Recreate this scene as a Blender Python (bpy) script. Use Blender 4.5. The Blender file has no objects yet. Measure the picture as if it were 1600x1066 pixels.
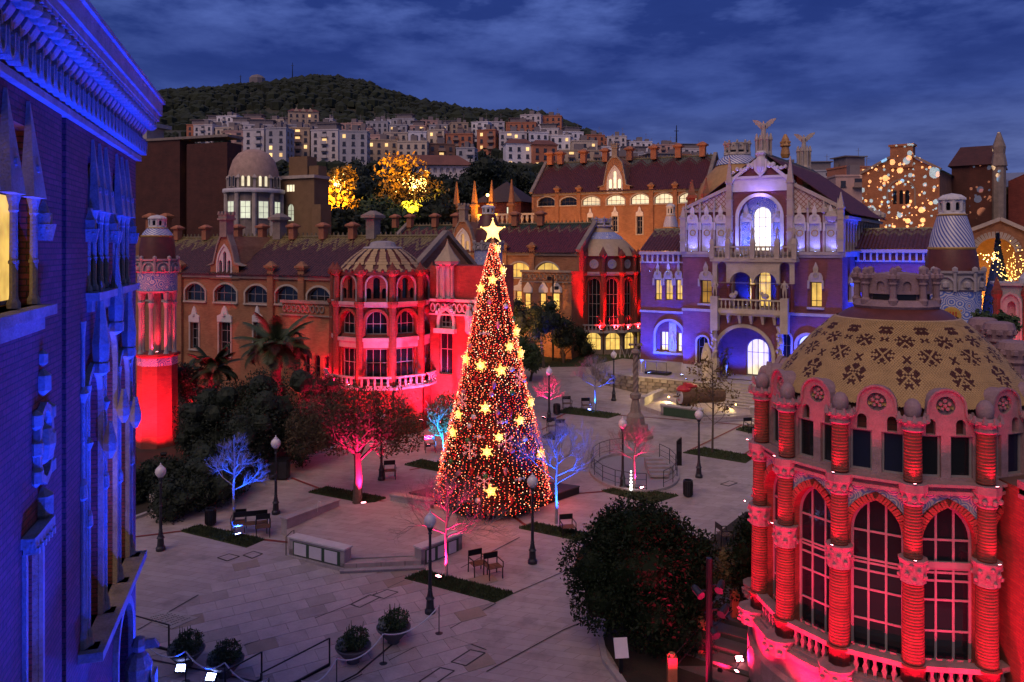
import bpy, math, random
from math import sin, cos, pi, radians as R, atan2, hypot, sqrt
from mathutils import Vector, Matrix
from mathutils.geometry import tessellate_polygon
random.seed(7)
S = bpy.context.scene
COL = S.collection
# ------------------------------------------------------------------ camera
F, CH, HY = 1244.4, 13.5, 388.0
cam = bpy.data.cameras.new('camera'); camo = bpy.data.objects.new('camera', cam); COL.objects.link(camo)
camo.location = (0, 0, CH); camo.rotation_euler = (pi/2, 0, 0)
cam.sensor_width = 36; cam.lens = 28.0; cam.shift_y = -(533-HY)/1600; cam.clip_end = 6000; cam.clip_start = .1
S.camera = camo
# ------------------------------------------------------------------ world: blue hour sky with cloud banks
W = bpy.data.worlds.new('World'); S.world = W; W.use_nodes = True
nt = W.node_tree; nt.nodes.clear()
def nd(nt, t, **k):
    n = nt.nodes.new(t)
    for a, b in k.items(): setattr(n, a, b)
    return n
def mth(nt, op, a, b=None, c=None, clamp=False):
    n = nt.nodes.new('ShaderNodeMath'); n.operation = op; n.use_clamp = clamp
    for i, v in enumerate((a, b, c)):
        if v is None: continue
        if isinstance(v, (int, float)): n.inputs[i].default_value = v
        else: nt.links.new(v, n.inputs[i])
    return n.outputs[0]
def mixc(nt, fac, a, b, mode='MIX'):
    n = nt.nodes.new('ShaderNodeMix'); n.data_type = 'RGBA'; n.blend_type = mode
    for s, v in ((n.inputs[0], fac), (n.inputs[6], a), (n.inputs[7], b)):
        if isinstance(v, (int, float)): s.default_value = v
        elif isinstance(v, tuple): s.default_value = (*v, 1)[:4]
        else: nt.links.new(v, s)
    return n.outputs[2]
def ramp(nt, fac, stops):
    n = nt.nodes.new('ShaderNodeValToRGB'); e = n.color_ramp.elements
    while len(e) < len(stops): e.new(.5)
    for i, (p, c) in enumerate(stops):
        e[i].position = p; e[i].color = (*c, 1) if isinstance(c, tuple) else (c, c, c, 1)
    nt.links.new(fac, n.inputs[0]); return n.outputs[0]
tc = nd(nt, 'ShaderNodeTexCoord'); sp = nd(nt, 'ShaderNodeSeparateXYZ'); nt.links.new(tc.outputs['Generated'], sp.inputs[0])
zz = mth(nt, 'ADD', mth(nt, 'MAXIMUM', sp.outputs[2], 0.0), .10)
cb = nd(nt, 'ShaderNodeCombineXYZ')
nt.links.new(mth(nt, 'DIVIDE', sp.outputs[0], zz), cb.inputs[0]); nt.links.new(mth(nt, 'DIVIDE', sp.outputs[1], zz), cb.inputs[1])
def sky_noise(scale, det, dist, off):
    mp = nd(nt, 'ShaderNodeMapping'); mp.inputs['Location'].default_value = off; nt.links.new(cb.outputs[0], mp.inputs[0])
    n = nd(nt, 'ShaderNodeTexNoise'); n.inputs['Scale'].default_value = scale; n.inputs['Detail'].default_value = det
    n.inputs['Distortion'].default_value = dist; n.inputs['Roughness'].default_value = .6; nt.links.new(mp.outputs[0], n.inputs['Vector']); return n.outputs[0]
n1 = sky_noise(1.1, 6, .0, (5.3, 1.2, 0)); n2 = sky_noise(3.4, 7, .0, (8, 2, 1))
base = ramp(nt, sp.outputs[2], [(0, (.10, .14, .36)), (.11, (.085, .12, .32)), (.175, (.040, .070, .27)), (.23, (.020, .040, .20)), (.32, (.022, .046, .22)), (1, (.05, .07, .24))])
cl = mth(nt, 'ADD', mth(nt, 'MULTIPLY', n1, .7), mth(nt, 'MULTIPLY', n2, .3))
hi = ramp(nt, sp.outputs[2], [(0, .05), (.16, .10), (.24, .35), (.30, 1.0), (1, .7)])
light = mth(nt, 'MULTIPLY', ramp(nt, cl, [(.46, 0.0), (.64, 1.0)]), hi)
dark = ramp(nt, cl, [(.36, 1.0), (.54, 0.0)])
c = mixc(nt, mth(nt, 'MULTIPLY', dark, .62), base, (.010, .024, .145))
c = mixc(nt, light, c, (.13, .20, .58))
sky = nd(nt, 'ShaderNodeTexSky', sky_type='NISHITA'); sky.sun_disc = False
sky.sun_elevation = R(1.5); sky.sun_rotation = R(215); sky.air_density = 1.5; sky.ozone_density = 4
b1 = nd(nt, 'ShaderNodeBackground'); b1.inputs[1].default_value = 1.06; nt.links.new(c, b1.inputs[0])
b2 = nd(nt, 'ShaderNodeBackground'); b2.inputs[1].default_value = .006; nt.links.new(sky.outputs[0], b2.inputs[0])
ad = nd(nt, 'ShaderNodeAddShader'); nt.links.new(b1.outputs[0], ad.inputs[0]); nt.links.new(b2.outputs[0], ad.inputs[1])
out = nd(nt, 'ShaderNodeOutputWorld'); nt.links.new(ad.outputs[0], out.inputs[0])
# low afterglow from behind the camera on the left, very soft
sl = bpy.data.lights.new('afterglow', 'SUN'); sl.energy = 1.5; sl.angle = R(50); sl.color = (1, .68, .47)
so = bpy.data.objects.new('afterglow', sl); COL.objects.link(so)
so.rotation_euler = Vector((.33, .58, -.75)).to_track_quat('-Z', 'Y').to_euler()
S.view_settings.view_transform = 'Standard'; S.view_settings.look = 'None'; S.view_settings.gamma = 1; S.view_settings.exposure = .0
S.view_settings.use_curve_mapping = False
S.cycles.sample_clamp_indirect = 4; S.cycles.max_bounces = 5; S.cycles.diffuse_bounces = 2; S.cycles.glossy_bounces = 2

# ------------------------------------------------------------------ measuring helpers
SL = .068
def gz(Y): return SL*(Y-29.5)
def G(px, py, dz=0):                       # point of the sloping plaza seen at a place of the photo
    t = (CH+SL*29.5-dz)/((py-HY)/F+SL); return Vector(((px-800)/F*t, t, gz(t)+dz))
def A(px, py, Y): return Vector(((px-800)/F*Y, Y, CH-(py-HY)/F*Y))
class Frame:                               # a building's own axes: x to the right along its front, y into it
    def __init__(s, px, Y, yaw, z=0):
        s.o = Vector(((px-800)/F*Y, Y, z)); s.yaw = yaw
        s.x = Vector((cos(yaw), sin(yaw), 0)); s.y = Vector((-sin(yaw), cos(yaw), 0))
    def at(s, px, py, yl=0):
        d = Vector(((px-800)/F, 1, -(py-HY)/F)); c = Vector((0, 0, CH))-s.o
        t = (yl-c.dot(s.y))/d.dot(s.y); p = c+d*t
        return p.dot(s.x), p.z
    def w(s, x, y, z): return s.o+s.x*x+s.y*y+Vector((0, 0, z))
    def rect(s, x0, x1, y0, y1, yl=0):     # photo box -> (u, z0, w, h)
        m = (y0+y1)/2; a, _ = s.at(x0, m, yl); b, _ = s.at(x1, m, yl); xm = (x0+x1)/2
        _, zt = s.at(xm, y0, yl); _, zb = s.at(xm, y1, yl); return (a+b)/2, zb, b-a, zt-zb

# ------------------------------------------------------------------ materials
MATS = {}
def newmat(name):
    m = bpy.data.materials.new(name); m.use_nodes = True; m.node_tree.nodes.clear(); MATS[name] = m
    nt = m.node_tree; o = nd(nt, 'ShaderNodeOutputMaterial'); b = nd(nt, 'ShaderNodeBsdfPrincipled'); nt.links.new(b.outputs[0], o.inputs[0])
    return m, nt, b
def noise(nt, vec, scale, det=4, rough=.55):
    n = nd(nt, 'ShaderNodeTexNoise'); n.inputs['Scale'].default_value = scale; n.inputs['Detail'].default_value = det; n.inputs['Roughness'].default_value = rough
    nt.links.new(vec, n.inputs['Vector']); return n.outputs[0]
def bump(nt, b, h, s, d=.02):
    n = nd(nt, 'ShaderNodeBump'); n.inputs['Strength'].default_value = s; n.inputs['Distance'].default_value = d
    nt.links.new(h, n.inputs['Height']); nt.links.new(n.outputs[0], b.inputs['Normal'])
def plain(name, col, rough=.7, var=.3, scale=2.0, bmp=.3, metal=0, world=False, rnd=0.0, spec=.5):
    m, nt, b = newmat(name); tc = nd(nt, 'ShaderNodeTexCoord'); v = tc.outputs['Object']
    if world: v = nd(nt, 'ShaderNodeNewGeometry').outputs['Position']
    n = noise(nt, v, scale, 6, .6); n2 = noise(nt, v, scale*9, 4)
    f = ramp(nt, mth(nt, 'ADD', mth(nt, 'MULTIPLY', n, .65), mth(nt, 'MULTIPLY', n2, .35)), [(.3, 0.0), (.7, 1.0)])
    cc = mixc(nt, f, tuple(x*(1-var) for x in col), tuple(min(1, x*(1+var)) for x in col))
    if rnd:
        oi = nd(nt, 'ShaderNodeObjectInfo'); k = mth(nt, 'ADD', mth(nt, 'MULTIPLY', oi.outputs['Random'], rnd), 1-rnd/2)
        cx = nd(nt, 'ShaderNodeCombineXYZ')
        for i in range(3): nt.links.new(k, cx.inputs[i])
        cc = mixc(nt, 1.0, cc, cx.outputs[0], 'MULTIPLY')
    nt.links.new(cc, b.inputs['Base Color']); b.inputs['Roughness'].default_value = rough; b.inputs['Metallic'].default_value = metal
    b.inputs['Specular IOR Level'].default_value = spec
    if bmp: bump(nt, b, n2, bmp, .03)
    return m
def brickm(name, c1, c2, mortar, bw=.3, bh=.085, bmp=.6, dirt=.35):
    m, nt, b = newmat(name); tc = nd(nt, 'ShaderNodeTexCoord'); sp = nd(nt, 'ShaderNodeSeparateXYZ'); nt.links.new(tc.outputs['Object'], sp.inputs[0])
    cx = nd(nt, 'ShaderNodeCombineXYZ'); nt.links.new(mth(nt, 'ADD', sp.outputs[0], sp.outputs[1]), cx.inputs[0]); nt.links.new(sp.outputs[2], cx.inputs[1])
    t = nd(nt, 'ShaderNodeTexBrick'); nt.links.new(cx.outputs[0], t.inputs['Vector'])
    t.inputs['Color1'].default_value = (*c1, 1); t.inputs['Color2'].default_value = (*c2, 1); t.inputs['Mortar'].default_value = (*mortar, 1)
    t.inputs['Scale'].default_value = 1; t.inputs['Brick Width'].default_value = bw; t.inputs['Row Height'].default_value = bh
    t.inputs['Mortar Size'].default_value = bh*.11; t.inputs['Bias'].default_value = -.1
    n = noise(nt, tc.outputs['Object'], .7, 7, .65)
    f = ramp(nt, n, [(.3, 1-dirt), (.7, 1.15)])
    nt.links.new(mixc(nt, 1.0, t.outputs[0], f, 'MULTIPLY'), b.inputs['Base Color']); b.inputs['Roughness'].default_value = .85
    h = mth(nt, 'ADD', mth(nt, 'SUBTRACT', 1.0, t.outputs[1]), mth(nt, 'MULTIPLY', noise(nt, tc.outputs['Object'], 14, 3), .7))
    bump(nt, b, h, bmp, .03); return m
def glow(name, col, st, var=0.0, sampling='AUTO', scale=1.5):
    m, nt, b = newmat(name); b.inputs['Base Color'].default_value = (*[x*.4 for x in col], 1); b.inputs['Roughness'].default_value = .3
    tc = nd(nt, 'ShaderNodeTexCoord')
    if var:
        oi = nd(nt, 'ShaderNodeObjectInfo'); ad = nd(nt, 'ShaderNodeVectorMath', operation='ADD'); nt.links.new(tc.outputs['Object'], ad.inputs[0])
        cx = nd(nt, 'ShaderNodeCombineXYZ'); nt.links.new(mth(nt, 'MULTIPLY', oi.outputs['Random'], 37.0), cx.inputs[0]); nt.links.new(cx.outputs[0], ad.inputs[1])
        f = ramp(nt, noise(nt, ad.outputs[0], scale, 3), [(.32, 1-var), (.66, 1.0)])
        k = mth(nt, 'ADD', mth(nt, 'MULTIPLY', oi.outputs['Random'], .5), .6)
        nt.links.new(mixc(nt, 1.0, f, col, 'MULTIPLY'), b.inputs['Emission Color']); nt.links.new(mth(nt, 'MULTIPLY', k, st), b.inputs['Emission Strength'])
    else:
        b.inputs['Emission Color'].default_value = (*col, 1); b.inputs['Emission Strength'].default_value = st
    m.cycles.emission_sampling = sampling; return m
def glassm(name, col=(.01, .012, .016), rough=.08):
    m, nt, b = newmat(name); b.inputs['Base Color'].default_value = (*col, 1); b.inputs['Roughness'].default_value = rough
    tc = nd(nt, 'ShaderNodeTexCoord'); bump(nt, b, noise(nt, tc.outputs['Object'], 1.6, 2), .12, .05); return m
BR = brickm('orange_brick', (.42, .18, .08), (.33, .12, .05), (.26, .17, .12), .26, .07)
BRR = brickm('red_brick', (.29, .055, .034), (.20, .034, .022), (.14, .065, .05), .26, .07)
BRV = brickm('violet_red_brick', (.27, .075, .085), (.20, .05, .06), (.20, .12, .14), .26, .07)
BRL = brickm('rustic_red_brick', (.17, .034, .05), (.10, .02, .032), (.035, .018, .02), .36, .10, 1.0, .45)
BRD = brickm('dark_red_brick', (.10, .028, .018), (.08, .022, .014), (.05, .022, .016), .5, .14, .3)
STO = plain('pale_stone', (.42, .35, .29), .8, .28, 1.6, .4)
STG = plain('grey_stone', (.34, .30, .30), .8, .25, 2.2, .4)
STL = plain('blue_building_stone', (.24, .20, .20), .8, .45, 2.4, .8)
STR = plain('rotunda_stone', (.27, .17, .18), .8, .35, 2.6, .6)
STD = plain('weathered_stone', (.24, .19, .155), .85, .35, 1.5, .6)
STW = plain('white_stone', (.58, .54, .52), .7, .18, 2, .3)
BLK = plain('black_painted_metal', (.012, .012, .015), .4, .3, 6, .1, .3)
IRN = plain('grey_cast_iron', (.045, .045, .055), .45, .3, 6, .15, .6)
GLB = plain('milk_glass', (.72, .66, .68), .25, .06, 3, 0)
WOD = plain('bench_wood', (.12, .06, .03), .6, .4, 5, .3)
WHT = plain('white_panel', (.62, .58, .62), .45, .08, 2, .05)
GRN = plain('green_painted_metal', (.035, .075, .04), .5, .2, 4, .1)
RDP = plain('red_paint', (.55, .03, .03), .5, .2, 4, .1)
FRM = plain('grey_window_frame', (.22, .20, .20), .5, .15, 5, .1)
FRD = plain('dark_window_frame', (.06, .05, .05), .5, .2, 5, .1)
GLS = glassm('dark_glass'); GLB2 = glassm('blue_dark_glass', (.012, .016, .04), .12)
LIT = glow('warm_lit_glass', (1, .62, .14), 1.5, .55); LITP = glow('pale_lit_glass', (1, .86, .55), 1.25, .4)
LITD = glow('dim_lit_glass', (1, .55, .10), .55, .8); LITW = glow('cool_lit_glass', (.95, 1, .72), .85, .25)
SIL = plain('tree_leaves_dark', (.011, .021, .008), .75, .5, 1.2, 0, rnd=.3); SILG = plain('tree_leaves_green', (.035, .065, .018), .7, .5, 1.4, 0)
OCH = plain('autumn_leaves', (.12, .075, .018), .7, .5, 1.4, 0); BRK = plain('bark', (.09, .065, .05), .9, .4, 5, .5)
BRKP = plain('pale_bark', (.22, .19, .18), .85, .3, 6, .4); GRS = plain('lawn_grass', (.035, .05, .015), .9, .5, 2, 0, world=True)
TER = plain('terracotta', (.36, .13, .06), .75, .3, 3, .3)

# ------------------------------------------------------------------ mesh builder
def arch(w, h, rise, kind='round', n=8):
    """outline from bottom left, counter clockwise seen from the front (x, z)"""
    p = [(-w/2, 0), (w/2, 0)]; s = h-rise
    if rise <= 0: return p+[(w/2, h), (-w/2, h)]
    if kind == 'point':
        r = (w*w/4+rise*rise)/w; c = w/2-r; a1 = atan2(rise, -c)
        rt = [(c+r*cos(a1*i/n), s+r*sin(a1*i/n)) for i in range(n+1)]
        p += rt+[(-x, z) for x, z in rt[-2::-1]]
    else:
        r = (w*w/4+rise*rise)/(2*rise); cz = h-r; a0 = math.asin(min(1, w/2/r)); 
        if rise > w/2: r = None
        if r is None: p += [(w/2*cos(pi*i/(2*n)), s+rise*sin(pi*i/(2*n))) for i in range(2*n+1)]
        else: p += [(r*sin(a0-2*a0*i/(2*n)), cz+r*cos(a0-2*a0*i/(2*n))) for i in range(2*n+1)]
    return p
def shift(pts, dx, dz): return [(x+dx, z+dz) for x, z in pts]
def offset(pts, t):
    n = len(pts); o = []
    for i in range(n):
        a, b, c = Vector(pts[i-1]), Vector(pts[i]), Vector(pts[(i+1) % n])
        d1 = (b-a).normalized(); d2 = (c-b).normalized(); m = Vector((d1.y+d2.y, -d1.x-d2.x))
        m = m.normalized()/max(.35, sqrt(max(0, (1+d1.dot(d2))/2))) if m.length > 1e-6 else Vector((0, 0)); o.append((b.x+m.x*t, b.y+m.y*t))
    return o
class MB:
    def __init__(s): s.v = []; s.f = []; s.m = []; s.c = 0; s.X = None; s.sm = []; s.smooth = False
    def add(s, vs, fs):
        b = len(s.v)
        if s.X is not None: vs = [s.X @ Vector(v) for v in vs]
        s.v += [tuple(v) for v in vs]
        for f in fs: s.f.append(tuple(b+i for i in f)); s.m.append(s.c); s.sm.append(s.smooth)
        return s
    def box(s, x0, x1, y0, y1, z0, z1):
        return s.add([(x0,y0,z0),(x1,y0,z0),(x1,y1,z0),(x0,y1,z0),(x0,y0,z1),(x1,y0,z1),(x1,y1,z1),(x0,y1,z1)],
                     [(0,3,2,1),(4,5,6,7),(0,1,5,4),(1,2,6,5),(2,3,7,6),(3,0,4,7)])
    def taper(s, cx, cy, z0, z1, a, b, a2=None, b2=None):
        a2 = a*.7 if a2 is None else a2; b2 = b2 if b2 is not None else a2*b/a
        return s.add([(cx-a,cy-b,z0),(cx+a,cy-b,z0),(cx+a,cy+b,z0),(cx-a,cy+b,z0),(cx-a2,cy-b2,z1),(cx+a2,cy-b2,z1),(cx+a2,cy+b2,z1),(cx-a2,cy+b2,z1)],
                     [(0,3,2,1),(4,5,6,7),(0,1,5,4),(1,2,6,5),(2,3,7,6),(3,0,4,7)])
    def prism(s, pts, y0, y1):
        n = len(pts); vs = [(x, y0, z) for x, z in pts]+[(x, y1, z) for x, z in pts]
        return s.add(vs, [tuple(range(n)), tuple(range(2*n-1, n-1, -1))]+[(i, i+n, (i+1) % n+n, (i+1) % n) for i in range(n)])
    def flat(s, pts3): return s.add(pts3, [tuple(range(len(pts3)))])
    def slab(s, pts, z0, z1):
        n = len(pts); vs = [(p[0], p[1], z0+(p[2] if len(p) > 2 else 0)) for p in pts]+[(p[0], p[1], z1+(p[2] if len(p) > 2 else 0)) for p in pts]
        return s.add(vs, [tuple(range(n-1, -1, -1)), tuple(range(n, 2*n))]+[(i, (i+1) % n, (i+1) % n+n, i+n) for i in range(n)])
    def ring(s, pts, t, y0, y1, closed=True, t0=0):
        a = offset(pts, t0) if t0 else pts; b = offset(pts, t); n = len(pts)
        rg = range(n-1) if closed == 'open' else range(n) if closed else range(1, n)
        for i in rg:
            j = (i+1) % n
            q = [a[i], a[j], b[j], b[i]]
            s.add([(x, y0, z) for x, z in q]+[(x, y1, z) for x, z in q], [(0,1,2,3),(7,6,5,4),(0,4,5,1),(2,6,7,3),(1,5,6,2),(3,7,4,0)])
        return s
    def panel(s, outl, holes, y=0, reveal=.3, rm=None):
        loops = [[Vector((x, z, 0)) for x, z in outl]]+[[Vector((x, z, 0)) for x, z in h] for h in holes]
        tr = tessellate_polygon(loops); vs = [(v.x, y, v.y) for l in loops for v in l]
        s.add(vs, [tuple(t) for t in tr])
        c = s.c
        if rm is not None: s.c = rm
        for h in holes:
            n = len(h); s.add([(x, y, z) for x, z in h]+[(x, y+reveal, z) for x, z in h], [(i, (i+1) % n, (i+1) % n+n, i+n) for i in range(n)])
        s.c = c; return s
    def bar(s, p, q, w, h=None):
        p, q = Vector(p), Vector(q); d = q-p; L = d.length
        if L < 1e-6: return s
        h = h or w; d.normalize(); up = Vector((0, 0, 1)) if abs(d.z) < .95 else Vector((0, 1, 0))
        a = d.cross(up).normalized()*w/2; b = a.cross(d).normalized()*h/2
        vs = [p-a-b, p+a-b, p+a+b, p-a+b, q-a-b, q+a-b, q+a+b, q-a+b]
        return s.add(vs, [(0,3,2,1),(4,5,6,7),(0,1,5,4),(1,2,6,5),(2,3,7,6),(3,0,4,7)])
    def tube(s, pts, rad, seg=6, cap=True):
        pts = [Vector(p) for p in pts]; n = len(pts); rad = rad if isinstance(rad, (list, tuple)) else [rad]*n
        vs = []; a = None
        for i in range(n):
            d = (pts[min(i+1, n-1)]-pts[max(i-1, 0)]).normalized()
            if a is None:
                up = Vector((0, 0, 1)) if abs(d.z) < .9 else Vector((1, 0, 0)); a = d.cross(up).normalized()
            else: a = (a-d*a.dot(d)).normalized()
            b = d.cross(a)
            for k in range(seg):
                t = 2*pi*k/seg; vs.append(pts[i]+(a*cos(t)+b*sin(t))*rad[i])
        fs = [(i*seg+k, i*seg+(k+1) % seg, (i+1)*seg+(k+1) % seg, (i+1)*seg+k) for i in range(n-1) for k in range(seg)]
        if cap: fs += [tuple(range(seg-1, -1, -1)), tuple(range((n-1)*seg, n*seg))]
        return s.add(vs, fs)
    def lathe(s, prof, seg=16, c=(0, 0, 0), a0=0, a1=2*pi, cap=True):
        full = abs(a1-a0-2*pi) < 1e-6; m = seg if full else seg+1; vs = []
        for r, z in prof:
            for k in range(m):
                t = a0+(a1-a0)*k/seg; vs.append((c[0]+r*cos(t), c[1]+r*sin(t), c[2]+z))
        n = len(prof); fs = []
        for i in range(n-1):
            for k in range(seg):
                k2 = (k+1) % m; fs.append((i*m+k, i*m+k2, (i+1)*m+k2, (i+1)*m+k))
        if cap and full:
            if prof[0][0] > 1e-4: fs.append(tuple(range(m-1, -1, -1)))
            if prof[-1][0] > 1e-4: fs.append(tuple(range((n-1)*m, n*m)))
        return s.add(vs, fs)
    def ball(s, c, r, seg=8, rz=None, jit=0):
        rz = rz or r; rings = max(3, seg//2); vs = [(c[0], c[1], c[2]-rz)]
        for i in range(1, rings):
            t = -pi/2+pi*i/rings
            for k in range(seg):
                a = 2*pi*k/seg; j = 1+random.uniform(-jit, jit); vs.append((c[0]+r*cos(t)*cos(a)*j, c[1]+r*cos(t)*sin(a)*j, c[2]+rz*sin(t)*j))
        vs.append((c[0], c[1], c[2]+rz)); L = len(vs)-1; fs = [(0, 1+(k+1) % seg, 1+k) for k in range(seg)]
        for i in range(rings-2):
            for k in range(seg): a = 1+i*seg; fs.append((a+k, a+(k+1) % seg, a+seg+(k+1) % seg, a+seg+k))
        a = 1+(rings-2)*seg; fs += [(L, a+k, a+(k+1) % seg) for k in range(seg)]
        return s.add(vs, fs)
    def octa(s, c, r):
        x, y, z = c; return s.add([(x-r,y,z),(x+r,y,z),(x,y-r,z),(x,y+r,z),(x,y,z-r),(x,y,z+r)], [(4,2,1),(4,1,3),(4,3,0),(4,0,2),(5,1,2),(5,3,1),(5,0,3),(5,2,0)])
    def mesh(s, name, mats, smooth=None):
        me = bpy.data.meshes.new(name); me.from_pydata(s.v, [], s.f)
        for m in (mats if isinstance(mats, (list, tuple)) else [mats]): me.materials.append(m)
        me.polygons.foreach_set('material_index', s.m)
        if smooth or any(s.sm): me.polygons.foreach_set('use_smooth', [True]*len(s.f) if smooth else s.sm)
        me.update(); return me
    def obj(s, name, mats, parent=None, loc=(0, 0, 0), rz=0, smooth=None): return put(name, s.mesh(name, mats, smooth), parent, loc, rz)
def put(name, me, parent=None, loc=(0, 0, 0), rz=0):
    o = bpy.data.objects.new(name, me); COL.objects.link(o); o.parent = parent; o.location = loc; o.rotation_euler = (0, 0, rz); return o
def tag(o, label, cat, group=None):
    o['label'] = label; o['category'] = cat
    if group: o['group'] = group
    return o
def thing(name, label, cat, loc=(0, 0, 0), rz=0, group=None):
    return tag(put(name, None, None, loc, rz), label, cat, group)
def struct(o): o['kind'] = 'structure'; return o
def stuff(o): o['kind'] = 'stuff'; return o
def clone(o, parent=None):
    c = o.copy(); COL.objects.link(c); c.parent = parent
    for ch in list(KIDS.get(o.name) or o.children): clone(ch, c)
    return c
KIDS = {}
def dup(o, loc, rz=None, label=None, group=None, sc=None):
    KIDS.clear(); c = clone(o); c.location = loc
    if rz is not None: c.rotation_euler = (0, 0, rz)
    if label: c['label'] = label
    if group: c['group'] = group
    if sc: c.scale = (sc, sc, sc)
    return c
RED = (1, .003, .075); BLU = (.004, .035, 1); PINK = (1, .012, .14)
LR = glow('red_lens', (1, .25, .3), 30, sampling='NONE'); LB = glow('blue_lens', (.35, .45, 1), 30, sampling='NONE'); LY = glow('amber_lens', (1, .6, .15), 14, sampling='NONE')
_fm = {}
def lamp(parent, loc, tgt, col, pw, ang=90, blend=.6, rad=.08, kind='SPOT'):
    l = bpy.data.lights.new('light', kind); l.color = col; l.energy = pw; l.shadow_soft_size = rad
    if kind == 'SPOT': l.spot_size = R(ang); l.spot_blend = blend
    o = bpy.data.objects.new('light', l); COL.objects.link(o); o.parent = parent; o.location = loc
    if tgt is not None: o.rotation_euler = (Vector(tgt)-Vector(loc)).to_track_quat('-Z', 'Y').to_euler()
    return o
def flood(loc, tgt, col, pw, label, ang=100, lens=None, sz=.22, group=None, blend=.7):
    loc, tgt = Vector(loc), Vector(tgt); lens = lens or (LR if col[0] > .5 and col[1] < .2 else LB if col[2] > .5 else LY)
    t = thing('floodlight', label, 'floodlight', loc, 0, group)
    q = (tgt-loc).to_track_quat('-Z', 'Y')
    if 'h' not in _fm:
        b = MB(); b.box(-.5, .5, -.38, .38, -.05, .35); b.box(-.56, .56, -.44, .44, -.10, -.05); _fm['h'] = b.mesh('housing', BLK)
        b = MB(); b.box(-.44, .44, -.32, .32, -.14, -.101)
        _fm['l'] = b
        b = MB(); b.bar((-.58, 0, .1), (-.58, 0, -.3), .06); b.bar((.58, 0, .1), (.58, 0, -.3), .06); b.bar((-.6, 0, -.3), (.6, 0, -.3), .06); _fm['b'] = b.mesh('bracket', BLK)
    up = (0, 0, sz*.5)
    h = put('housing', _fm['h'], t, up); h.rotation_euler = q.to_euler(); h.scale = (sz,)*3
    if lens.name not in _fm: _fm[lens.name] = _fm['l'].mesh('lens', lens)
    g = put('lens', _fm[lens.name], t, up); g.rotation_euler = q.to_euler(); g.scale = (sz,)*3
    k = put('bracket', _fm['b'], t, up, atan2((tgt-loc).y, (tgt-loc).x)+pi/2); k.scale = (sz,)*3
    off = (tgt-loc).normalized()*.3*sz+Vector(up)
    lamp(t, off, off+(tgt-loc), col, pw, ang, blend, .05); return t
_wc = {}
def window(parent, u, z0, pts, fm, pane, cols=2, rows=(.5,), y=.25, fw=.06, sub=True, rz=0, org=(0, 0), mw=.045):
    """window part: frame mesh with mullions, pane as its sub-part"""
    key = (tuple((round(a, 2), round(b, 2)) for a, b in pts), cols, tuple(rows), fm.name, pane.name, fw)
    if key not in _wc:
        w = max(a for a, b in pts); x0 = min(a for a, b in pts); h = max(b for a, b in pts); W_ = w-x0
        def top(x):
            best = 0
            for i in range(len(pts)):
                (a, b), (c, d) = pts[i], pts[(i+1) % len(pts)]
                if (a-x)*(c-x) <= 0 and abs(a-c) > 1e-9: best = max(best, b+(d-b)*(x-a)/(c-a))
            return best
        b = MB(); b.ring(pts, 0, -.04, .04, True, -fw)
        for i in range(1, cols):
            x = x0+W_*i/cols; b.box(x-mw/2, x+mw/2, -.035, .035, fw, top(x)-fw*.5)
        for r in rows:
            z = h*r; a, c = -w, w
            xs = [x0+W_*k/60 for k in range(61) if top(x0+W_*k/60) > z]
            if xs: b.box(min(xs)+.01, max(xs)-.01, -.03, .03, z-mw/2, z+mw/2)
        p = MB(); p.add([(x, .0, z) for x, z in offset(pts, -fw*.4)], [tuple(range(len(pts)))])
        _wc[key] = (b.mesh('window', fm), p.mesh('pane', pane))
    a, p = _wc[key]; c, s = cos(rz), sin(rz)
    o = put('window', a, parent, (org[0]+u*c-y*s, org[1]+u*s+y*c, z0), rz)
    if sub: put('pane', p, o)
    return o
# ------------------------------------------------------------------ terrain
def lerp(tab, x):
    if x <= tab[0][0]: return tab[0][1]
    for (a, b), (c, d) in zip(tab, tab[1:]):
        if x <= c: return b+(d-b)*(x-a)/(c-a)
    return tab[-1][1]
HILL = [(-900, 200), (-300, 165), (0, 152), (100, 146), (190, 150), (235, 143), (300, 138), (345, 135), (395, 129), (440, 126), (480, 117), (530, 119), (570, 127), (610, 142), (650, 155), (700, 166), (750, 175), (790, 178), (830, 176), (870, 192), (920, 214), (970, 228), (1050, 245), (1150, 258), (1300, 276), (1450, 284), (1700, 292), (2600, 300)]
PROF = [(80, 3.4), (95, 6), (120, 13), (160, 21), (220, 30), (300, 42), (400, 62), (500, 84), (620, 112)]
def tz(px, Y):
    if Y <= 80: return gz(Y)
    k = lerp([(850, 1), (1000, .72), (1300, .55), (1700, .5)], px)
    if Y < 620: return 3.4+(lerp(PROF, Y)-3.4)*k
    top = CH+(HY-lerp(HILL, px))/F*900-17; z6 = 3.4+108.6*k
    if Y <= 900: return z6+(top-z6)*sin((Y-620)/280*pi/2)
    return top*(1-(Y-900)/900*.75)
b = MB(); b.smooth = True
pxs = [-2600+100*i for i in range(20)]+[-600+40*i for i in range(70)]+[2200+100*i for i in range(25)]
Ys = [-60, -20, 2, 12, 20, 30, 45, 60, 80, 95, 108, 120, 140, 160, 190, 220, 260, 300, 350, 400, 450, 500, 560, 620, 680, 740, 800, 850, 900, 1000, 1200, 1800]
for Y in Ys:
    for px in pxs:
        X = (px-800)/F*max(Y, 60); z = tz(px, Y)
        if Y > 600: z += 4*sin(px*.031+Y*.02)*sin((Y-600)/300)
        b.v.append((X, Y, z-.06))
n = len(pxs)
for j in range(len(Ys)-1):
    for i in range(n-1): b.f.append((j*n+i, j*n+i+1, (j+1)*n+i+1, (j+1)*n+i)); b.m.append(0); b.sm.append(True)
TERM = plain('hillside_scrub', (.045, .045, .025), .95, .5, .03, 0, world=True)
struct(b.obj('hill_terrain', TERM))
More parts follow.
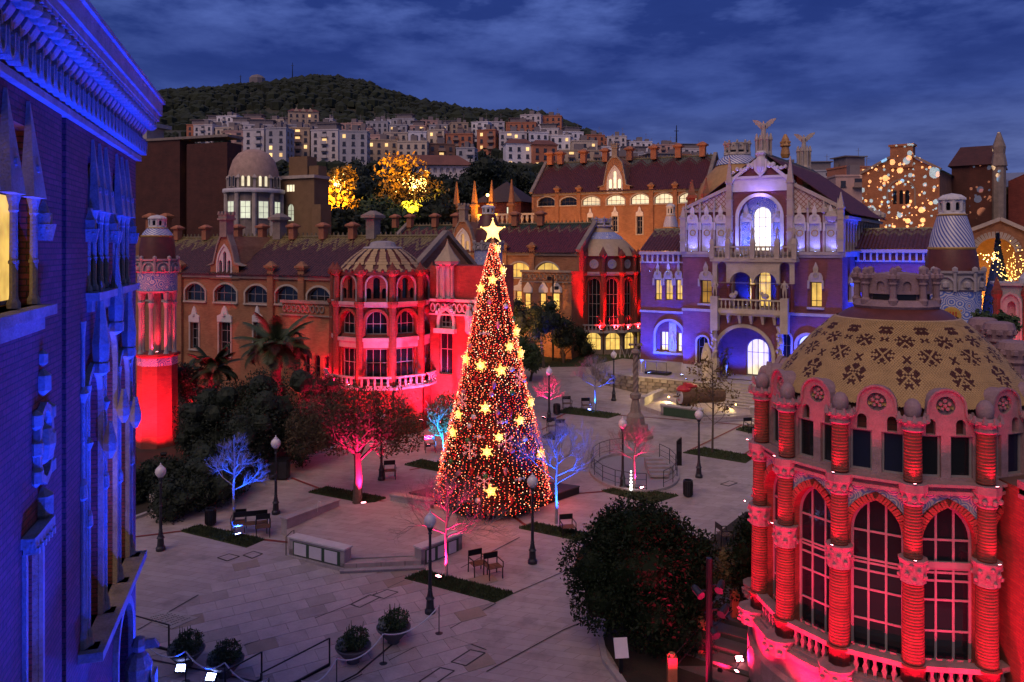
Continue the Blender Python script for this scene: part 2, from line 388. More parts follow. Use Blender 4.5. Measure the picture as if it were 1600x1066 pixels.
# paved plaza: pale limestone sheet on the same slope
def pavemat(name, col, var=.22):
    m, nt, bs = newmat(name); g = nd(nt, 'ShaderNodeNewGeometry').outputs['Position']; oi = nd(nt, 'ShaderNodeObjectInfo')
    n1 = noise(nt, g, .16, 5, .6); n2 = noise(nt, g, 2.2, 6, .7); n3 = noise(nt, g, 26, 3)
    f = ramp(nt, mth(nt, 'ADD', mth(nt, 'MULTIPLY', n1, .6), mth(nt, 'MULTIPLY', n2, .4)), [(.33, 1-var), (.62, 1.08)])
    mp = nd(nt, 'ShaderNodeMapping'); mp.inputs['Rotation'].default_value = (0, 0, R(27.5)); mp.inputs['Scale'].default_value = (.7, 1.4, 1); nt.links.new(g, mp.inputs[0])
    br = nd(nt, 'ShaderNodeTexBrick'); nt.links.new(mp.outputs[0], br.inputs['Vector']); br.inputs['Scale'].default_value = .55
    br.inputs['Color1'].default_value = (1, 1, 1, 1); br.inputs['Color2'].default_value = (.86, .84, .82, 1); br.inputs['Mortar'].default_value = (.62, .6, .58, 1); br.inputs['Mortar Size'].default_value = .006
    c = mixc(nt, 1.0, mixc(nt, 1.0, col, f, 'MULTIPLY'), br.outputs[0], 'MULTIPLY')
    st = ramp(nt, noise(nt, g, .75, 5, .6), [(.54, 0.0), (.68, .6)]); c = mixc(nt, st, c, tuple(x*.45 for x in col))
    nt.links.new(c, bs.inputs['Base Color']); bs.inputs['Roughness'].default_value = .62
    bump(nt, bs, mth(nt, 'ADD', n3, mth(nt, 'MULTIPLY', n2, .5)), .25, .01); return m
PAV = pavemat('plaza_limestone', (.43, .355, .34))
PAV2 = pavemat('terrace_stone', (.42, .37, .33))
def ground_quad(pts, dz): return [G(x, y)+Vector((0, 0, dz)) for x, y in pts]
b = MB(); P_ = [(-22, 8), (30, 8), (34, 50), (30, 66), (16, 71), (-4, 72), (-10, 66), (-26, 54)]
b.add([(x, y, gz(y)+.0) for x, y in P_], [tuple(range(len(P_)))])
struct(b.obj('plaza_pavement', PAV))
# individual flagstones of the near plaza (joints are real gaps)
SLM = [plain('flagstone_%s' % k, c, .6, .2, 1.6, .2, world=True) for k, c in (('pale', (.44, .36, .345)), ('rosy', (.405, .325, .30)), ('worn', (.35, .285, .26)), ('tan', (.30, .23, .175)))]
pf = put('flagstone_field', None, None, (0, 29.5, 0)); pf.rotation_euler = (math.atan(SL), 0, 0); pf['kind'] = 'structure'
sl_me = []
for m in SLM:
    b = MB(); b.box(-.50, .50, -.345, .345, -.05, .012); b.box(-.505, .505, -.35, .35, -.05, .009); sl_me.append(b.mesh('paving_slab', m))
ya = R(27.5); cnt = 0
cand = []
for i in range(-30, 31):
    for j in range(-40, 41):
        u = (i+(j % 2)*.5)*1.03; v = j*.715; x = u*cos(ya)-v*sin(ya)-6; y = u*sin(ya)+v*cos(ya)+4
        Y = 29.5+y
        if 25.6 < Y < 33.4 and -12 < x < -1.0 and x/Y*F+800 > 205: cand.append((Y, x, y))
cand.sort()
for Y, x, y in cand[:290]:
    k = random.random(); m = 0 if k < .55 else 1 if k < .78 else 2 if k < .92 else 3
    o = put('paving_slab', sl_me[m], pf, (x, y, random.uniform(-.003, .003)+.004), ya)
# ------------------------------------------------------------------ shared mouldings
def roofmat(name, base, pat1, pat2, zr, band=1.0, per=.9):
    """glazed tile roof: dark maroon with a zigzag of coloured tiles under the ridge (z measured in object space)"""
    m, nt, bs = newmat(name); tc = nd(nt, 'ShaderNodeTexCoord'); sp = nd(nt, 'ShaderNodeSeparateXYZ'); nt.links.new(tc.outputs['Object'], sp.inputs[0])
    tri = mth(nt, 'PINGPONG', sp.outputs[0], per/2); d = mth(nt, 'SUBTRACT', zr, sp.outputs[2])
    k = mth(nt, 'SUBTRACT', d, mth(nt, 'MULTIPLY', tri, band/(per/2)*.9))
    a = mth(nt, 'LESS_THAN', k, 0.05); a2 = mth(nt, 'LESS_THAN', mth(nt, 'ABSOLUTE', mth(nt, 'SUBTRACT', k, .3)), .11)
    n = noise(nt, tc.outputs['Object'], 5, 4); f = ramp(nt, n, [(.35, .5), (.65, 1.25)])
    st = mth(nt, 'GREATER_THAN', noise(nt, tc.outputs['Object'], 9, 1), .45)
    c = mixc(nt, a, base, pat1); c = mixc(nt, mth(nt, 'MULTIPLY', a2, st), c, pat2)
    nt.links.new(mixc(nt, 1.0, c, f, 'MULTIPLY'), bs.inputs['Base Color']); bs.inputs['Roughness'].default_value = .45
    bump(nt, bs, n, .4, .02); return m
def corrugated(b, x0, x1, y0, z0, y1, z1, step=.24, amp=.06, rows=1):
    """roof slope made of half round tile courses running down from the ridge"""
    n = max(2, int((x1-x0)/step)); d = Vector((0, y1-y0, z1-z0)).normalized(); nn = Vector((0, -d.z, d.y)); nn = nn if nn.z > 0 else -nn
    vs = []; K = 4
    for i in range(n*K+1):
        x = x0+(x1-x0)*i/(n*K); h = amp*abs(sin(pi*i/K))
        for r in range(rows+1):
            t = r/rows
            vs.append(Vector((x, y0+(y1-y0)*t, z0+(z1-z0)*t))+nn*(h))
    m = rows+1
    b.add(vs, [(i*m+r, (i+1)*m+r, (i+1)*m+r+1, i*m+r+1) for i in range(n*K) for r in range(rows)])
def chimney_mesh(h=1.3, w=.5, mat=TER):
    b = MB(); b.box(-w/2, w/2, -w/2, w/2, 0, h*.68); b.box(-w*.62, w*.62, -w*.62, w*.62, h*.68, h*.74)
    b.box(-w*.85, w*.85, -w*.85, w*.85, h*.74, h*.84); b.taper(0, 0, h*.84, h, w*.8, w*.8, w*.2, w*.2); return b.mesh('chimney', mat)
CHM = chimney_mesh(); CHS = chimney_mesh(1.7, .62, STD)
def pinnacle_mesh(h, w, mat):
    b = MB(); b.box(-w/2, w/2, -w/2, w/2, 0, h*.55); b.box(-w*.7, w*.7, -w*.7, w*.7, h*.55, h*.63); b.taper(0, 0, h*.63, h, w*.5, w*.5, .02, .02); b.ball((0, 0, h), w*.16, 6)
    return b.mesh('pinnacle', mat)
# ------------------------------------------------------------------ blue lit brick building on the left
LBF = Frame(212, 22, R(106.5)); lb = thing('brick_building', 'large red brick building washed in blue light along the left edge, with a corbelled cornice', 'building', LBF.o, LBF.yaw)
L0 = -17.0; ZC = LBF.at(228, 262)[1]+.15
uA1 = LBF.at(57, 340)[0]; uA0 = uA1-3.3; uB = [LBF.rect(137, 168, 268, 445), LBF.rect(176, 200, 268, 447)]
zs = LBF.at(160, 452)[1]; zAt = zs+4.15
holes = [[(uA0, zs), (uA1, zs), (uA1, zs+2.8), (uA0, zs+2.8)]]
for u, z0, w, h in uB: holes.append([(u-w/2, zs), (u+w/2, zs), (u+w/2, zs+2.8), (u-w/2, zs+2.8)])
# big lower window group
ua = LBF.at(127, 900)[0]; ub = LBF.at(197, 800)[0]; zl = LBF.at(160, 945)[1]; n3 = 3; wl = (ub-ua)/n3
hts = [7.0, 7.9, 6.9]
for i in range(n3): holes.append(shift(arch(wl*.86, hts[i]*.78, .8, 'point', 5), ua+wl*(i+.5), zl))
ud, zd = LBF.at(51, 1066); _, zdt = LBF.at(51, 838); holes.append([(ud-.45, zd-1), (ud+.35, zd-1), (ud+.35, zdt), (ud-.45, zdt)])
ug, zg = LBF.at(190, 1066); holes.append(shift(arch(1.9, 4.1, .95, 'round', 6), ug, zg-2.2))
# the dark rainwater recess is a real slot
us = LBF.at(100, 500)[0]; holes.append([(us-.16, -1), (us+.16, -1), (us+.16, ZC), (us-.16, ZC)])
b = MB(); b.panel([(L0, -2), (0, -2), (0, ZC+.9), (L0, ZC+.9)], holes, 0, .42); b.box(-.001, 0, .001, 12, -2, ZC+.9); b.box(L0, 0, 11.9, 12, -2, ZC+.9)
b.box(L0, -.1, .6, .7, -2, .5)
b.obj('wall', BRL, lb)
LBW = plain('lit_room_plaster', (.5, .36, .12), .8, .3, .6, .1)
bk = MB(); bk.box(L0, -.05, 1.6, 1.7, -2, ZC); bk.box(L0, -.05, .45, 1.7, zs-.3, zs-.1); bk.box(L0, -.05, .45, 1.7, zs-2.5, zs-2.3); bk.obj('inner_wall', LBW, lb)
gut = MB(); gut.box(us-.07, us+.07, .12, .26, 0, ZC-.1); gut.obj('downpipe', BLK, lb)
ZF = ZC+1.02
b = MB(); b.box(L0, .40, -.56, .1, ZF, ZF+.16); b.box(L0, .45, -.63, .1, ZF+.165, ZF+.5); b.box(L0, .50, -.70, .1, ZF+.505, ZF+.6); b.obj('cornice', STL, lb)
b = MB(); b.box(L0, .1, -.14, .08, ZC-.14, ZC-.02); b.obj('lower_cornice', STL, lb)
b = MB(); b.add([(L0, -.65, ZF+.61), (.45, -.65, ZF+.61), (.45, 5, ZF+2.6), (L0, 5, ZF+2.6)], [(0, 1, 2, 3)]); b.add([(.45, -.65, ZF+.61), (.45, 10, ZF+.61), (.45, 5, ZF+2.6)], [(0, 1, 2)]); b.obj('roof', plain('dark_roof', (.05, .03, .03)), lb)
sp_ = .40; nC = int(-L0/sp_)
b = MB(); pr = [(0.0, .52), (-.34, .52)]+[(-.34*cos(a*pi/12), .52-.46*sin(a*pi/12)) for a in range(1, 7)]
pts = [(y, z) for y, z in pr]; n = len(pts)
b.add([(-.13, y, z) for y, z in pts]+[(.13, y, z) for y, z in pts], [tuple(range(n)), tuple(range(2*n-1, n-1, -1))]+[(i, i+n, (i+1) % n+n, (i+1) % n) for i in range(n)])
b.box(-.16, .16, -.54, 0, .524, .60); b.ball((0, -.42, .40), .15, 10, .14); cor1 = b.mesh('bracket', STL)
b = MB(); b.ring([(-.15, .42), (-.14, .16), (-.09, .05), (0, 0), (.09, .05), (.14, .16), (.15, .42)], -.045, -.30, -.04, 'open')
b.panel([(-.15, .42), (-.14, .16), (-.09, .05), (0, 0), (.09, .05), (.14, .16), (.15, .42)], [], -.12, 0); b.box(-.2, -.12, -.22, -.002, .35, .62); cor2 = b.mesh('hanging_arch', STL)
for i in range(nC+1):
    u = -.18-i*sp_
    put('bracket', cor1, lb, (u, 0, ZC+.42)); put('hanging_arch', cor2, lb, (u, 0, ZC-.0))
def hood(u, w, z, h, proj=.42, name='window_hood'):
    b = MB(); m = w/2
    b.add([(-m, 0, 0), (m, 0, 0), (0, 0, h), (-m, -proj, 0), (m, -proj, 0), (0, -.05, h)], [(3, 4, 5), (1, 2, 5, 4), (0, 3, 5, 2), (0, 1, 4, 3)])
    b.ball((0, -proj*.6, h*.30), .09, 6); return b.obj(name, STL, lb, (u, -.002, z))
def column(parent, x, y, z0, z1, r, m, name='column', seg=8):
    h = z1-z0; b = MB(); b.lathe([(r*1.6, 0), (r*1.6, .08), (r*1.1, .14), (r, .2), (r, h*.38), (r*1.25, h*.385), (r*1.25, h*.41), (r, h*.415), (r*.92, h-.3), (r*1.2, h-.27), (r*1.1, h-.2), (r*1.7, h-.05), (r*1.75, h)], seg); return b.obj(name, m, parent, (x, y, z0), smooth=False)
def group_window(u0, u1, lit, n):
    w = (u1-u0)/n
    for i in range(n): hood(u0+w*(i+.5), w*.62, zs+1.7, 1.5, .2)
    for i in range(n+1): column(lb, u0+w*i+(.08 if i == 0 else -.08 if i == n else 0), .02, zs+.02, zs+1.75, .06, STL)
    for i in range(n): window(lb, u0+w*(i+.5), zs+.05, arch(w*.9, 2.75, .3, 'round', 4), FRD, lit, 1, (.62,), .3)
    b = MB(); b.box(u0-.18, u1+.18, -.26, .4, zs-.16, zs+.0); b.box(u0-.1, u1+.1, -.1, -.002, zs-.4, zs-.165); b.obj('sill', STL, lb)
    for x in (u0-.14, u1+.14):
        b = MB(); b.taper(0, -.16, -.35, .1, .08, .16, .14, .24); b.ball((0, -.24, -.05), .15, 8); b.box(-.12, .12, -.3, -.002, .1, .4); b.taper(0, -.12, .4, .75, .1, .14, .02, .03); b.obj('console', STL, lb, (x, 0, zs+1.25)).scale = (.55, .6, .6)
group_window(uA0, uA1, LIT, 3)
for u, z0, w, h in uB: group_window(u-w/2, u+w/2, GLS, 3)
for i in range(n3):
    u = ua+wl*(i+.5); hh = hts[i]*.78
    b = MB(); b.ring(arch(wl*.86, hh, .8, 'point', 5), .12, -.1, .02, False); b.obj('arch_moulding', STL, lb, (u, 0, zl))
    b = MB(); b.lathe([(.03, 0), (.16, .25), (.18, .6), (.09, 1.3), (.02, 1.9)], 6); b.ball((0, 0, .1), .2, 6); b.obj('finial', STL, lb, (u, -.2, zl+hh-.1))
    window(lb, u, zl+.02, arch(wl*.8, hh-.1, .8, 'point', 5), FRD, LIT if i else LITD, 2, (.5, .75), .36)
    b = MB(); b.lathe([(.05, 0), (.14, .18), (.15, .35), (.05, .8)], 6); b.obj('finial', STL, lb, (u+wl*.4, -.25, zl+hh*.62))
for i in range(n3+1):
    x = ua+wl*i; b = MB()
    for q, (dx, z1) in enumerate(((0, 6.5), (.12, 5.2))):
        rr_ = .55
        h = hts[min(i, 2)]*z1/7; b.lathe([(r_*rr_, z_) for r_, z_ in [(.2, 0), (.16, .25), (.09, .35), (.09, h*.45), (.17, h*.46), (.15, h*.5), (.085, h*.52), (.085, h*.75), (.19, h*.78), (.07, h*.8), (.07, h*.95), (.12, h)]], 9, (dx, -.03-.07*q, 0))
    b.box(-.12, .2, -.32, .0, -.25, 0); b.obj('clustered_column', STL, lb, (x, 0, zl))
b = MB(); b.box(ua-.3, ub+.3, -.45, .4, zl-.18, zl); b.obj('sill', STL, lb)
# carved cartouche
uc, zc = LBF.at(63, 693); b = MB()
b.ring([(.33*cos(a*pi/6), .55*sin(a*pi/6)) for a in range(12)], .12, -.1, .0); b.ball((0, -.03, 0), .2, 8, .36)
for dz, r in ((1.0, .16), (-1.0, .2), (1.4, .1)): b.ball((0, -.03, dz), r, 7, r*1.5)
for sx in (-1, 1):
    for dz in (.45, -.45, 0): b.ball((sx*.38, -.03, dz), .13, 6, .18)
b.obj('cartouche', STL, lb, (uc, -.005, zc))
b = MB(); b.box(-.62, .52, -.2, 0, zdt, zdt+.16)
for i in range(6): b.box(-.58+i*.18, -.5+i*.18, -.24, -.02, zdt-.1, zdt-.002)
b.box(-.56, -.45, -.06, .1, zd-1, zdt-.1); b.box(.35, .46, -.06, .1, zd-1, zdt-.1); b.obj('doorcase', STL, lb, (ud, 0, 0))
window(lb, ud-.05, zd-1, arch(.8, zdt-zd+1, 0), FRD, LITD, 1, (.6,), .3)
b = MB(); b.ring(arch(1.9, 4.1, .95, 'round', 6), .2, -.12, .02, False); b.obj('arch_moulding', STL, lb, (ug, 0, zg-2.2))
window(lb, ug, zg-2.2, arch(1.88, 4.08, .95, 'round', 6), FRD, GLB2, 2, (.5,), .38)
# knight relief on a bracket in front of the arch: mantle, shield, helmet with crest
b = MB(); b.lathe([(.30, 0), (.36, .25), (.30, .8), (.34, 1.15), (.22, 1.42), (.1, 1.5)], 10); b.ball((0, -.02, 1.68), .19, 8, .23); b.taper(0, -.28, 1.58, 1.78, .1, .22, .05, .1)
b.prism([(-.24, .5), (0, .1), (.24, .5), (.22, .95), (-.22, .95)], -.42, -.34); b.taper(0, .0, -.45, 0, .12, .12, .34, .34)
b.obj('knight_relief', STL, lb, (ug+.25, -.35, zg-.9))
uch = LBF.at(88, 40, 1.6)
b = MB(); b.box(-.85, .55, -.5, .6, 0, 4.2); b.obj('chimney', brickm('chimney_brick', (.2, .05, .05), (.15, .035, .03), (.08, .03, .03)), lb, (uch[0], 1.9, ZF+.4))
b = MB(); b.box(-1.0, .7, -.65, .75, 0, .15)
for i in range(5): b.ball((-.85+i*.35, -.66, -.08), .15, 7)
b.box(-1.15, .85, -.8, .9, .15, .5); b.obj('chimney_cap', STL, lb, (uch[0], 1.9, LBF.at(100, 40, 1.4)[1]+.25-.25))

# ------------------------------------------------------------------ pavilion kit
def long_pavilion(label, F0, u0, u1, z0, ze, zr, dep, wins, brick, roofm, gable=None, chims=(), lows=(), pane=GLS, glazed=None):
    t = thing('brick_pavilion', label, 'building', F0.o, F0.yaw)
    H = []; allw = []
    for (u, zb, w, h, rise, pn, cols) in wins: pts = arch(w, h, rise, 'round', 5); H.append(shift(pts, u, zb)); allw.append((u, zb, pts, pn, cols, (.5,) if cols < 4 else (.45,), rise))
    for (u, zb, w, h, rise, pn, cols) in lows: pts = arch(w, h, rise, 'point' if rise else 'round', 4); H.append(shift(pts, u, zb)); allw.append((u, zb, pts, pn, cols, (.4, .75), rise))
    b = MB(); b.panel([(u0, z0), (u1, z0), (u1, ze), (u0, ze)], H, 0, .35)
    b.box(u0, u0+.02, .001, dep, z0, ze); b.box(u1-.02, u1, .001, dep, z0, ze); b.box(u0, u1, dep-.02, dep, z0, ze); b.box(u0+.1, u1-.1, 1.2, 1.25, z0, ze)
    for x in (u0, u1-.3): b.add([(x, 0, ze), (x, dep, ze), (x, dep/2, zr), (x+.3, 0, ze), (x+.3, dep, ze), (x+.3, dep/2, zr)], [(0, 1, 2), (5, 4, 3), (0, 2, 5, 3), (1, 4, 5, 2)])
    b.obj('wall', brick, t)
    b = MB(); corrugated(b, u0+.3, u1-.3, -.35, ze+.05, dep/2, zr, .26, .07, 5); corrugated(b, u0+.3, u1-.3, dep+.3, ze+.05, dep/2, zr, .26, .07, 1); b.obj('roof', roofm, t)
    b = MB(); b.box(u0+.2, u1-.2, -.16, -.002, ze-.22, ze+.02); b.box(u0+.2, u1-.2, -.26, -.002, ze+.025, ze+.1); b.obj('eaves_moulding', STD, t)
    for x in (u0, u1):
        b = MB(); L = hypot(dep/2+.3, zr-ze)
        b.bar((x, -.3, ze+.25), (x, dep/2, zr+.3), .45, .3); b.bar((x, dep+.3, ze+.25), (x, dep/2, zr+.3), .45, .3); b.obj('verge_coping', STD, t)
    b = MB(); b.tube([(u0, dep/2, zr+.05), (u1, dep/2, zr+.05)], .12, 6)
    k = int((u1-u0)/.45)
    for i in range(k): b.taper(u0+.3+i*.45, dep/2, zr+.1, zr+.38, .1, .05, .03, .03)
    b.obj('ridge_tiles', plain('ridge_tiles', (.16, .12, .05), .4), t) if not 'ridge_tiles' in MATS else b.obj('ridge_tiles', MATS['ridge_tiles'], t)
    for (u, zb, pts, pn, cols, rows, rise) in allw:
        window(t, u, zb, pts, FRM if cols < 4 else FRD, pn, cols, rows, .24)
        b = MB(); b.ring(pts, .14, -.08, .01, False, .003); b.box(min(p[0] for p in pts)-.15, max(p[0] for p in pts)+.15, -.14, .03, -.13, -.003); b.obj('window_surround', STO, t, (u, 0, zb))
        if rise == 0:                     # carved hood above the narrow lower windows
            w = pts[1][0]*2; h = pts[2][1]; b = MB(); b.prism([(-w*.62, 0), (w*.62, 0), (w*.62, .45), (w*.3, .6), (w*.18, 1.0), (0, 1.25), (-w*.18, 1.0), (-w*.3, .6), (-w*.62, .45)], -.12, -.002); b.ball((0, -.1, .55), w*.17, 6); b.obj('window_hood', STW, t, (u, 0, zb+h+.05))
    for (x, yl, sc, kind) in chims:
        if kind == 'p':                   # pier between windows rising through the eaves
            b = MB(); b.box(-.28, .28, -.22, .1, z0, ze+.5); b.box(-.38, .38, -.32, .16, ze+.5, ze+.62); b.box(-.46, .46, -.4, .24, ze+.62, ze+.78); b.taper(0, -.08, ze+.78, ze+1.1, .36, .28, .08, .06); b.obj('pier', brick, t, (x, -.003, 0))
        else:
            o = put('chimney', CHS if kind == 's' else CHM, t, (x, yl, zr-.15 if kind != 'f' else ze+.5)); o.scale = (sc,)*3
    if gable:
        u, w, zt = gable; hw = w/2; zg0 = ze-.3; b = MB()
        outl = [(-hw, zg0), (hw, zg0), (hw, ze+.75), (hw*.72, ze+.85), (hw*.45, zt-.9), (.3, zt-.15), (-.3, zt-.15), (-hw*.45, zt-.9), (-hw*.72, ze+.85), (-hw, ze+.75)]
        gp = arch(w*.46, (zt-ze)*.72, (zt-ze)*.46, 'point', 6); b.panel(outl, [shift(gp, 0, ze-.02)], -.14, .3)
        b.add([(x, y, z) for y in (-.14, dep/2-.2) for x, z in outl[2:]], [(i, i+1, i+9, i+8) for i in range(7)]); b.obj('gable', brick, t, (u, -.004, 0))
        b = MB(); b.ring(outl[2:], .14, -.24, .3, 'open'); b.obj('gable_coping', STD, t, (u, 0, 0))
        b = MB(); b.ring(gp, .13, -.2, -.06, True, .002); b.panel(gp, [shift(arch(w*.11, (zt-ze)*k, .25, 'point', 4), dx, .06) for dx, k in ((-w*.15, .36), (0, .58), (w*.15, .36))], -.12, .2); b.obj('tracery', STW, t, (u, 0, ze-.02))
        b = MB(); b.add([(x, .1, z) for x, z in gp], [tuple(range(len(gp)))]); b.obj('pane', glazed or pane, t, (u, 0, ze-.02))
        b = MB(); b.box(-.36, .36, -.3, .42, 0, 1.3); b.box(-.48, .48, -.42, .54, 1.3, 1.45); b.box(-.42, .42, -.36, .48, 1.45, 1.7)
        for a, c in ((-.36, -.3), (0, -.3), (.36, -.3), (-.36, .42), (0, .42), (.36, .42)): b.taper(a, c, 1.7, 1.95, .12, .12, .08, .08)
        b.obj('gable_chimney', STD, t, (u, 0, zt-.2))
    return t
RF1 = roofmat('maroon_roof_ochre_zigzag', (.085, .028, .022), (.20, .15, .05), (.24, .18, .06), 14.35, .75, 1.5)
RF2 = roofmat('maroon_roof_green_zigzag', (.12, .022, .018), (.035, .055, .025), (.2, .15, .06), 16.0, .6, 1.15)
RF3 = roofmat('maroon_roof_wide_zigzag', (.10, .022, .018), (.12, .12, .09), (.10, .09, .06), 25.6, .9, 2.2)
# -- left pavilion behind the red octagon
YW = R(-27.5)
F1 = Frame(520, 56, YW); gr = 1.5
def row(Fm, boxes, rise, pn, cols, yl=0):
    o = []
    for q in boxes:
        u, z, w, h = Fm.rect(*q[:4], yl); o.append((u, z, w, h, h*rise if rise else 0, q[4] if len(q) > 4 else pn, cols))
    return o
w1 = row(F1, [(228, 258, 442, 469), (290, 321, 443, 470), (336, 370, 444, 472), (384, 419, 446, 474), (431, 467, 447, 475), (481, 516, 449, 477)], .42, GLS, 3)
l1 = row(F1, [(298, 311, 504, 545), (343, 361, 504, 556), (397, 409, 504, 545)], 0, GLS, 2)
u0 = F1.at(196, 450)[0]; u1 = F1.at(640, 450)[0]
ch = [(F1.at(x, 350, 4.2)[0], 4.2, 1.0, 'c') for x in (278, 322, 372, 410, 458, 505, 551)]+[(F1.at(x, 450)[0], 0, 1, 'p') for x in (283, 425, 473)]+[(F1.at(x, 350, 4.5)[0], 4.5, 1.25, 's') for x in (583, 437)]
lp1 = long_pavilion('long brick pavilion with ochre zigzag roof tiles, behind the big palm', F1, u0, u1, gr, 11.45, 14.35, 9, w1, BR, RF1, (F1.at(353, 450)[0], 3.0, 14.55), ch, l1)
# low wing with a frieze parapet joining the octagon
ux, zx = F1.at(441, 470, -1.6); uy, zy = F1.at(520, 470, -1.6)
b = MB(); b.panel([(ux, gr), (uy, gr), (uy, zx), (ux, zx)], [shift(arch(.5, 1.6, .2), ux+(uy-ux)*k, 4.6) for k in (.3, .5, .7, .9)], -1.6, .3); b.box(ux, ux+.02, -1.59, 0, gr, zx); b.box(ux, uy, -1.59, 0, zx-.1, zx); b.obj('low_wing', BR, lp1)
b = MB(); b.box(ux-.1, uy, -1.72, -1.602, zx-1.0, zx-.9); b.box(ux-.1, uy, -1.74, -1.602, zx-.12, zx+.08)
for i in range(9): b.ring([(ux+.3+i*.42+.14*cos(a*pi/4), zx-.5+.2*sin(a*pi/4)) for a in range(8)], .06, -1.7, -1.602)
b.obj('frieze', STD, lp1)
for k in (.3, .5, .7, .9): window(lp1, ux+(uy-ux)*k, 4.6, arch(.5, 1.6, .2), FRD, GLS, 1, (.5,), -1.4)
# -- middle pavilion
F2 = Frame(880, 77, YW)
w2 = row(F2, [(645, 680, 408, 432, LITD), (707, 742, 408, 431, LITP), (795, 828, 410, 434, LIT), (838, 873, 410, 434, LIT), (612, 633, 408, 433, GLS)], .42, LIT, 3)
l2 = row(F2, [(806, 826, 455, 490, LIT), (846, 852, 461, 482, LIT), (866, 873, 461, 482, LIT)], 0, LIT, 2)
ch = [(F2.at(x, 350, 4.2)[0], 4.2, 1.2, 'c') for x in (618, 641, 680, 713, 805, 845)]+[(F2.at(x, 400)[0], 0, 1.0, 'p') for x in (662, 789, 832)]
LITG = glow('gable_lit_glass', (1, .6, .25), .55, .4)
lp2 = long_pavilion('middle brick pavilion with yellow lit arched windows directly behind the Christmas tree top', F2, F2.at(600, 400)[0], F2.at(905, 400)[0], 2.5, 13.0, 16.0, 9, w2, BR, RF2, (F2.at(724, 400)[0], 3.6, 16.4), ch, l2, LIT, LITG)
ux, zx = F2.at(815, 423, -2); uy, _ = F2.at(893, 423, -2)
b = MB(); b.box(ux, uy, -2, -.01, 2.5, zx); b.obj('low_wing', BR, lp2)
b = MB(); b.box(ux-.1, uy, -2.12, -2.002, zx-1.1, zx-.98); b.box(ux-.1, uy, -2.14, -2.002, zx-.14, zx+.08)
for i in range(11): b.ring([(ux+.3+i*.45+.15*cos(a*pi/4), zx-.55+.22*sin(a*pi/4)) for a in range(8)], .06, -2.1, -2.002)
b.obj('frieze', STD, lp2)
for x0, x1 in ((846, 853), (865, 874), (822, 829)):
    u, z, w, h = F2.rect(x0, x1, 458, 484, -2); window(lp2, u, z, arch(w*1.3, h, 0), FRD, LIT, 1, (.5,), -2.03)
    b = MB(); b.prism([(-w, 0), (w, 0), (w, .4), (0, 1.1), (-w, .4)], -.1, -.01); b.obj('window_hood', STW, lp2, (u, -2.0, z+h+.05))
# -- upper back pavilion
F3 = Frame(1090, 100, YW)
bx = [(841, 867, 308, 322), (876, 902, 308, 321), (910, 937, 307, 321), (948, 976, 305, 320), (986, 1014, 303, 319), (1023, 1052, 302, 318), (1061, 1090, 301, 317)]
w3 = row(F3, bx, .42, LITP, 4); pns = [GLS, GLS, LITP, LITP, LITP, LITP, LITP]
w3 = [w[:5]+(p, 4) for w, p in zip(w3, pns)]
l3 = row(F3, [(919, 926, 340, 360), (957, 965, 338, 362), (995, 1004, 338, 366)], 0, GLS, 2)
ch = [(F3.at(x, 270, 4.2)[0], 4.2, 1.5, 'c') for x in (860, 876, 912, 946, 984, 1022, 1060, 1098)]+[(F3.at(x, 300)[0], 0, 1.3, 'p') for x in (871, 905, 1018, 1055)]
lp3 = long_pavilion('upper orange brick pavilion with glowing arched windows, highest of the three long pavilions', F3, F3.at(831, 300)[0], F3.at(1104, 300)[0], 5, 20.9, 25.6, 9.5, w3, BR, RF3, (F3.at(961, 300)[0], 4.2, 25.6), ch, l3, LITP)
b = MB(); bu0 = F3.at(700, 340, -3)[0]; bu1 = F3.at(836, 340, -3)[0]; zt = F3.at(760, 352, -3)[1]
b.box(bu0, bu1, -3, 2, 4, zt); b.obj('low_wing', BR, lp3)
b = MB(); b.box(bu0, bu1, -3.2, -2.9, zt+1.3, zt+1.55)
for i in range(18):
    x = bu0+.4+i*(bu1-bu0-.8)/17; b.lathe([(.2, 0), (.12, .4), (.24, .9), (.15, 1.3)], 6, (x, -3.05, zt))
b.obj('balustrade', STO, lp3)
for x in (714, 742, 769, 800):
    u = F3.at(x, 330, -3)[0]; b = MB(); b.box(-.35, .35, -.35, .35, -3, 2.6); b.box(-.5, .5, -.5, .5, 2.6, 2.9); b.taper(0, 0, 2.9, 6.2, .35, .35, .05, .05); b.obj('pinnacle', BR, lp3, (u, -3.1, zt))
u = F3.at(790, 330, 3)[0]
b = MB(); b.box(-4, 3.5, 0, 6, 5, zt+3.4); b.obj('annex', BRR, lp3, (u, 1, 0))
b = MB(); b.add([(-4.2, -.3, zt+3.4), (3.8, -.3, zt+3.4), (3.8, 6, zt+3.4), (-4.2, 6, zt+3.4), (-.2, 2.8, zt+6.6)], [(0, 1, 4), (1, 2, 4), (2, 3, 4), (3, 0, 4)]); b.obj('annex_roof', MATS['dark_roof'], lp3, (u, 1, 0))
for dx in (-2.4, -1.2, 1.6): window(lp3, u+dx, zt+.8, arch(.7, 1.9, 0), FRM, LITW, 2, (.5,), .97)
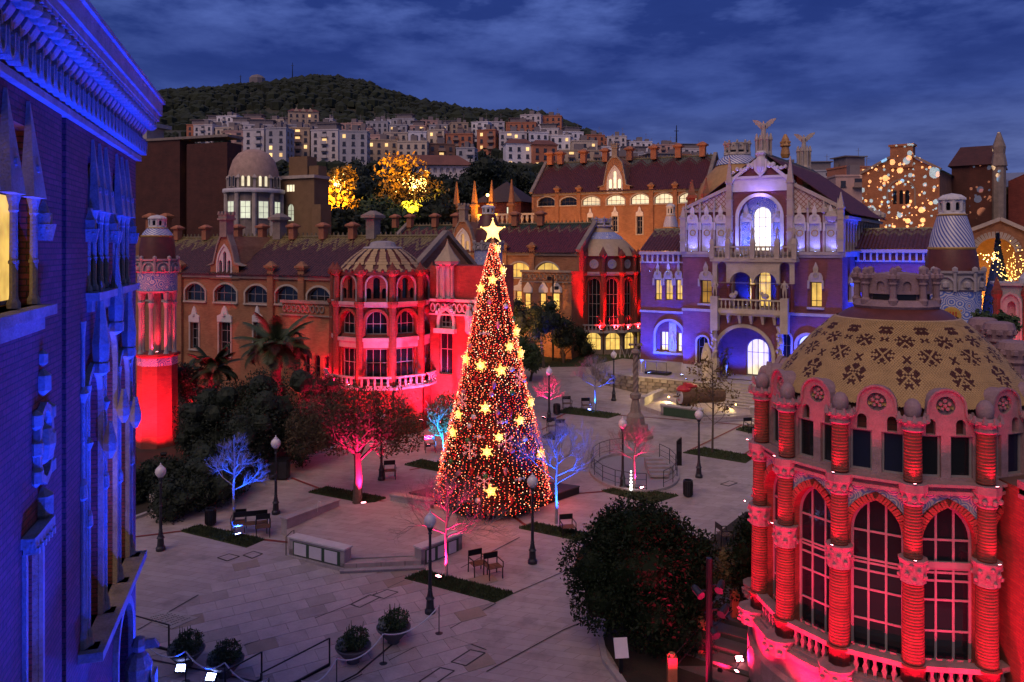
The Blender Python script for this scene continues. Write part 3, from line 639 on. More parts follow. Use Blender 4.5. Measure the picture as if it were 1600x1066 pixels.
# ------------------------------------------------------------------ round pavilions
def mosaic(name, bg, fg, fg2=(.5, .3, .05), sc=3.0):
    m, nt, bs = newmat(name); tc = nd(nt, 'ShaderNodeTexCoord'); v = nd(nt, 'ShaderNodeTexVoronoi', feature='DISTANCE_TO_EDGE'); v.inputs['Scale'].default_value = sc; nt.links.new(tc.outputs['Object'], v.inputs['Vector'])
    w = nd(nt, 'ShaderNodeTexVoronoi'); w.inputs['Scale'].default_value = sc; nt.links.new(tc.outputs['Object'], w.inputs['Vector'])
    e = mth(nt, 'LESS_THAN', mth(nt, 'ABSOLUTE', mth(nt, 'SUBTRACT', mth(nt, 'PINGPONG', w.outputs['Distance'], .17), .09)), .045)
    c = mixc(nt, e, bg, fg); c = mixc(nt, mth(nt, 'LESS_THAN', w.outputs['Distance'], .10), c, fg2)
    nt.links.new(c, bs.inputs['Base Color']); bs.inputs['Roughness'].default_value = .35; bump(nt, bs, v.outputs[0], .3, .02); return m
MOS = mosaic('blue_white_mosaic', (.16, .2, .42), (.55, .5, .48)); MOSW = mosaic('white_blue_mosaic', (.55, .54, .58), (.10, .17, .5), (.6, .3, .05), 2.2)
DT1 = plain('ochre_dome_tile', (.46, .30, .13), .5, .22, 3, .2, world=True); DT2 = plain('brown_dome_tile', (.085, .028, .018), .5, .25, 3, .2, world=True)
DT3 = plain('maroon_tile', (.12, .032, .022), .45, .3, 3, .2); CRM = plain('cream_dome_tile', (.42, .31, .19), .6, .2, 3, .3)
def ringcourse(b, r0, r1, z0, z1, seg=12, c=(0, 0, 0), st=.075, bulge=.012):
    n = max(2, int((z1-z0)/st)); pr = []
    for i in range(n):
        a = z0+(z1-z0)*i/n; e = z0+(z1-z0)*(i+1)/n; r = r0+(r1-r0)*i/n
        pr += [(r+bulge, a+.012), (r+bulge, e-.012), (r-.006, e-.006)]
    b.lathe(pr, seg, c)
RC = Vector((27.7*sin(.449), 27.7*cos(.449), 0)); A0 = R(-110); NB = 14; RR = 4.1; ap = RR*cos(pi/NB); bw = 2*RR*sin(pi/NB)
ro = thing('domed_rotunda', 'near round brick pavilion lit red, with ochre flower tiled dome and stone crown lantern', 'pavilion', RC, 0)
b = MB(); b.lathe([(RR+.36, -3), (RR+.36, .9), (RR+.24, 1.0), (RR+.24, 1.62)], 48, cap=False); b.lathe([(RR+.34, 1.62), (RR+.34, 1.78), (2, 1.78)], 48, cap=False); b.obj('base_wall', STR, ro)
ow, ztop, rise = 1.34, 6.95, 1.0
op = shift(arch(ow, ztop-1.8, rise, 'point', 8), 0, 1.8)
b = MB(); b.panel([(-bw/2, 1.7), (bw/2, 1.7), (bw/2, 7.35), (-bw/2, 7.35)], [op], -ap+.12, .3); lowwall = b.mesh('wall', BRR)
b = MB(); out2 = offset(arch(ow, ztop-1.8, rise, 'point', 8), .2); 
apx = [(x, z+1.8) for x, z in out2[2:] if z+1.8 > 6.15][::-1]; b.panel([(-bw/2+.02, 6.15)]+apx+[(bw/2-.02, 6.15), (bw/2-.02, 7.27), (-bw/2+.02, 7.27)], [], -ap+.10, 0); spand = b.mesh('spandrel', MOS)
b = MB(); arp = [p for p in shift(arch(ow, ztop-1.8, rise, 'point', 8), 0, 1.8)]
for k in range(2, len(arp)-1):
    p, q = Vector(arp[k]), Vector(arp[(k+1) % len(arp)])
    for s_ in (0, .5):
        a = p.lerp(q, s_+.03); e = p.lerp(q, s_+.47); d = (q-p).normalized(); nn = Vector((d.y, -d.x))*.2
        if p.y > 5.5 or q.y > 5.5: b.prism([(a.x, a.y), (e.x, e.y), (e.x+nn.x, e.y+nn.y), (a.x+nn.x, a.y+nn.y)], -ap+.0+random.uniform(-.008, .008), -ap+.115)
vous = b.mesh('arch_bricks', BRR)
gout = [(-bw/2, 7.5), (bw/2, 7.5), (bw/2, 9.05), (.62, 9.1), (.50, 9.28), (.46, 9.45)]+[(.46*cos(a*pi/10), 9.56+.46*sin(a*pi/10)) for a in range(0, 11)]+[(-.46, 9.45), (-.50, 9.28), (-.62, 9.1), (-bw/2, 9.05)]
gh = [shift(arch(.56, 1.12, 0), x, 7.68) for x in (-.40, .40)]+[shift(arch(.25, .42, .13, 'round', 5), x, 8.82) for x in (-.38, .38)]+[[(.25*cos(-a*pi/8), 9.60+.25*sin(-a*pi/8)) for a in range(16)]]
b = MB(); b.panel(gout, gh, -ap+.22, .2); m = len(gout)
b.add([(x, y, z) for y in (-ap+.22, -ap+.62) for x, z in gout[2:]], [(i, i+1, i+1+m-2, i+m-2) for i in range(m-3)]); gabw = b.mesh('gable_wall', STR)
b = MB(); b.ring(gout[3:-1], .05, -ap+.14, -ap+.3, 'open'); gabr = b.mesh('gable_moulding', STR)
b = MB()
for a in range(5): b.ball((.12*cos(a*2*pi/5+.3), -ap+.3, 9.60+.12*sin(a*2*pi/5+.3)), .065, 7)
b.ball((0, -ap+.28, 9.6), .06, 6)
for a in range(6): b.bar((0, -ap+.33, 9.6), (.25*cos(a*pi/3), -ap+.33, 9.6+.25*sin(a*pi/3)), .02)
b.panel([(.25*cos(a*pi/8), 9.60+.25*sin(a*pi/8)) for a in range(16)], [], -ap+.36, 0); rose = b.mesh('rosette', STR)
b = MB(); b.box(-bw/2, bw/2, -ap+.02, -ap+.5, 7.40, 7.52); b.box(-bw/2, bw/2, -ap-.06, -ap+.3, 7.30, 7.395); b.box(-bw/2-.02, bw/2+.02, -ap-.14, -ap+.3, 7.525, 7.60); corn = b.mesh('cornice', STR)
b = MB(); b.box(-bw/2-.05, bw/2+.05, -ap-.24, -ap+.1, 2.42, 2.56); b.box(-bw/2-.05, bw/2+.05, -ap-.21, -ap+.07, 1.78, 1.88); rail = b.mesh('rail', STR)
b = MB(); b.prism([(-.05, 0), (.05, 0), (.04, .15), (.075, .25), (.03, .38), (.055, .54), (-.055, .54), (-.03, .38), (-.075, .25), (-.04, .15)], -.05, .05); balm = b.mesh('baluster', STR)
b = MB(); b.lathe([(.30, 1.8), (.30, 2.5), (.36, 2.52), (.36, 2.6)], 8); base_c = b
ringcourse(b, .27, .25, 2.6, 4.85, 14, st=.085); lowc = b.mesh('column_shaft', BRR, True)
b = MB(); b.lathe([(.28, 4.85), (.33, 4.88), (.32, 4.95), (.34, 5.4), (.37, 5.46), (.37, 5.52)], 10)
for i in range(14): a = i*2.4; b.ball((.33*cos(a), .33*sin(a), 4.98+.03*i), .075, 5)
midc = b.mesh('carved_band', STR)
b = MB(); ringcourse(b, .22, .21, 5.52, 7.0, 14, st=.085); upc = b.mesh('column_shaft', BRR, True)
b = MB(); b.lathe([(.24, 7.0), (.27, 7.06), (.25, 7.12), (.34, 7.36), (.36, 7.4), (.36, 7.62)], 10)
for i in range(8): a = i*pi/4; b.ball((.31*cos(a), .31*sin(a), 7.2), .09, 5)
capm = b.mesh('capital', STR)
b = MB(); ringcourse(b, .22, .205, 7.62, 8.95, 14, st=.085); drc = b.mesh('drum_column', BRR, True)
b = MB(); b.lathe([(.24, 8.95), (.29, 9.0), (.25, 9.06), (.27, 9.2)], 10)
for i in range(9):
    a = i*2*pi/9; b.ball((.32*cos(a), .32*sin(a), 9.24), .10, 5, .085); b.taper(.36*cos(a), .36*sin(a), 9.24, 9.42, .06, .06, .02, .02)
b.lathe([(.34, 9.2), (.36, 9.28), (.2, 9.34)], 10); drcap = b.mesh('flower_capital', STR)
b = MB(); b.smooth = True; b.ball((0, 0, 9.52), .22, 12, .3); fin = b.mesh('finial', STR, True)
KZ = .947; LZ = 1.7*(1-KZ); DZ = -.3
def low(o): o.scale[2] = KZ; o.location[2] = LZ+o.location[2]*KZ; return o
for k in range(NB):
    av = A0+k*2*pi/NB; am = av+pi/NB; rz = am+pi/2
    low(put('wall', lowwall, ro, (0, 0, 0), rz)); low(put('spandrel', spand, ro, (0, 0, 0), rz)); low(put('arch_bricks', vous, ro, (0, 0, 0), rz)); put('gable_wall', gabw, ro, (0, 0, DZ), rz)
    put('gable_moulding', gabr, ro, (0, 0, DZ), rz); put('rosette', rose, ro, (0, 0, DZ), rz); put('cornice', corn, ro, (0, 0, DZ), rz); put('rail', rail, ro, (0, 0, 0), rz)
    c, s = cos(av), sin(av); vis = -200 < math.degrees(am) % 360-360 < -20
    for nm, me, rr in (('column_shaft', lowc, RR+.02), ('carved_band', midc, RR+.02), ('column_shaft', upc, RR+.02), ('capital', capm, RR+.02), ('drum_column', drc, RR-.02), ('flower_capital', drcap, RR-.02), ('finial', fin, RR-.05)):
        o = put(nm, me, ro, (rr*c, rr*s, 0), av)
        if nm in ('column_shaft', 'carved_band', 'capital'): low(o)
        else: o.location[2] = DZ
    b_ = put('carved_band', midc, ro, ((RR+.22)*c, (RR+.22)*s, 1.0-3.1), av); b_.scale = (1.3, 1.3, .75)
    if vis:
        for i in range(7):
            x = -bw/2+.2+i*(bw-.4)/6; y = -ap-.07; cc, ss = cos(rz), sin(rz); put('baluster', balm, ro, (x*cc-y*ss, x*ss+y*cc, 1.88), rz)
        # lower glazing: tall light, transom, arched head
        ws = arch(ow, ztop-1.8, rise, 'point', 8); low(window(ro, 0, 1.8, ws, FRM, GLS, 3, (.14, .3, .47, .575, .62, .64, .80), -ap+.34, .07, mw=.06, rz=rz))
        bb = MB(); bb.box(-ow/2, ow/2, -.06, .06, 3.15, 3.32); bb.obj('transom', FRM, ro, (-(-ap+.32)*sin(rz), (-ap+.32)*cos(rz), 1.8), rz) if k == 0 else None
        for x in (-.40, .40): window(ro, x, 7.68+DZ, arch(.56, 1.12, 0), FRM, GLB2 if k % 3 == 1 else GLS, 1, (), -ap+.36, .05, rz=rz)
b = MB(); b.lathe([(3.6, 1.6), (3.6, 9.2)], 32, cap=False); b.obj('inner_wall', BRD, ro)
for k in range(NB):                        # floodlights standing on the balcony between columns
    am = A0+(k+.5)*2*pi/NB; d = math.degrees(am) % 360-360
    if -175 < d < -45:
        p = RC+Vector(((RR+1.1)*cos(am+.02), (RR+1.1)*sin(am+.02), .5)); q = RC+Vector(((RR-.1)*cos(am), (RR-.1)*sin(am), 6.0))
        flood(p, q, RED, 900, 'small red floodlight under the balustrade of the near rotunda', 120, sz=.14, group='red floodlights on the near rotunda balustrade')
        p = RC+Vector(((RR+3.6)*cos(am), (RR+3.6)*sin(am), -.3)); q = RC+Vector(((RR)*cos(am), (RR)*sin(am), 7.4))
        flood(p, q, RED, 2300, 'red floodlight on the bank below the near rotunda', 95, sz=.25, group='red floodlights below the near rotunda')
# dome with scale tiles
prof = [(3.68, 9.2), (3.2, 9.85), (2.62, 10.55), (2.0, 11.15), (1.5, 11.55), (1.1, 11.72)]
def smoothprof(p, n=60):
    ds = [0]
    for a, c in zip(p, p[1:]): ds.append(ds[-1]+hypot(c[0]-a[0], c[1]-a[1]))
    o = []
    for i in range(n+1):
        s = ds[-1]*i/n
        for j in range(len(p)-1):
            if s <= ds[j+1]+1e-9:
                t = (s-ds[j])/(ds[j+1]-ds[j]); p0 = p[max(j-1, 0)]; p1 = p[j]; p2 = p[j+1]; p3 = p[min(j+2, len(p)-1)]
                o.append(tuple(.5*((2*p1[q])+(-p0[q]+p2[q])*t+(2*p0[q]-5*p1[q]+4*p2[q]-p3[q])*t*t+(-p0[q]+3*p1[q]-3*p2[q]+p3[q])*t**3) for q in (0, 1))); break
    return o, ds[-1]
sm, Ld = smoothprof(prof); b = MB(); b.smooth = True; b.lathe([(r-.03, z-.02) for r, z in sm], 64, cap=False); b.c = 0; b.obj('dome_shell', DT3, ro)
rowh = .048; nr = int(Ld*.80/rowh)
fl = []
s_of = lambda z: min(range(len(sm)), key=lambda i: abs(sm[i][1]-z))/60*Ld
def s_y(y): return min(range(60), key=lambda i: abs(HY+(CH-sm[i][1])*F/(24.95-sm[i][0]*.98)-y))/60*Ld
for i in range(14):
    a = A0+i*2*pi/14; h_ = pi/14
    fl += [(a, s_y(590), .34, 6), (a+h_, s_y(557), .30, 6), (a, s_y(563), .13, 4), (a, s_y(537), .25, 6), (a+h_, s_y(534), .10, 4), (a+h_, s_y(518), .19, 6)]
def brown(a, s, r):
    for fa, fs, fr, n in fl:
        y = s-fs
        if abs(y) > fr*1.1: continue
        da = (a-fa+pi) % (2*pi)-pi; x = da*r
        if abs(x) > fr*1.1: continue
        rho = hypot(x, y)
        if n == 4:
            if rho < fr and abs(abs(x)-abs(y)) < fr*.38: return True
            continue
        if rho < fr*.14 or rho > fr: continue
        ph = abs((atan2(y, x)+pi/2+pi/6) % (pi/3)-pi/6); w = rho*sin(ph)
        if rho < fr*.55: ok = w < fr*.10
        elif rho < fr*.82: ok = w < fr*.26
        else: ok = fr*.07 < w < fr*.26
        if ok: return True
    return False
def tile_pts(a, s, r0, z0, tx, tz_, w, h, lift):
    ra = Vector((cos(a), sin(a), 0)); tg = Vector((-sin(a), cos(a), 0)); dn = Vector((-tx*ra.x, -tx*ra.y, -tz_)); nn = ra*tz_-Vector((0, 0, tx)); nn = nn if nn.dot(ra) > 0 else -nn
    c = ra*r0+Vector((0, 0, z0))
    return c, tg, dn, nn
tiles = []
for row_ in range(nr):
    s = rowh*(row_+.5); i = min(59, int(s/Ld*60)); t = s/Ld*60-i; r = sm[i][0]+(sm[i+1][0]-sm[i][0])*t; z = sm[i][1]+(sm[i+1][1]-sm[i][1])*t
    d = Vector((sm[i+1][0]-sm[i][0], sm[i+1][1]-sm[i][1])).normalized(); n = 14*int(2*pi*r/.076/14)
    for k in range(n):
        a = (A0+2*pi*(k+.5*(row_ % 2))/n) % (2*pi); tiles.append((a, s, r, z, d.x, d.y, 2*pi*r/n, brown(a, s, r)))
va = R(-116); tiles.sort(key=lambda t: (abs((t[0]-va+pi) % (2*pi)-pi)*t[2]*.5+abs(t[1]-1.5)))
def tile_geo(b, w, h, X=None):
    vs = [(-w*.5, h*.75, .0), (w*.5, h*.75, .0), (w*.46, -h*.1, .02), (w*.2, -h*.62, .034), (-w*.2, -h*.62, .034), (-w*.46, -h*.1, .02), (-w*.2, -h*.62, .005), (w*.2, -h*.62, .005), (-w*.46, -h*.1, -.004), (w*.46, -h*.1, -.004)]
    if X: vs = [X @ Vector(v) for v in vs]
    b.add(vs, [(0, 5, 2, 1), (5, 4, 3, 2), (4, 6, 7, 3), (5, 8, 6, 4), (3, 7, 9, 2)])
bt = MB(); tile_geo(bt, .155, rowh*1.45); tm = [bt.mesh('dome_tile', DT1), bt.mesh('dome_tile', DT2)]
bt = MB()
for n_, (a, s, r, z, dx, dz, w, br) in enumerate(tiles):
    ra = Vector((cos(a), sin(a), 0)); tg = Vector((-sin(a), cos(a), 0)); up = ra*dx+Vector((0, 0, dz)); nn = tg.cross(up); c = ra*r+Vector((0, 0, z))
    M_ = Matrix(((tg.x, up.x, nn.x, c.x), (tg.y, up.y, nn.y, c.y), (tg.z, up.z, nn.z, c.z), (0, 0, 0, 1)))
    M_ = M_ @ Matrix.Rotation(random.uniform(-.02, .02), 4, 'Z')
    bt.c = 1 if br else 0; tile_geo(bt, w*.97, rowh*1.5, M_)
stuff(bt.obj('dome_tiles', [DT1, DT2], ro))
def crown(parent, z, r, h, mat, n=8, name='lantern'):
    b = MB(); b.lathe([(r*1.05, 0), (r*1.12, h*.1), (r*1.02, h*.24), (r*.95, h*.26)], 24); b.lathe([(r*.80, h*.24), (r*.80, h*.9), (r*.2, h*1.0)], 24, cap=False)
    b.obj(name+'_base', mat, parent, (0, 0, z))
    b = MB(); rr = r*.055/1.0
    b.lathe([(r*.11, 0), (r*.13, h*.12), (r*.09, h*.18), (r*.085, h*.5), (r*.12, h*.55), (r*.10, h*.6), (r*.15, h*.68)], 8)
    for i in range(5): b.ball((r*.10*cos(i*1.26), r*.10*sin(i*1.26), h*.74), r*.095, 6)
    b.ball((0, 0, h*.88), r*.12, 6); cm = b.mesh(name+'_column', mat)
    b = MB(); w = 2*r*.93*sin(pi/n); b.panel([(-w/2, h*.42), (w/2, h*.42), (w/2, h*.84), (w*.2, h*.95), (-w*.2, h*.95), (-w/2, h*.84)], [shift(arch(w*.3, h*.26, w*.15, 'round', 4), 0, h*.5)], -r*.93*cos(pi/n), .1)
    b.add([(x, y, zz) for y in (-r*.93*cos(pi/n)+.1,) for x, zz in [(-w/2, h*.42), (w/2, h*.42), (w/2, h*.84), (w*.2, h*.95), (-w*.2, h*.95), (-w/2, h*.84)]], [(5, 4, 3, 2, 1, 0)]); am_ = b.mesh(name+'_arch', mat)
    b = MB(); b.box(-w*.34, w*.34, -r*.815, -r*.80, h*.27, h*.42); dk = b.mesh(name+'_shade_plate', BLK)  # black plate put in as the shade between lantern columns
    for k in range(n):
        a = 2*pi*(k+.35)/n; put(name+'_column', cm, parent, (r*cos(a), r*sin(a), z+h*.14), a); put(name+'_arch', am_, parent, (0, 0, z), a+pi/n+pi/2); put(name+'_shade_plate', dk, parent, (0, 0, z), a+pi/n+pi/2)
crown(ro, 11.62, 1.12, 1.15, STR)
b = MB(); b.box(1.0, 9, -4.75, 3, -3, 7.35); b.obj('wing_wall', BRR, ro); b = MB(); b.box(.95, 9, -4.83, -4.5, 7.36, 7.56); b.box(.97, 9, -4.80, -4.5, 7.1, 7.2)
for i in range(26): b.box(1.0+i*.3, 1.15+i*.3, -4.81, -4.5, 7.21, 7.355)
b.obj('frieze', STR, ro)
b = MB(); b.lathe([(.34, 0), (.32, .8), (.42, .9), (.40, 1.0), (.5, 1.3), (.44, 1.5), (.3, 1.55)], 12)
for i in range(9): b.ball((.42*cos(i*.7), .42*sin(i*.7), 1.2), .13, 6)
cc_ = b.mesh('carved_chimney', STR)
for px, py, Y in ((1561, 528, 27), (1584, 560, 24.5), (1536, 520, 29)):
    p = A(px, py, Y); put('carved_chimney', cc_, ro, (p.x-RC.x, p.y-RC.y, p.z-1.0))
b = MB(); b.box(3.4, 9, -2, 5, 3, 9.2); b.obj('wing_block', BRR, ro)
for p in (A(1545, 505, 28), A(1575, 512, 26)): pass

# -- red octagon-like pavilion at left centre
def small_rotunda(name, label, C, N, rr, a0, lv, mats, domefn, red_bays=None, ground=0):
    t = thing(name, label, 'pavilion', C, 0); ap = rr*cos(pi/N); bw = 2*rr*sin(pi/N)
    zg, zb, zr, w0, w1, zc, u0, u1, ze = lv   # ground, balcony floor, rail top, window sill, window top, cornice, drum window, top, eaves
    def bay(mb, nm, mt): return mb.mesh(nm, mt)
    wd = bw*.66; b = MB(); hs = [shift(arch(wd, zr+(w0-zr)*.0+1.55, .0), 0, zb+.1)] if mats['kind'] == 'tiers' else []
    if mats['kind'] == 'tiers':
        h1 = w0-.9-zb-.15; hs = [shift(arch(wd, h1, 0), 0, zb+.12)]; hs.append(shift(arch(wd, w1-w0, wd*.5, 'point', 6), 0, w0))
    else: hs = [shift(arch(wd, w1-zb-.1, wd*.55, 'point', 6), 0, zb+.1)]
    b.panel([(-bw/2, zb), (bw/2, zb), (bw/2, zc), (-bw/2, zc)], hs, -ap+.15, .25); wm = b.mesh('wall', BRR)
    dh = []
    if mats['kind'] == 'tiers': dh = [shift(arch(bw*.2, u1-u0, bw*.1, 'round', 4), 0, u0)]+[shift(arch(bw*.16, (u1-u0)*.5, bw*.08, 'round', 3), x, u0) for x in (-bw*.24, bw*.24)]
    b = MB(); b.panel([(-bw/2, zc), (bw/2, zc), (bw/2, ze), (-bw/2, ze)], dh, -ap+.2, .2); dm = b.mesh('drum_wall', BRR)
    b = MB(); b.add([(x, -ap+.38, z) for x, z in [(-bw/2, zc), (bw/2, zc), (bw/2, ze), (-bw/2, ze)]], [(0, 1, 2, 3)]); dg = b.mesh('drum_glass', GLS)
    b = MB()
    if mats['kind'] == 'tiers': b.ring(arch(bw*.6, u1-u0+.25, bw*.3, 'round', 6), .1, -ap+.05, -ap+.19, False, .0)
    else: b.lathe([(.0, 0), (.44, .0), (.46, .08), (.38, .1), (.36, .05), (.1, .05), (.08, .12), (0, .12)], 16)
    rm_ = b.mesh('window_moulding' if mats['kind'] == 'tiers' else 'roundel', STG)
    b = MB(); b.box(-bw/2, bw/2, -ap-.12, -ap+.3, zc-.1, zc+.1); b.box(-bw/2, bw/2, -ap-.02, -ap+.3, zc-.25, zc-.105)
    if mats['kind'] == 'tiers': b.box(-bw/2, bw/2, -ap-.0, -ap+.149, w0-.85, w0-.45); b.box(-bw/2, bw/2, -ap-.1, -ap+.149, w0-.44, w0-.2)
    cm = b.mesh('cornice', STG)
    b = MB(); b.box(-bw/2, bw/2, -ap-.62, -ap-.42, zr-.12, zr); b.box(-bw/2, bw/2, -ap-.6, -ap-.44, zb, zb+.1); b.box(-bw/2-.12, bw/2+.12, -ap-.66, -ap+.4, zb-.15, zb-.002); rl = b.mesh('rail', STG)
    b = MB(); b.prism([(-.05, 0), (.05, 0), (.07, (zr-zb)*.35), (.04, zr-zb-.22), (-.04, zr-zb-.22), (-.07, (zr-zb)*.35)], -.05, .05); bl = b.mesh('baluster', STG)
    b = MB(); b.ring(arch(wd, (w1-w0) if mats['kind'] == 'tiers' else w1-zb-.1, wd*.5, 'point', 6), .16, -ap-.03, -ap+.149, False); arm = b.mesh('arch_moulding', BRR)
    b = MB(); ringcourse(b, .24, .22, zb, zc-.3, 8, st=.2); b.lathe([(.24, zc-.3), (.36, zc-.05), (.36, zc+.12)], 8); colm = b.mesh('column', BRR)
    b = MB(); ringcourse(b, .2, .19, zc+.12, ze-.35, 8, st=.2); b.lathe([(.2, ze-.35), (.36, ze-.05), (.36, ze+.1), (.12, ze+.4), (0, ze+.62)], 8)
    for i in range(6): b.ball((.3*cos(i*1.05), .3*sin(i*1.05), ze-.12), .11, 5)
    uc = b.mesh('drum_column', BRR)
    for k in range(N):
        av = a0+k*2*pi/N; am = av+pi/N; rz = am+pi/2
        for nm, me in (('wall', wm), ('drum_wall', dm), ('drum_glass', dg), ('cornice', cm), ('rail', rl)): put(nm, me, t, (0, 0, 0), rz)
        if mats['kind'] == 'tiers': put('window_moulding', rm_, t, (0, 0, u0-.1) if 0 else (0, 0, u0-.12), rz)
        else:
            o = put('roundel', rm_, t, ((ap-.2)*cos(am), (ap-.2)*sin(am), (zc+ze)/2-.02)); o.rotation_euler = (pi/2, 0, rz); 
        put('arch_moulding', arm, t, (0, 0, w0 if mats['kind'] == 'tiers' else zb+.1), rz)
        put('column', colm, t, (rr*cos(av), rr*sin(av), 0)); put('drum_column', uc, t, ((rr-.05)*cos(av), (rr-.05)*sin(av), 0))
        d = math.degrees(am) % 360-360
        if -185 < d < 0:
            for i in range(5):
                x = -bw/2+.22+i*(bw-.44)/4; y = -ap-.52; cc, ss = cos(rz), sin(rz); put('baluster', bl, t, (x*cc-y*ss, x*ss+y*cc, zb+.1), rz)
            if mats['kind'] == 'tiers':
                window(t, 0, zb+.12, arch(wd, h1, 0), FRM, GLS, 3, (.6,), -ap+.38, rz=rz); window(t, 0, w0, arch(wd, w1-w0, wd*.5, 'point', 6), FRM, GLS, 3, (.45,), -ap+.38, rz=rz)
            else: window(t, 0, zb+.1, arch(wd, w1-zb-.1, wd*.55, 'point', 6), FRM, LITD if mats.get('lit') and k == mats['lit'] else GLS, 3, (.25, .5, .68), -ap+.38, rz=rz)
    # base storey
    b = MB(); hs = []
    if mats.get('base_win'): hs = [shift(arch(bw*.8, mats['base_win'], .5, 'seg', 5), 0, zg+.35)]
    b.panel([(-bw/2, zg-2), (bw/2, zg-2), (bw/2, zb-.15), (-bw/2, zb-.15)], hs, -ap-.2, .25); bm = b.mesh('base_wall', STD if mats['kind'] != 'tiers' else BRR)
    for k in range(N):
        am = a0+(k+.5)*2*pi/N; put('base_wall', bm, t, (0, 0, 0), am+pi/2)
        if hs and -170 < math.degrees(am) % 360-360 < -10: window(t, 0, zg+.35, arch(bw*.8, mats['base_win'], .5, 'seg', 5), FRD, LIT, 3, (.65,), -ap, rz=am+pi/2)
    b = MB(); b.lathe([(rr-.75, zb), (rr-.75, ze)], N, cap=False); b.obj('inner_wall', BRD, t)
    domefn(t, ze); return t
C1 = A(598, 388, 54.2); C1.z = 0; R1 = 3.4
def dome1(t, ze):
    b = MB(); b.smooth = True; b.lathe([(3.15, ze-.1), (2.75, ze+.2), (2.2, ze+.75), (1.6, ze+1.2), (1.15, ze+1.45), (.9, ze+1.5)], 40, cap=False); b.obj('dome_shell', DT3, t)
    pr = [(3.2, ze-.05), (2.82, ze+.22), (2.27, ze+.78), (1.66, ze+1.24), (1.2, ze+1.5)]
    b = MB()
    for k in range(20):
        a = (k+.5)*2*pi/20
        for (r0, z0), (r1, z1) in zip(pr, pr[1:]):
            w0, w1 = .36*r0/3.2+.05, .36*r1/3.2+.05
            for s_ in range(3):
                ra, rb = r0+(r1-r0)*s_/3, r0+(r1-r0)*(s_+.8)/3; za, zb_ = z0+(z1-z0)*s_/3, z0+(z1-z0)*(s_+.8)/3; ww = w0*(1.0 if (s_ % 2) else .72) if r0 > 2.5 else w0*.7
                b.add([(ra*cos(a-ww/ra), ra*sin(a-ww/ra), za+.03), (ra*cos(a+ww/ra), ra*sin(a+ww/ra), za+.03), (rb*cos(a+ww*.9/rb), rb*sin(a+ww*.9/rb), zb_+.05), (rb*cos(a-ww*.9/rb), rb*sin(a-ww*.9/rb), zb_+.05)], [(0, 1, 2, 3)])
    b.obj('dome_ribs', DT1, t)
    b = MB(); b.lathe([(1.3, ze+1.38), (1.36, ze+1.5), (1.25, ze+1.6), (.9, ze+1.62)], 24); b.lathe([(.95, ze+1.6), (.8, ze+1.9), (.4, ze+2.0)], 16); b.obj('lantern_ring', STG, t)
    b = MB(); b.lathe([(3.3, ze-.25), (3.3, ze-.05), (3.0, ze+.1)], 20, cap=False)
    for k in range(40): b.ball((3.3*cos(k*pi/20), 3.3*sin(k*pi/20), ze+.05), .13, 5)
    b.obj('eaves_tiles', DT3, t)
red1 = small_rotunda('round_pavilion', 'round brick pavilion flooded in red light with an openwork ochre dome, beside the Christmas tree', C1, 10, R1, R(-90)+pi/10*.1-pi/10, (1.3, 4.65, 5.35, 7.95, 9.45, 9.95, 10.25, 11.6, 12.0), {'kind': 'tiers'}, dome1)
for k in range(NB):
    av = A0+k*2*pi/NB; d = math.degrees(av) % 360-360
    if -190 < d < -45:
        for dz_, rr_, nm2, pw in ((7.33, .42, 'upper', 45), (5.36, .50, 'middle', 45)):
            flood(RC+Vector(((RR+rr_)*cos(av), (RR+rr_)*sin(av), dz_)), RC+Vector(((RR+.05)*cos(av), (RR+.05)*sin(av), dz_+1.7)), RED, pw, 'tiny red lamp under an '+('upper' if nm2 == 'upper' else 'intermediate')+' column of the near rotunda', 110, sz=.07, group='tiny red column lamps of the near rotunda')
for k in range(9):
    a = R(-175+k*20); flood(C1+Vector(((R1+.38)*cos(a), (R1+.38)*sin(a), 4.75)), C1+Vector(((R1-.15)*cos(a), (R1-.15)*sin(a), 10)), (1, .006, .05), 330, 'small red lamp behind the balustrade of the round pavilion', 130, sz=.1, group='red lamps on the left round pavilion balcony')
for k in range(8):
    a = R(-165+k*21)
    flood(C1+Vector(((R1+4.2)*cos(a), (R1+4.2)*sin(a), 1.6)), C1+Vector(((R1-.2)*cos(a), (R1-.2)*sin(a), 9.0)), (1, .006, .06), 3400, 'red floodlight below the round pavilion left of the tree', 110, sz=.25, group='red floodlights round the left pavilion')
# link wing with its small capped turret, to the right of the round pavilion
FL = Frame(672, 53.5, YW); x1 = FL.at(758, 500)[0]; zt = FL.at(720, 437)[1]
lk = thing('link_wing', 'small red lit wing with carved turret and frieze between round pavilion and Christmas tree', 'building', FL.o, FL.yaw)
dr = FL.rect(686, 707, 520, 585); tw = FL.rect(687, 709, 487, 512)
b = MB(); b.panel([(0, 0), (x1, 0), (x1, zt+.9), (0, zt+.9)], [shift(arch(dr[2], dr[3], 0), dr[0], dr[1]), shift(arch(1.0, 1.15, .7, 'point', 6), tw[0], tw[1])], 0, .3); b.box(0, x1, .31, 4, 0, zt+.9); b.obj('wall', BRR, lk)
window(lk, dr[0], dr[1], arch(dr[2], dr[3], 0), FRM, GLS, 2, (.6,), .25); window(lk, tw[0], tw[1], arch(1.0, 1.15, .7, 'point', 6), STG, GLS, 3, (.3,), .2)
b = MB(); zf = FL.at(720, 470)[1]; b.box(0, x1, -.14, -.002, zf-.1, zf+.08); b.box(0, x1, -.14, -.002, zf-1.0, zf-.9)
for i in range(int(x1/.42)): b.ring([(.25+i*.42+.14*cos(a*pi/4), zf-.5+.24*sin(a*pi/4)) for a in range(8)], .06, -.1, -.002)
b.obj('frieze', STW, lk)
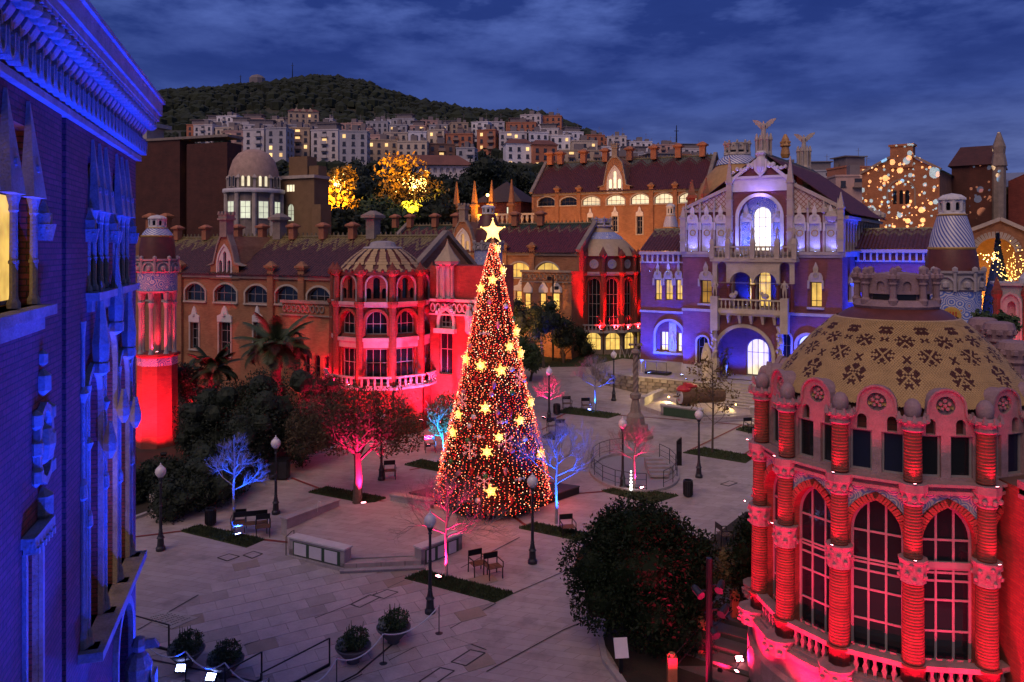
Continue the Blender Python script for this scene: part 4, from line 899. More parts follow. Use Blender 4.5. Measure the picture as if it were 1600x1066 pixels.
b = MB(); b.lathe([(.75, zf), (.8, zf+.1), (.62, zf+.2), (.62, zt+.9), (.85, zt+1.0), (.85, zt+1.25)], 8, (tw[0], .1, 0))
for i in range(8): a = i*pi/4+.2; b.lathe([(.12, zf+.2), (.07, zf+.4), (.07, zt+.6), (.14, zt+.9)], 5, (tw[0]+.72*cos(a), .1+.72*sin(a), 0))
b.obj('turret', STG, lk); b = MB(); b.lathe([(.9, zt+1.2), (.5, zt+1.7), (.2, zt+2.15), (.08, zt+2.4), (0, zt+2.7)], 8, (tw[0], .1, 0)); b.obj('turret_cap', CRM, lk)
b = MB(); b.ring(arch(1.0, 1.15, .7, 'point', 6), .2, -.14, -.002, False); b.box(-.8, .8, -.4, -.002, -.35, -.05)
for i in range(7): b.ball((-.7+i*.23, -.16, 1.5-abs(i-3)*.16), .13, 6)
b.obj('carved_hood', STW, lk, (tw[0], 0, tw[1]))
u, z = FL.at(736, 505); b = MB(); b.lathe([(.1, 0), (.25, .2), (.22, .8), (.3, 1.2), (.1, 1.6), (.16, 1.8), (0, 2.0)], 7); b.obj('statue', STW, lk, (u, -.3, z-.7))
for x, pw in ((.8, 1900), (2.2, 2300), (3.2, 2100)): flood(FL.w(x, -2.2, 2.3), FL.w(x, 0, 6.8), (1, .012, .07), pw, 'red floodlight on the ground before the small carved wing', 110, sz=.25, group='red floodlights before the carved wing')
# -- second domed pavilion, between tree and the blue lit pavilion
C2 = A(941, 388, 80.5); C2.z = 0
def dome2(t, ze):
    b = MB(); b.smooth = True; b.lathe([(3.6, ze-.1), (3.3, ze+.35), (2.8, ze+.95), (2.3, ze+1.45), (2.12, ze+1.55)], 40, cap=False); b.obj('dome', CRM, t)
    b = MB(); b.smooth = True; b.lathe([(2.15, ze+1.55), (1.9, ze+1.85), (1.3, ze+2.25)], 40, cap=False); b.obj('dome_band', MOSW, t)
    b = MB(); b.smooth = True; b.lathe([(1.3, ze+2.25), (1.0, ze+2.5), (.85, ze+2.8)], 32, cap=False); b.obj('dome_cap', CRM, t)
    crown(t, ze+2.75, .95, .95, STO, 7, 'lantern')
    b = MB()
    for k in range(12):
        a = R(-95)+k*pi/6; w = .42; r1, r0 = 3.62, 2.95
        b.add([(r1*cos(a-w/3.6), r1*sin(a-w/3.6), ze+.02), (r1*cos(a+w/3.6), r1*sin(a+w/3.6), ze+.02), (r0*cos(a), r0*sin(a), ze+.85)], [(0, 1, 2)])
    b.obj('dome_fringe', DT3, t)
g2 = small_rotunda('round_pavilion', 'round pavilion with cream dome and stone roundels, its right half lit red', C2, 12, 3.65, R(-95)-pi/12*0, (3.3, 5.5, 6.15, 6.3, 10.6, 11.1, 11.3, 12.4, 12.85), {'kind': 'tall', 'base_win': 1.75, 'lit': 9}, dome2)
for k, a in enumerate((-98, -78, -60, -40)):
    a = R(a); flood(C2+Vector(((4.3)*cos(a), (4.3)*sin(a), 5.6)), C2+Vector((3.3*cos(a), 3.3*sin(a), 9.5)), (1, .006, .012), 3200, 'red floodlight on the balcony of the cream domed pavilion', 125, sz=.2, group='red floodlights on the cream domed pavilion')
# ------------------------------------------------------------------ tiled turrets
def stripes(name, c1, c2, ang=.6, sc=10):
    m, nt, bs = newmat(name); tc = nd(nt, 'ShaderNodeTexCoord'); sp = nd(nt, 'ShaderNodeSeparateXYZ'); nt.links.new(tc.outputs['Object'], sp.inputs[0])
    th = mth(nt, 'ARCTAN2', sp.outputs[1], sp.outputs[0]); v = mth(nt, 'ADD', mth(nt, 'MULTIPLY', th, sc/2/pi*2), mth(nt, 'MULTIPLY', sp.outputs[2], ang*sc/3))
    f = mth(nt, 'LESS_THAN', mth(nt, 'FRACT', v), .45); nt.links.new(mixc(nt, f, c1, c2), bs.inputs['Base Color']); bs.inputs['Roughness'].default_value = .3; return m
STRP = stripes('blue_white_spiral_tiles', (.62, .6, .62), (.07, .09, .32), .75, 16); CHEV = stripes('chevron_tiles', (.6, .58, .6), (.08, .12, .42), 3.0, 9)
def turret(label, C, r, lv, conem, bandm, body, square=False, ncol=8):
    t = thing('tiled_turret', label, 'turret', C, 0); zg, zb, zc, zp, zq, z1, z2, z3 = lv  # ground, body top, colonnade top, band top, gallery top, cone mid, cone top, lantern top
    b = MB(); b.lathe([(r*1.12, zg-2), (r*1.12, zg+.5), (r*1.05, zg+.6), (r*1.0, zb-.6)], 8, a0=pi/8, a1=2*pi+pi/8); b.lathe([(r*1.02, zb-.12), (r*1.16, zb), (r*1.16, zb+.12)], 8, a0=pi/8, a1=2*pi+pi/8); b.obj('shaft', body, t)
    b = MB(); b.lathe([(r*1.015, zb-.6), (r*1.015, zb-.12)], 8, a0=pi/8, a1=2*pi+pi/8, cap=False); b.obj('frieze', bandm, t)
    b = MB(); b.lathe([(r*.98, zc), (r*1.04, zc+.12), (r*.98, zc+.15)], 12); b.obj('band_moulding', STG, t)
    b = MB(); b.lathe([(r*.16, zb+.1), (r*.1, zb+.3), (r*.1, zc-.9), (r*.16, zc-.6), (r*.1, zc-.55), (r*.16, zc)], 7); cm = b.mesh('column', STG)
    for k in range(ncol): a = 2*pi*(k+.3)/ncol; put('column', cm, t, (r*.86*cos(a), r*.86*sin(a), 0))
    b = MB(); b.tube([(0, 0, zb), (0, 0, zc)], r*.2, 8); b.obj('core', STD, t)
    b = MB(); b.smooth = True; b.lathe([(r, zc+.15), (r, zp)], 32, cap=False); b.obj('painted_band', bandm, t)
    b = MB(); b.lathe([(r*1.02, zp), (r*1.1, zp+.08), (r*1.02, zp+.1), (r*1.0, zq-.2), (r*1.1, zq-.1), (r*1.1, zq)], 24); b.obj('gallery', STG, t)
    b = MB(); w = .36*r; b.ring(arch(w*1.5, (zq-zp)*.55, w*.6, 'round', 5), .07*r, -r*1.07, -r*.98, False); b.ball((0, -r*1.02, (zq-zp)*.18), w*.45, 6); am = b.mesh('gallery_arch', STG)
    b = MB(); b.tube([(0, 0, 0), (0, 0, zq-zp)], .07*r, 6); b.ball((0, 0, zq-zp+.05), .13*r, 6); pm = b.mesh('gallery_post', STG)
    for k in range(9): a = 2*pi*k/9; put('gallery_arch', am, t, (0, 0, zp+.12), a); put('gallery_post', pm, t, (r*1.06*cos(a+.12), r*1.06*sin(a+.12), zp))
    b = MB(); b.smooth = True; b.lathe([(r*.92, zq), (r*.90, zq+(z1-zq)*.5), (r*.80, z1)], 32, cap=False); b.obj('cone_lower', DT3, t)
    b = MB(); b.smooth = True; b.lathe([(r*.80, z1), (r*.72, z1+(z2-z1)*.4), (r*.50, z2)], 32, cap=False); b.obj('cone_upper', conem, t)
    b = MB(); b.lathe([(r*.82, z1-.06), (r*.84, z1), (r*.82, z1+.05)], 32); b.lathe([(r*.52, z2-.05), (r*.55, z2), (r*.5, z2+.04)], 20); b.obj('cone_rings', plain('ochre_band', (.42, .25, .06), .5) if 'ochre_band' not in MATS else MATS['ochre_band'], t)
    h = z3-z2; b = MB(); b.lathe([(r*.5, z2), (r*.46, z2+h*.15)], 8); b.lathe([(r*.52, z3-h*.25), (r*.5, z3-h*.15), (r*.34, z3), (0, z3+h*.1)], 8)
    wq = 2*r*.46*sin(pi/8)
    b.obj('lantern', STW, t); b = MB(); b.panel([(-wq/2, z2+h*.15), (wq/2, z2+h*.15), (wq/2, z3-h*.25), (-wq/2, z3-h*.25)], [shift(arch(wq*.45, h*.4, wq*.22, 'round', 4), 0, z2+h*.22)], -r*.46*cos(pi/8), .08); lm = b.mesh('lantern_wall', STW)
    for k in range(8): put('lantern_wall', lm, t, (0, 0, 0), k*pi/4)
    b = MB(); b.lathe([(r*.3, z2), (r*.3, z3-h*.2)], 8); b.obj('lantern_core', BLK, t)
    return t
T1 = A(246, 388, 49.5); T1.z = 0
turret('slender brick turret at far left washed in pink red light with maroon cone', T1, 1.15, (1.4, 6.9, 10.75, 12.0, 12.85, 14.25, 14.75, 15.5), CHEV, MOSW, BRR, ncol=7)
for i, (dx, dy, pw) in enumerate(((-1.9, -2.4, 3000), (1.6, -2.8, 2600), (.2, -3.6, 5200))): flood(T1+Vector((dx, dy, 1.3)), T1+Vector((dx*.2, -.2, 4.6 if i < 2 else 9)), (1, .012, .06), pw, 'red floodlight at the foot of the slender left turret', 100, sz=.3, group='red floodlights at the left turret')
flood(T1+Vector((.4, -.95, 7.1)), T1+Vector((.1, -.5, 11.5)), (1, .012, .05), 420, 'red floodlight inside the open colonnade of the left turret', 140, sz=.15)
flood(T1+Vector((2.6, .2, 1.4)), T1+Vector((2.2, 1.6, 2.6)), (1, .06, .02), 350, 'orange red floodlight on the ground right of the left turret', 120, sz=.25)
b = MB(); b.box(-1, 1.3, 0, .3, 0, 3.0); tag(b.obj('garden_wall', BRR, None, T1+Vector((2.1, 1.2, .8)), YW), 'short brick garden wall beside the base of the red lit turret', 'wall')
T2 = A(1487, 388, 36); T2.z = 0
turret('big turret with blue and white spiral tiled cone behind the near dome', T2, 1.18, (0, 6, 9.2, 11.6, 12.5, 13.5, 15.0, 15.9), STRP, MOSW, BRR)
b = MB(); b.lathe([(.36, -.02), (.38, .04), (.3, .05)], 24); tm_ = plain('yellow_shield', (.5, .3, .05), .4)
q = b.obj('roundel', tm_, None); q.parent = [o for o in COL.objects if o.name == 'tiled_turret.001'][0]; dirv = (-T2).normalized(); q.location = (1.2*dirv.x, 1.2*dirv.y, 10.55); q.rotation_euler = dirv.to_track_quat('Z', 'Y').to_euler()
b = MB()
for i in range(4): b.box(-.19+i*.11, -.14+i*.11, -.17, .17, .051, .06)
s2 = b.obj('shield_bars', plain('shield_red', (.4, .03, .02), .4), q)
T3 = A(763, 388, 71); T3.z = 0
turret('pale pink turret partly hidden behind the star of the Christmas tree', T3, 1.25, (2.8, 7, 10.6, 13.3, 14.0, 15.2, 16.5, 17.3), DT3, MOSW, BRR)
T4 = A(1048, 388, 96); T4.z = 0
turret('small maroon capped turret beyond the left roof of the blue lit pavilion', T4, 1.15, (5, 8, 9.5, 12.5, 13.9, 16.0, 17.4, 18.8), CHEV, MOSW, BRR)
# ------------------------------------------------------------------ ornate central pavilion, lit blue
FC = Frame(1067, 63.5, R(-33)); zc0 = 3.4
cp = thing('ornate_pavilion', 'ornate gabled brick pavilion lit violet blue, with double loggia, lit doorway and sculpted gable', 'building', FC.o, FC.yaw)
WU = FC.at(1316, 400)[0]; ZT = FC.at(1190, 396)[1]; ZS = FC.at(1190, 491)[1]
ga = FC.rect(1120, 1206, 515, 588); ga = (ga[0], zc0, ga[2], FC.at(1162, 512)[1]-zc0)
lgA = FC.rect(1146, 1180, 420, 486); lgB = FC.rect(1184, 1217, 420, 486)
ul = FC.rect(1095, 1112, 438, 474); ur = FC.rect(1266, 1284, 441, 480); la = FC.rect(1090, 1107, 526, 568); ra = FC.rect(1218, 1236, 520, 572); ra2 = FC.rect(1246, 1278, 524, 575)
H = [shift(arch(ga[2], ga[3], ga[2]*.5, 'round', 9), ga[0], ga[1]), shift(arch(ul[2], ul[3], 0), ul[0], ul[1]), shift(arch(ur[2], ur[3], 0), ur[0], ur[1]),
     shift(arch(la[2], la[3], la[2]*.5, 'round', 6), la[0], la[1]), shift(arch(ra[2], ra[3], ra[2]*.5, 'round', 6), ra[0], ra[1]), shift(arch(ra2[2], ra2[3], ra2[2]*.5, 'round', 7), ra2[0], ra2[1])]
for q in (lgA, lgB): H.append(shift(arch(q[2], q[3], q[2]*.5, 'round', 8), q[0], q[1]))
b = MB(); b.panel([(0, zc0-2), (WU, zc0-2), (WU, ZT), (0, ZT)], H, 0, .45); b.box(0, .02, .001, 3, zc0-2, ZT); b.box(WU-.02, WU, .001, 16, zc0-2, ZT); b.box(0, WU, 15.9, 16, zc0-2, ZT); b.obj('wall', BRV, cp)
# porch and loggia rooms behind the openings, with lit doors
b = MB(); dr = FC.rect(1166, 1202, 527, 584, 2.6); dh = shift(arch(dr[2], dr[3]+.1, dr[2]*.5, 'round', 8), dr[0], zc0)
uw = FC.rect(1170, 1205, 424, 486, 2.6); uh = shift(arch(uw[2], uw[3], uw[2]*.5, 'round', 8), uw[0], ZS+.35)
b.panel([(ga[0]-ga[2]/2-1.4, zc0-.1), (WU-.2, zc0-.1), (WU-.2, ZT-.1), (ga[0]-ga[2]/2-1.4, ZT-.1)], [dh, uh], 2.6, .35); b.obj('porch_wall', BRV, cp)
b = MB(); b.box(0, WU, .46, 2.6, ZS-.15, ZS+.35); b.box(0, WU, .46, 2.6, ZT-.3, ZT-.12); b.box(.1, WU-.1, .3, 2.6, zc0-.2, zc0+.02); b.obj('porch_floor', STG, cp)
for x in (ga[0]-ga[2]/2-.5, lgB[0]+lgB[2]/2+.55):
    b = MB(); b.box(x-.1, x+.1, .46, 2.6, zc0, ZT-.3); b.obj('porch_side_wall', BRV, cp)
window(cp, dr[0], zc0+.02, arch(dr[2], dr[3]+.1, dr[2]*.5, 'round', 8), FRM, LITP, 4, (.62,), 2.75, .09)
window(cp, uw[0], ZS+.36, arch(uw[2], uw[3], uw[2]*.5, 'round', 8), FRD, LIT, 4, (.62, .8), 2.75, .07)
window(cp, ul[0], ul[1], arch(ul[2], ul[3], 0), FRD, LITD, 2, (.5,), .3); window(cp, ur[0], ur[1], arch(ur[2], ur[3], 0), FRD, LIT, 2, (.25,), .3)
window(cp, la[0], la[1], arch(la[2], la[3], la[2]*.5, 'round', 6), FRM, GLS, 2, (.6,), .35); window(cp, ra[0], ra[1], arch(ra[2], ra[3], ra[2]*.5, 'round', 6), FRM, GLB2, 2, (.6,), .42); window(cp, ra2[0], ra2[1], arch(ra2[2], ra2[3], ra2[2]*.5, 'round', 7), FRM, LITW, 2, (.6,), .42)
for q, tk in ((ga, .28), (la, .14), (ra, .14), (ra2, .2), (lgA, .12), (lgB, .12)):
    b = MB(); b.ring(arch(q[2], q[3], q[2]*.5, 'round', 9), tk, -.14, .02, False, .003); b.obj('arch_moulding', STO, cp, (q[0], 0, q[1]))
def tracery_hood(par, u, z, w, y=0, mat=STO, nm='window_hood'):
    b = MB(); b.prism([(-w*.62, 0), (w*.62, 0), (w*.62, .35), (w*.45, .62), (w*.2, .7), (w*.24, 1.0), (w*.1, 1.25), (0, 1.45), (-w*.1, 1.25), (-w*.24, 1.0), (-w*.2, .7), (-w*.45, .62), (-w*.62, .35)], -.14, -.002)
    b.ring([(w*.2*cos(a*pi/4), .45+w*.2*sin(a*pi/4)) for a in range(8)], .05, -.2, -.142)
    for s_ in (-1, 1): b.box(s_*w*.62-.07, s_*w*.62+.07, -.2, -.002, -.5, .1)
    return b.obj(nm, mat, par, (u, y, z))
for q in (ul, ur): tracery_hood(cp, q[0], q[1]+q[3]+.02, q[2]); 
b = MB()
b.box(-.1, WU+.12, -.2, -.002, ZT-.12, ZT+.12); b.box(-.05, WU+.06, -.1, -.002, ZT-.3, ZT-.13); b.obj('cornice', STO, cp)
b = MB(); b.box(-.05, WU+.05, -.1, -.002, ZS+.0, ZS+.22); b.obj('string_course', STO, cp)
b = MB(); b.box(-.05, ga[0]-ga[2]/2-.45, -.16, -.002, zc0-1, zc0+.9); b.box(ra[0]-.8, WU+.05, -.16, -.002, zc0-1, zc0+.35); b.obj('plinth', STG, cp)
for q in (ul, ur, la): b = MB(); b.box(-q[2]/2-.2, q[2]/2+.2, -.22, -.002, -.16, -.003); b.obj('sill', STO, cp, (q[0], 0, q[1]))
# lower balcony on corbels with balusters and two seated statues, loggia columns, upper balcony
def figure(name, mat, par, loc, rz=0, h=1.7, wings=False, seat=False):
    """standing draped figure, one continuous skinned body; wings as their own parts"""
    me = bpy.data.meshes.new(name); s = h/1.7
    J = [(0, 0, .95), (0, 0, 1.2), (0, -.02, 1.42), (0, -.03, 1.52), (0, -.04, 1.62), (-.11, 0, .88), (-.12, -.06, .5), (-.12, 0, .08), (.11, 0, .88), (.13, .03, .5), (.13, .04, .08), (-.2, 0, 1.38), (-.3, -.05, 1.15), (-.25, -.22, .98), (.2, 0, 1.38), (.32, -.02, 1.14), (.28, -.2, .96), (-.12, -.14, .03), (.13, -.1, .03), (0, -.04, 1.70)]
    Rr = [.17, .15, .16, .055, .09, .13, .09, .055, .13, .09, .055, .07, .05, .035, .07, .05, .035, .04, .04, .075]
    E_ = [(0, 1), (1, 2), (2, 3), (3, 4), (0, 5), (5, 6), (6, 7), (0, 8), (8, 9), (9, 10), (2, 11), (11, 12), (12, 13), (2, 14), (14, 15), (15, 16), (7, 17), (10, 18), (4, 19)]
    me.from_pydata([(x*s, y*s, z*s) for x, y, z in J], E_, []); me.materials.append(mat)
    o = bpy.data.objects.new(name, me); COL.objects.link(o); o.parent = par; o.location = loc; o.rotation_euler = (0, 0, rz)
    sk = o.modifiers.new('Skin', 'SKIN'); sk.use_smooth_shade = True
    for i, v in enumerate(me.skin_vertices[0].data): v.radius = (Rr[i]*s, Rr[i]*s); v.use_root = (i == 0)
    sb = o.modifiers.new('Sub', 'SUBSURF'); sb.levels = 1; sb.render_levels = 1
    return o
def angel(par, loc, rz, h, mat=None, nm='angel_statue'):
    mat = mat or STO; o = figure(nm, mat, par, loc, rz, h); s = h/1.7
    b = MB(); b.smooth = True; b.lathe([(.30*s, 0), (.27*s, .3*s), (.21*s, .8*s), (.17*s, 1.0*s), (.2*s, 1.3*s)], 12, cap=False); b.obj('robe', mat, o)
    for sx in (-1, 1):
        b = MB(); w = [(.04, 1.25), (.25, 1.62), (.6, 1.85), (1.05, 1.92), (1.0, 1.75), (.82, 1.6), (.8, 1.45), (.6, 1.4), (.55, 1.22), (.38, 1.2), (.3, 1.02), (.1, 1.0)]
        n = len(w); b.add([(sx*x*s, (.1+.14*x)*s, z*s) for x, z in w]+[(sx*x*s, (.17+.14*x)*s, z*s) for x, z in w], [tuple(range(n)), tuple(range(2*n-1, n-1, -1))]+[(i, i+n, (i+1) % n+n, (i+1) % n) for i in range(n)])
        b.obj('wing', mat, o)
    return o
def balustrade(par, u0, u1, y, z, h, mat=STO, n=None, nm='baluster', ret=0):
    b = MB(); b.box(u0-.1, u1+.1, y-.12, y+.12, z+h-.12, z+h); b.box(u0-.1, u1+.1, y-.1, y+.1, z, z+.1)
    for x in (u0, u1): b.box(x-.16, x+.16, y-.15, y+.15, z, z+h+.05)
    if ret: 
        for x in (u0, u1): b.box(x-.1, x+.1, y+.12, y+ret, z+h-.12, z+h); b.box(x-.1, x+.1, y+.12, y+ret, z, z+.1)
    b.obj('balustrade_rail', mat, par); n = n or int((u1-u0)/.32)
    b = MB(); b.lathe([(.07, 0), (.04, .15*h), (.085, .4*h), (.05, .7*h), (.07, h-.22)], 6); m = b.mesh(nm, mat)
    for i in range(n): put(nm, m, par, (u0+(u1-u0)*(i+.5)/n, y, z+.1))
bu0, bu1 = FC.at(1117, 480, -1)[0], FC.at(1226, 480, -1)[0]
b = MB(); b.box(bu0-.3, bu1+.3, -1.1, -.003, ZS+.05, ZS+.3); b.box(bu0-.15, bu1+.15, -.9, -.003, ZS-.12, ZS+.045)
for k in range(7): b.taper(bu0+k*(bu1-bu0)/6, -.35, ZS-.75, ZS-.13, .08, .1, .12, .34)
b.obj('balcony', STO, cp); balustrade(cp, bu0, bu1, -.95, ZS+.3, .85, ret=.9)
cx = [lgA[0]-lgA[2]/2-.12, (lgA[0]+lgB[0])/2, lgB[0]+lgB[2]/2+.12, lgA[0]-lgA[2]/2-1.15, lgB[0]+lgB[2]/2+1.15]
zt2 = FC.at(1180, 411)[1]
COLM = plain('dark_red_marble', (.12, .03, .025), .3, .3, 3, .1)
for x in cx: column(cp, x, -.75, ZS+.3, zt2-1.6 if x in cx[:3] else zt2-1.5, .15, COLM, 'loggia_column', 10)
b = MB(); bw2 = cx[4]-cx[3]+.4; ux_ = (cx[3]+cx[4])/2
HH = [shift(arch(lgA[2], lgA[3]-.4, lgA[2]*.5, 'round', 8), q[0], ZS+.35) for q in (lgA, lgB)]+[shift(arch(.72, 3.6, .36, 'round', 6), x, ZS+.35) for x in ((cx[0]+cx[3])/2, (cx[2]+cx[4])/2)]
zA = ZS+2.35
op_ = []
b.panel([(ux_-bw2/2, zA), (ux_+bw2/2, zA), (ux_+bw2/2, zt2+.1), (ux_-bw2/2, zt2+.1)], [[(x, max(z, zA+.02)) for x, z in h] for h in HH], -.9, .3); b.obj('loggia_arcade', STO, cp)
b = MB(); b.box(ux_-bw2/2-.15, ux_+bw2/2+.15, -1.05, -.003, zt2+.1, zt2+.32); b.obj('upper_balcony', STO, cp)
balustrade(cp, ux_-bw2/2, ux_+bw2/2, -.92, zt2+.32, .95, ret=.9)
for x in (ux_-bw2/2, cx[0], cx[1], cx[2], ux_+bw2/2):
    b = MB(); b.box(-.17, .17, -.17, .17, 0, 1.1); b.taper(0, 0, 1.1, 1.5, .2, .2, .12, .12); b.obj('post', STO, cp, (x, -.95, zt2+.32)); figure('small_statue', STO, cp, (x, -.95, zt2+1.75), 0, .9)
for x, s_ in ((bu0, 1), (bu1, -1)):
    b = MB(); b.box(-.28, .28, -.28, .28, -1.6, 1.0); b.obj('statue_pedestal', STO, cp, (x, -.98, ZS+.3)); figure('carved_figure', STO, cp, (x, -1.0, ZS+1.25), 0, 1.35)
for x in (bu0+1.4, bu1-1.4): b = MB(); b.ball((0, 0, .25), .3, 8, .22); b.ball((.25*(1 if x < 5 else -1), -.05, .45), .16, 7); b.obj('crouching_beast', STO, cp, (x, -1.0, ZS+1.15))
# stepped buttress figures flanking the ground arch
for px in (1116, 1219):
    u, z = FC.at(px, 540, -.6); b = MB(); b.box(-.3, .3, -.3, .3, zc0-.4, zc0+1.6); b.lathe([(.22, zc0+1.6), (.16, zc0+2.0), (.26, zc0+3.0), (.2, zc0+3.8), (.34, ZS-.8)], 8)
    for i in range(7): b.ball((.2*sin(i*2), -.25, zc0+1.9+i*.3), .16, 6)
    b.obj('carved_pier', STO, cp, (u, -.55, 0))
# gable storey
gz0 = ZT+.12; ap_u, ap_z = FC.at(1190, 247); uL = FC.at(1140, 300)[0]; uR = FC.at(1234, 300)[0]; zSh = FC.at(1140, 287)[1]; zEL = FC.at(1075, 333)[1]
big = FC.rect(1155, 1220, 304, 392); ww = FC.rect(1174, 1203, 319, 392)
bh = shift(arch(big[2], big[3]-.1, big[2]*.5, 'round', 10), big[0], gz0+.02)
b = MB(); b.panel([(uL, gz0), (uR, gz0), (uR, zSh), (ap_u, ap_z), (uL, zSh)], [bh], -.05, .5); b.obj('gable_wall', BRV, cp)
b = MB(); zr0 = FC.at(1190, 300)[1]; zr1 = FC.at(1190, 279)[1]
b.box(uL, uR, -.16, -.052, zr0+.05, zr1); b.obj('gable_panel', STW, cp)
b = MB(); b.bar((uL-.1, -.12, zSh), (ap_u, -.12, ap_z+.05), .34, .22); b.bar((uR+.1, -.12, zSh), (ap_u, -.12, ap_z+.05), .34, .22); b.box(uL-.1, uR+.1, -.26, -.053, zr1+.003, zr1+.2); b.obj('gable_coping', STW, cp)
b = MB(); b.ball((0, 0, 0), .42, 10, .8); b.prism([(-.5, .3), (.5, .3), (.45, -.5), (0, -1.0), (-.45, -.5)], -.2, .1); b.lathe([(.3, .5), (.42, .8), (.3, .95)], 8)
for s_ in (-1, 1):
    for i in range(6): b.ball((s_*(.6+i*.3), 0, -.15-i*.07+.12*sin(i*2)), .24-i*.02, 6)
b.obj('crest', STW, cp, (ap_u, -.2, zr1+1.1))
LTR = glow('bright_niche_glass', (1, .92, .75), 1.6, .15)
b = MB(); wh = shift(arch(ww[2], ww[3]-.1, ww[2]*.5, 'round', 8), ww[0], gz0+.03); b.panel(offset(bh, .05), [wh], .42, .25); b.obj('niche_mosaic', MOSW, cp)
window(cp, ww[0], gz0+.03, arch(ww[2], ww[3]-.1, ww[2]*.5, 'round', 8), STW, LTR, 3, (.3, .55, .75), .6, .08)
b = MB(); b.ring(arch(big[2], big[3]-.1, big[2]*.5, 'round', 10), .25, -.18, -.052, False, .003); b.obj('arch_moulding', STW, cp, (big[0], 0, gz0+.02))
for x0, x1 in ((1155, 1172), (1205, 1221)):
    q = FC.rect(x0, x1, 333, 392); b = MB()
    b.ring(arch(q[2]*.8, q[3]-.3, .35, 'point', 5), .07, .28, .41); b.obj('niche_frame', STW, cp, (q[0], 0, gz0+.05)); tracery_hood(cp, q[0], gz0+q[3]-.6, q[2]*.85, .42, STW, 'niche_hood')
# side parts of the gable storey: three tiled niches each side, lattice rakes
LAT = stripes('lattice_tiles', (.5, .42, .36), (.3, .13, .08), 0, 10)
m, ntx, bs = newmat('lattice_tile'); tcx = nd(ntx, 'ShaderNodeTexCoord'); spx = nd(ntx, 'ShaderNodeSeparateXYZ'); ntx.links.new(tcx.outputs['Object'], spx.inputs[0])
fa = mth(ntx, 'LESS_THAN', mth(ntx, 'FRACT', mth(ntx, 'MULTIPLY', mth(ntx, 'ADD', spx.outputs[0], spx.outputs[2]), 2.6)), .22); fb = mth(ntx, 'LESS_THAN', mth(ntx, 'FRACT', mth(ntx, 'MULTIPLY', mth(ntx, 'SUBTRACT', spx.outputs[0], spx.outputs[2]), 2.6)), .22)
ntx.links.new(mixc(ntx, mth(ntx, 'MAXIMUM', fa, fb), (.5, .42, .38), (.28, .12, .08)), bs.inputs['Base Color']); LAT2 = m
def side(u0, u1, zin, zout, left, pxs):
    zmid = FC.at(1100 if left else 1265, 330)[1]
    b = MB(); b.box(u0, u1, .0, .5, gz0, zmid); b.obj('side_wall', BRV, cp)
    out_ = [(u0, zmid+.003), (u1, zmid+.003), (u1, zin)] if left else [(u0, zmid+.003), (u1, zmid+.003), (u0, zin)]
    b = MB(); b.prism(out_, -.02, .45); b.obj('lattice_gable', LAT2, cp)
    b = MB(); b.bar((out_[0][0]-.1 if left else out_[1][0]+.1, .1, zmid+.15), (out_[2][0], .1, zin+.15), .55, .25); b.obj('raking_coping', STO, cp)
    b = MB(); b.box(u0, u1, -.16, -.003, zmid-.1, zmid+.1); b.obj('niche_cornice', STO, cp)
    for x0, x1 in pxs:
        q = FC.rect(x0, x1, 345, 392); b = MB(); b.prism(shift(arch(q[2]*.86, q[3]+.25, .3, 'round', 5), q[0], gz0+.03), -.06, -.002); b.obj('tiled_niche', MOSN, cp)
        b = MB(); b.ring([(q[0]+.2*cos(a*pi/5), gz0+q[3]*.62+.2*sin(a*pi/5)) for a in range(10)], .05, -.12, -.062); b.obj('niche_roundel', MATS['ochre_band'], cp)
        tracery_hood(cp, q[0], gz0+q[3]-.15, q[2]*.82, -.06, STW, 'niche_hood')
    xs = sorted([FC.at(p[0]-1, 360)[0] for p in pxs]+[FC.at(pxs[-1][1]+2, 360)[0]])
    for x in xs: b = MB(); b.tube([(0, 0, 0), (0, 0, zmid-gz0+.2)], .09, 6); b.lathe([(.14, zmid-gz0+.2), (.08, zmid-gz0+.5), (.02, zmid-gz0+.9)], 6); b.obj('slender_column', STO, cp, (x, -.16, gz0))
MOSN = mosaic('niche_tile', (.62, .6, .66), (.40, .44, .60), (.6, .42, .12), 3.2)
side(FC.at(1068, 360)[0]+.05, uL, FC.at(1138, 296)[1], 0, True, [(1074, 1092), (1096, 1114), (1118, 1136)])
side(uR, WU-.05, FC.at(1240, 288)[1], 0, False, [(1241, 1259), (1264, 1283), (1289, 1308)])
for px, pt, yb, w in ((1068, 322, 396, .42), (1140, 246, 396, .42), (1235, 244, 396, .42), (1314, 300, 396, .42)):
    u, z = FC.at(px, pt, -.2); b = MB(); hh = z-gz0; b.box(-w/2, w/2, -w/2, w/2, 0, hh*.72); b.box(-w*.65, w*.65, -w*.65, w*.65, hh*.72, hh*.75); b.taper(0, 0, hh*.75, hh, w*.5, w*.5, .03, .03)
    for k in range(3): b.box(-w*.6, w*.6, -w*.6, w*.6, hh*(.2+k*.17), hh*(.2+k*.17)+.1)
    b.obj('corner_pinnacle', STO, cp, (u, -.2, gz0))
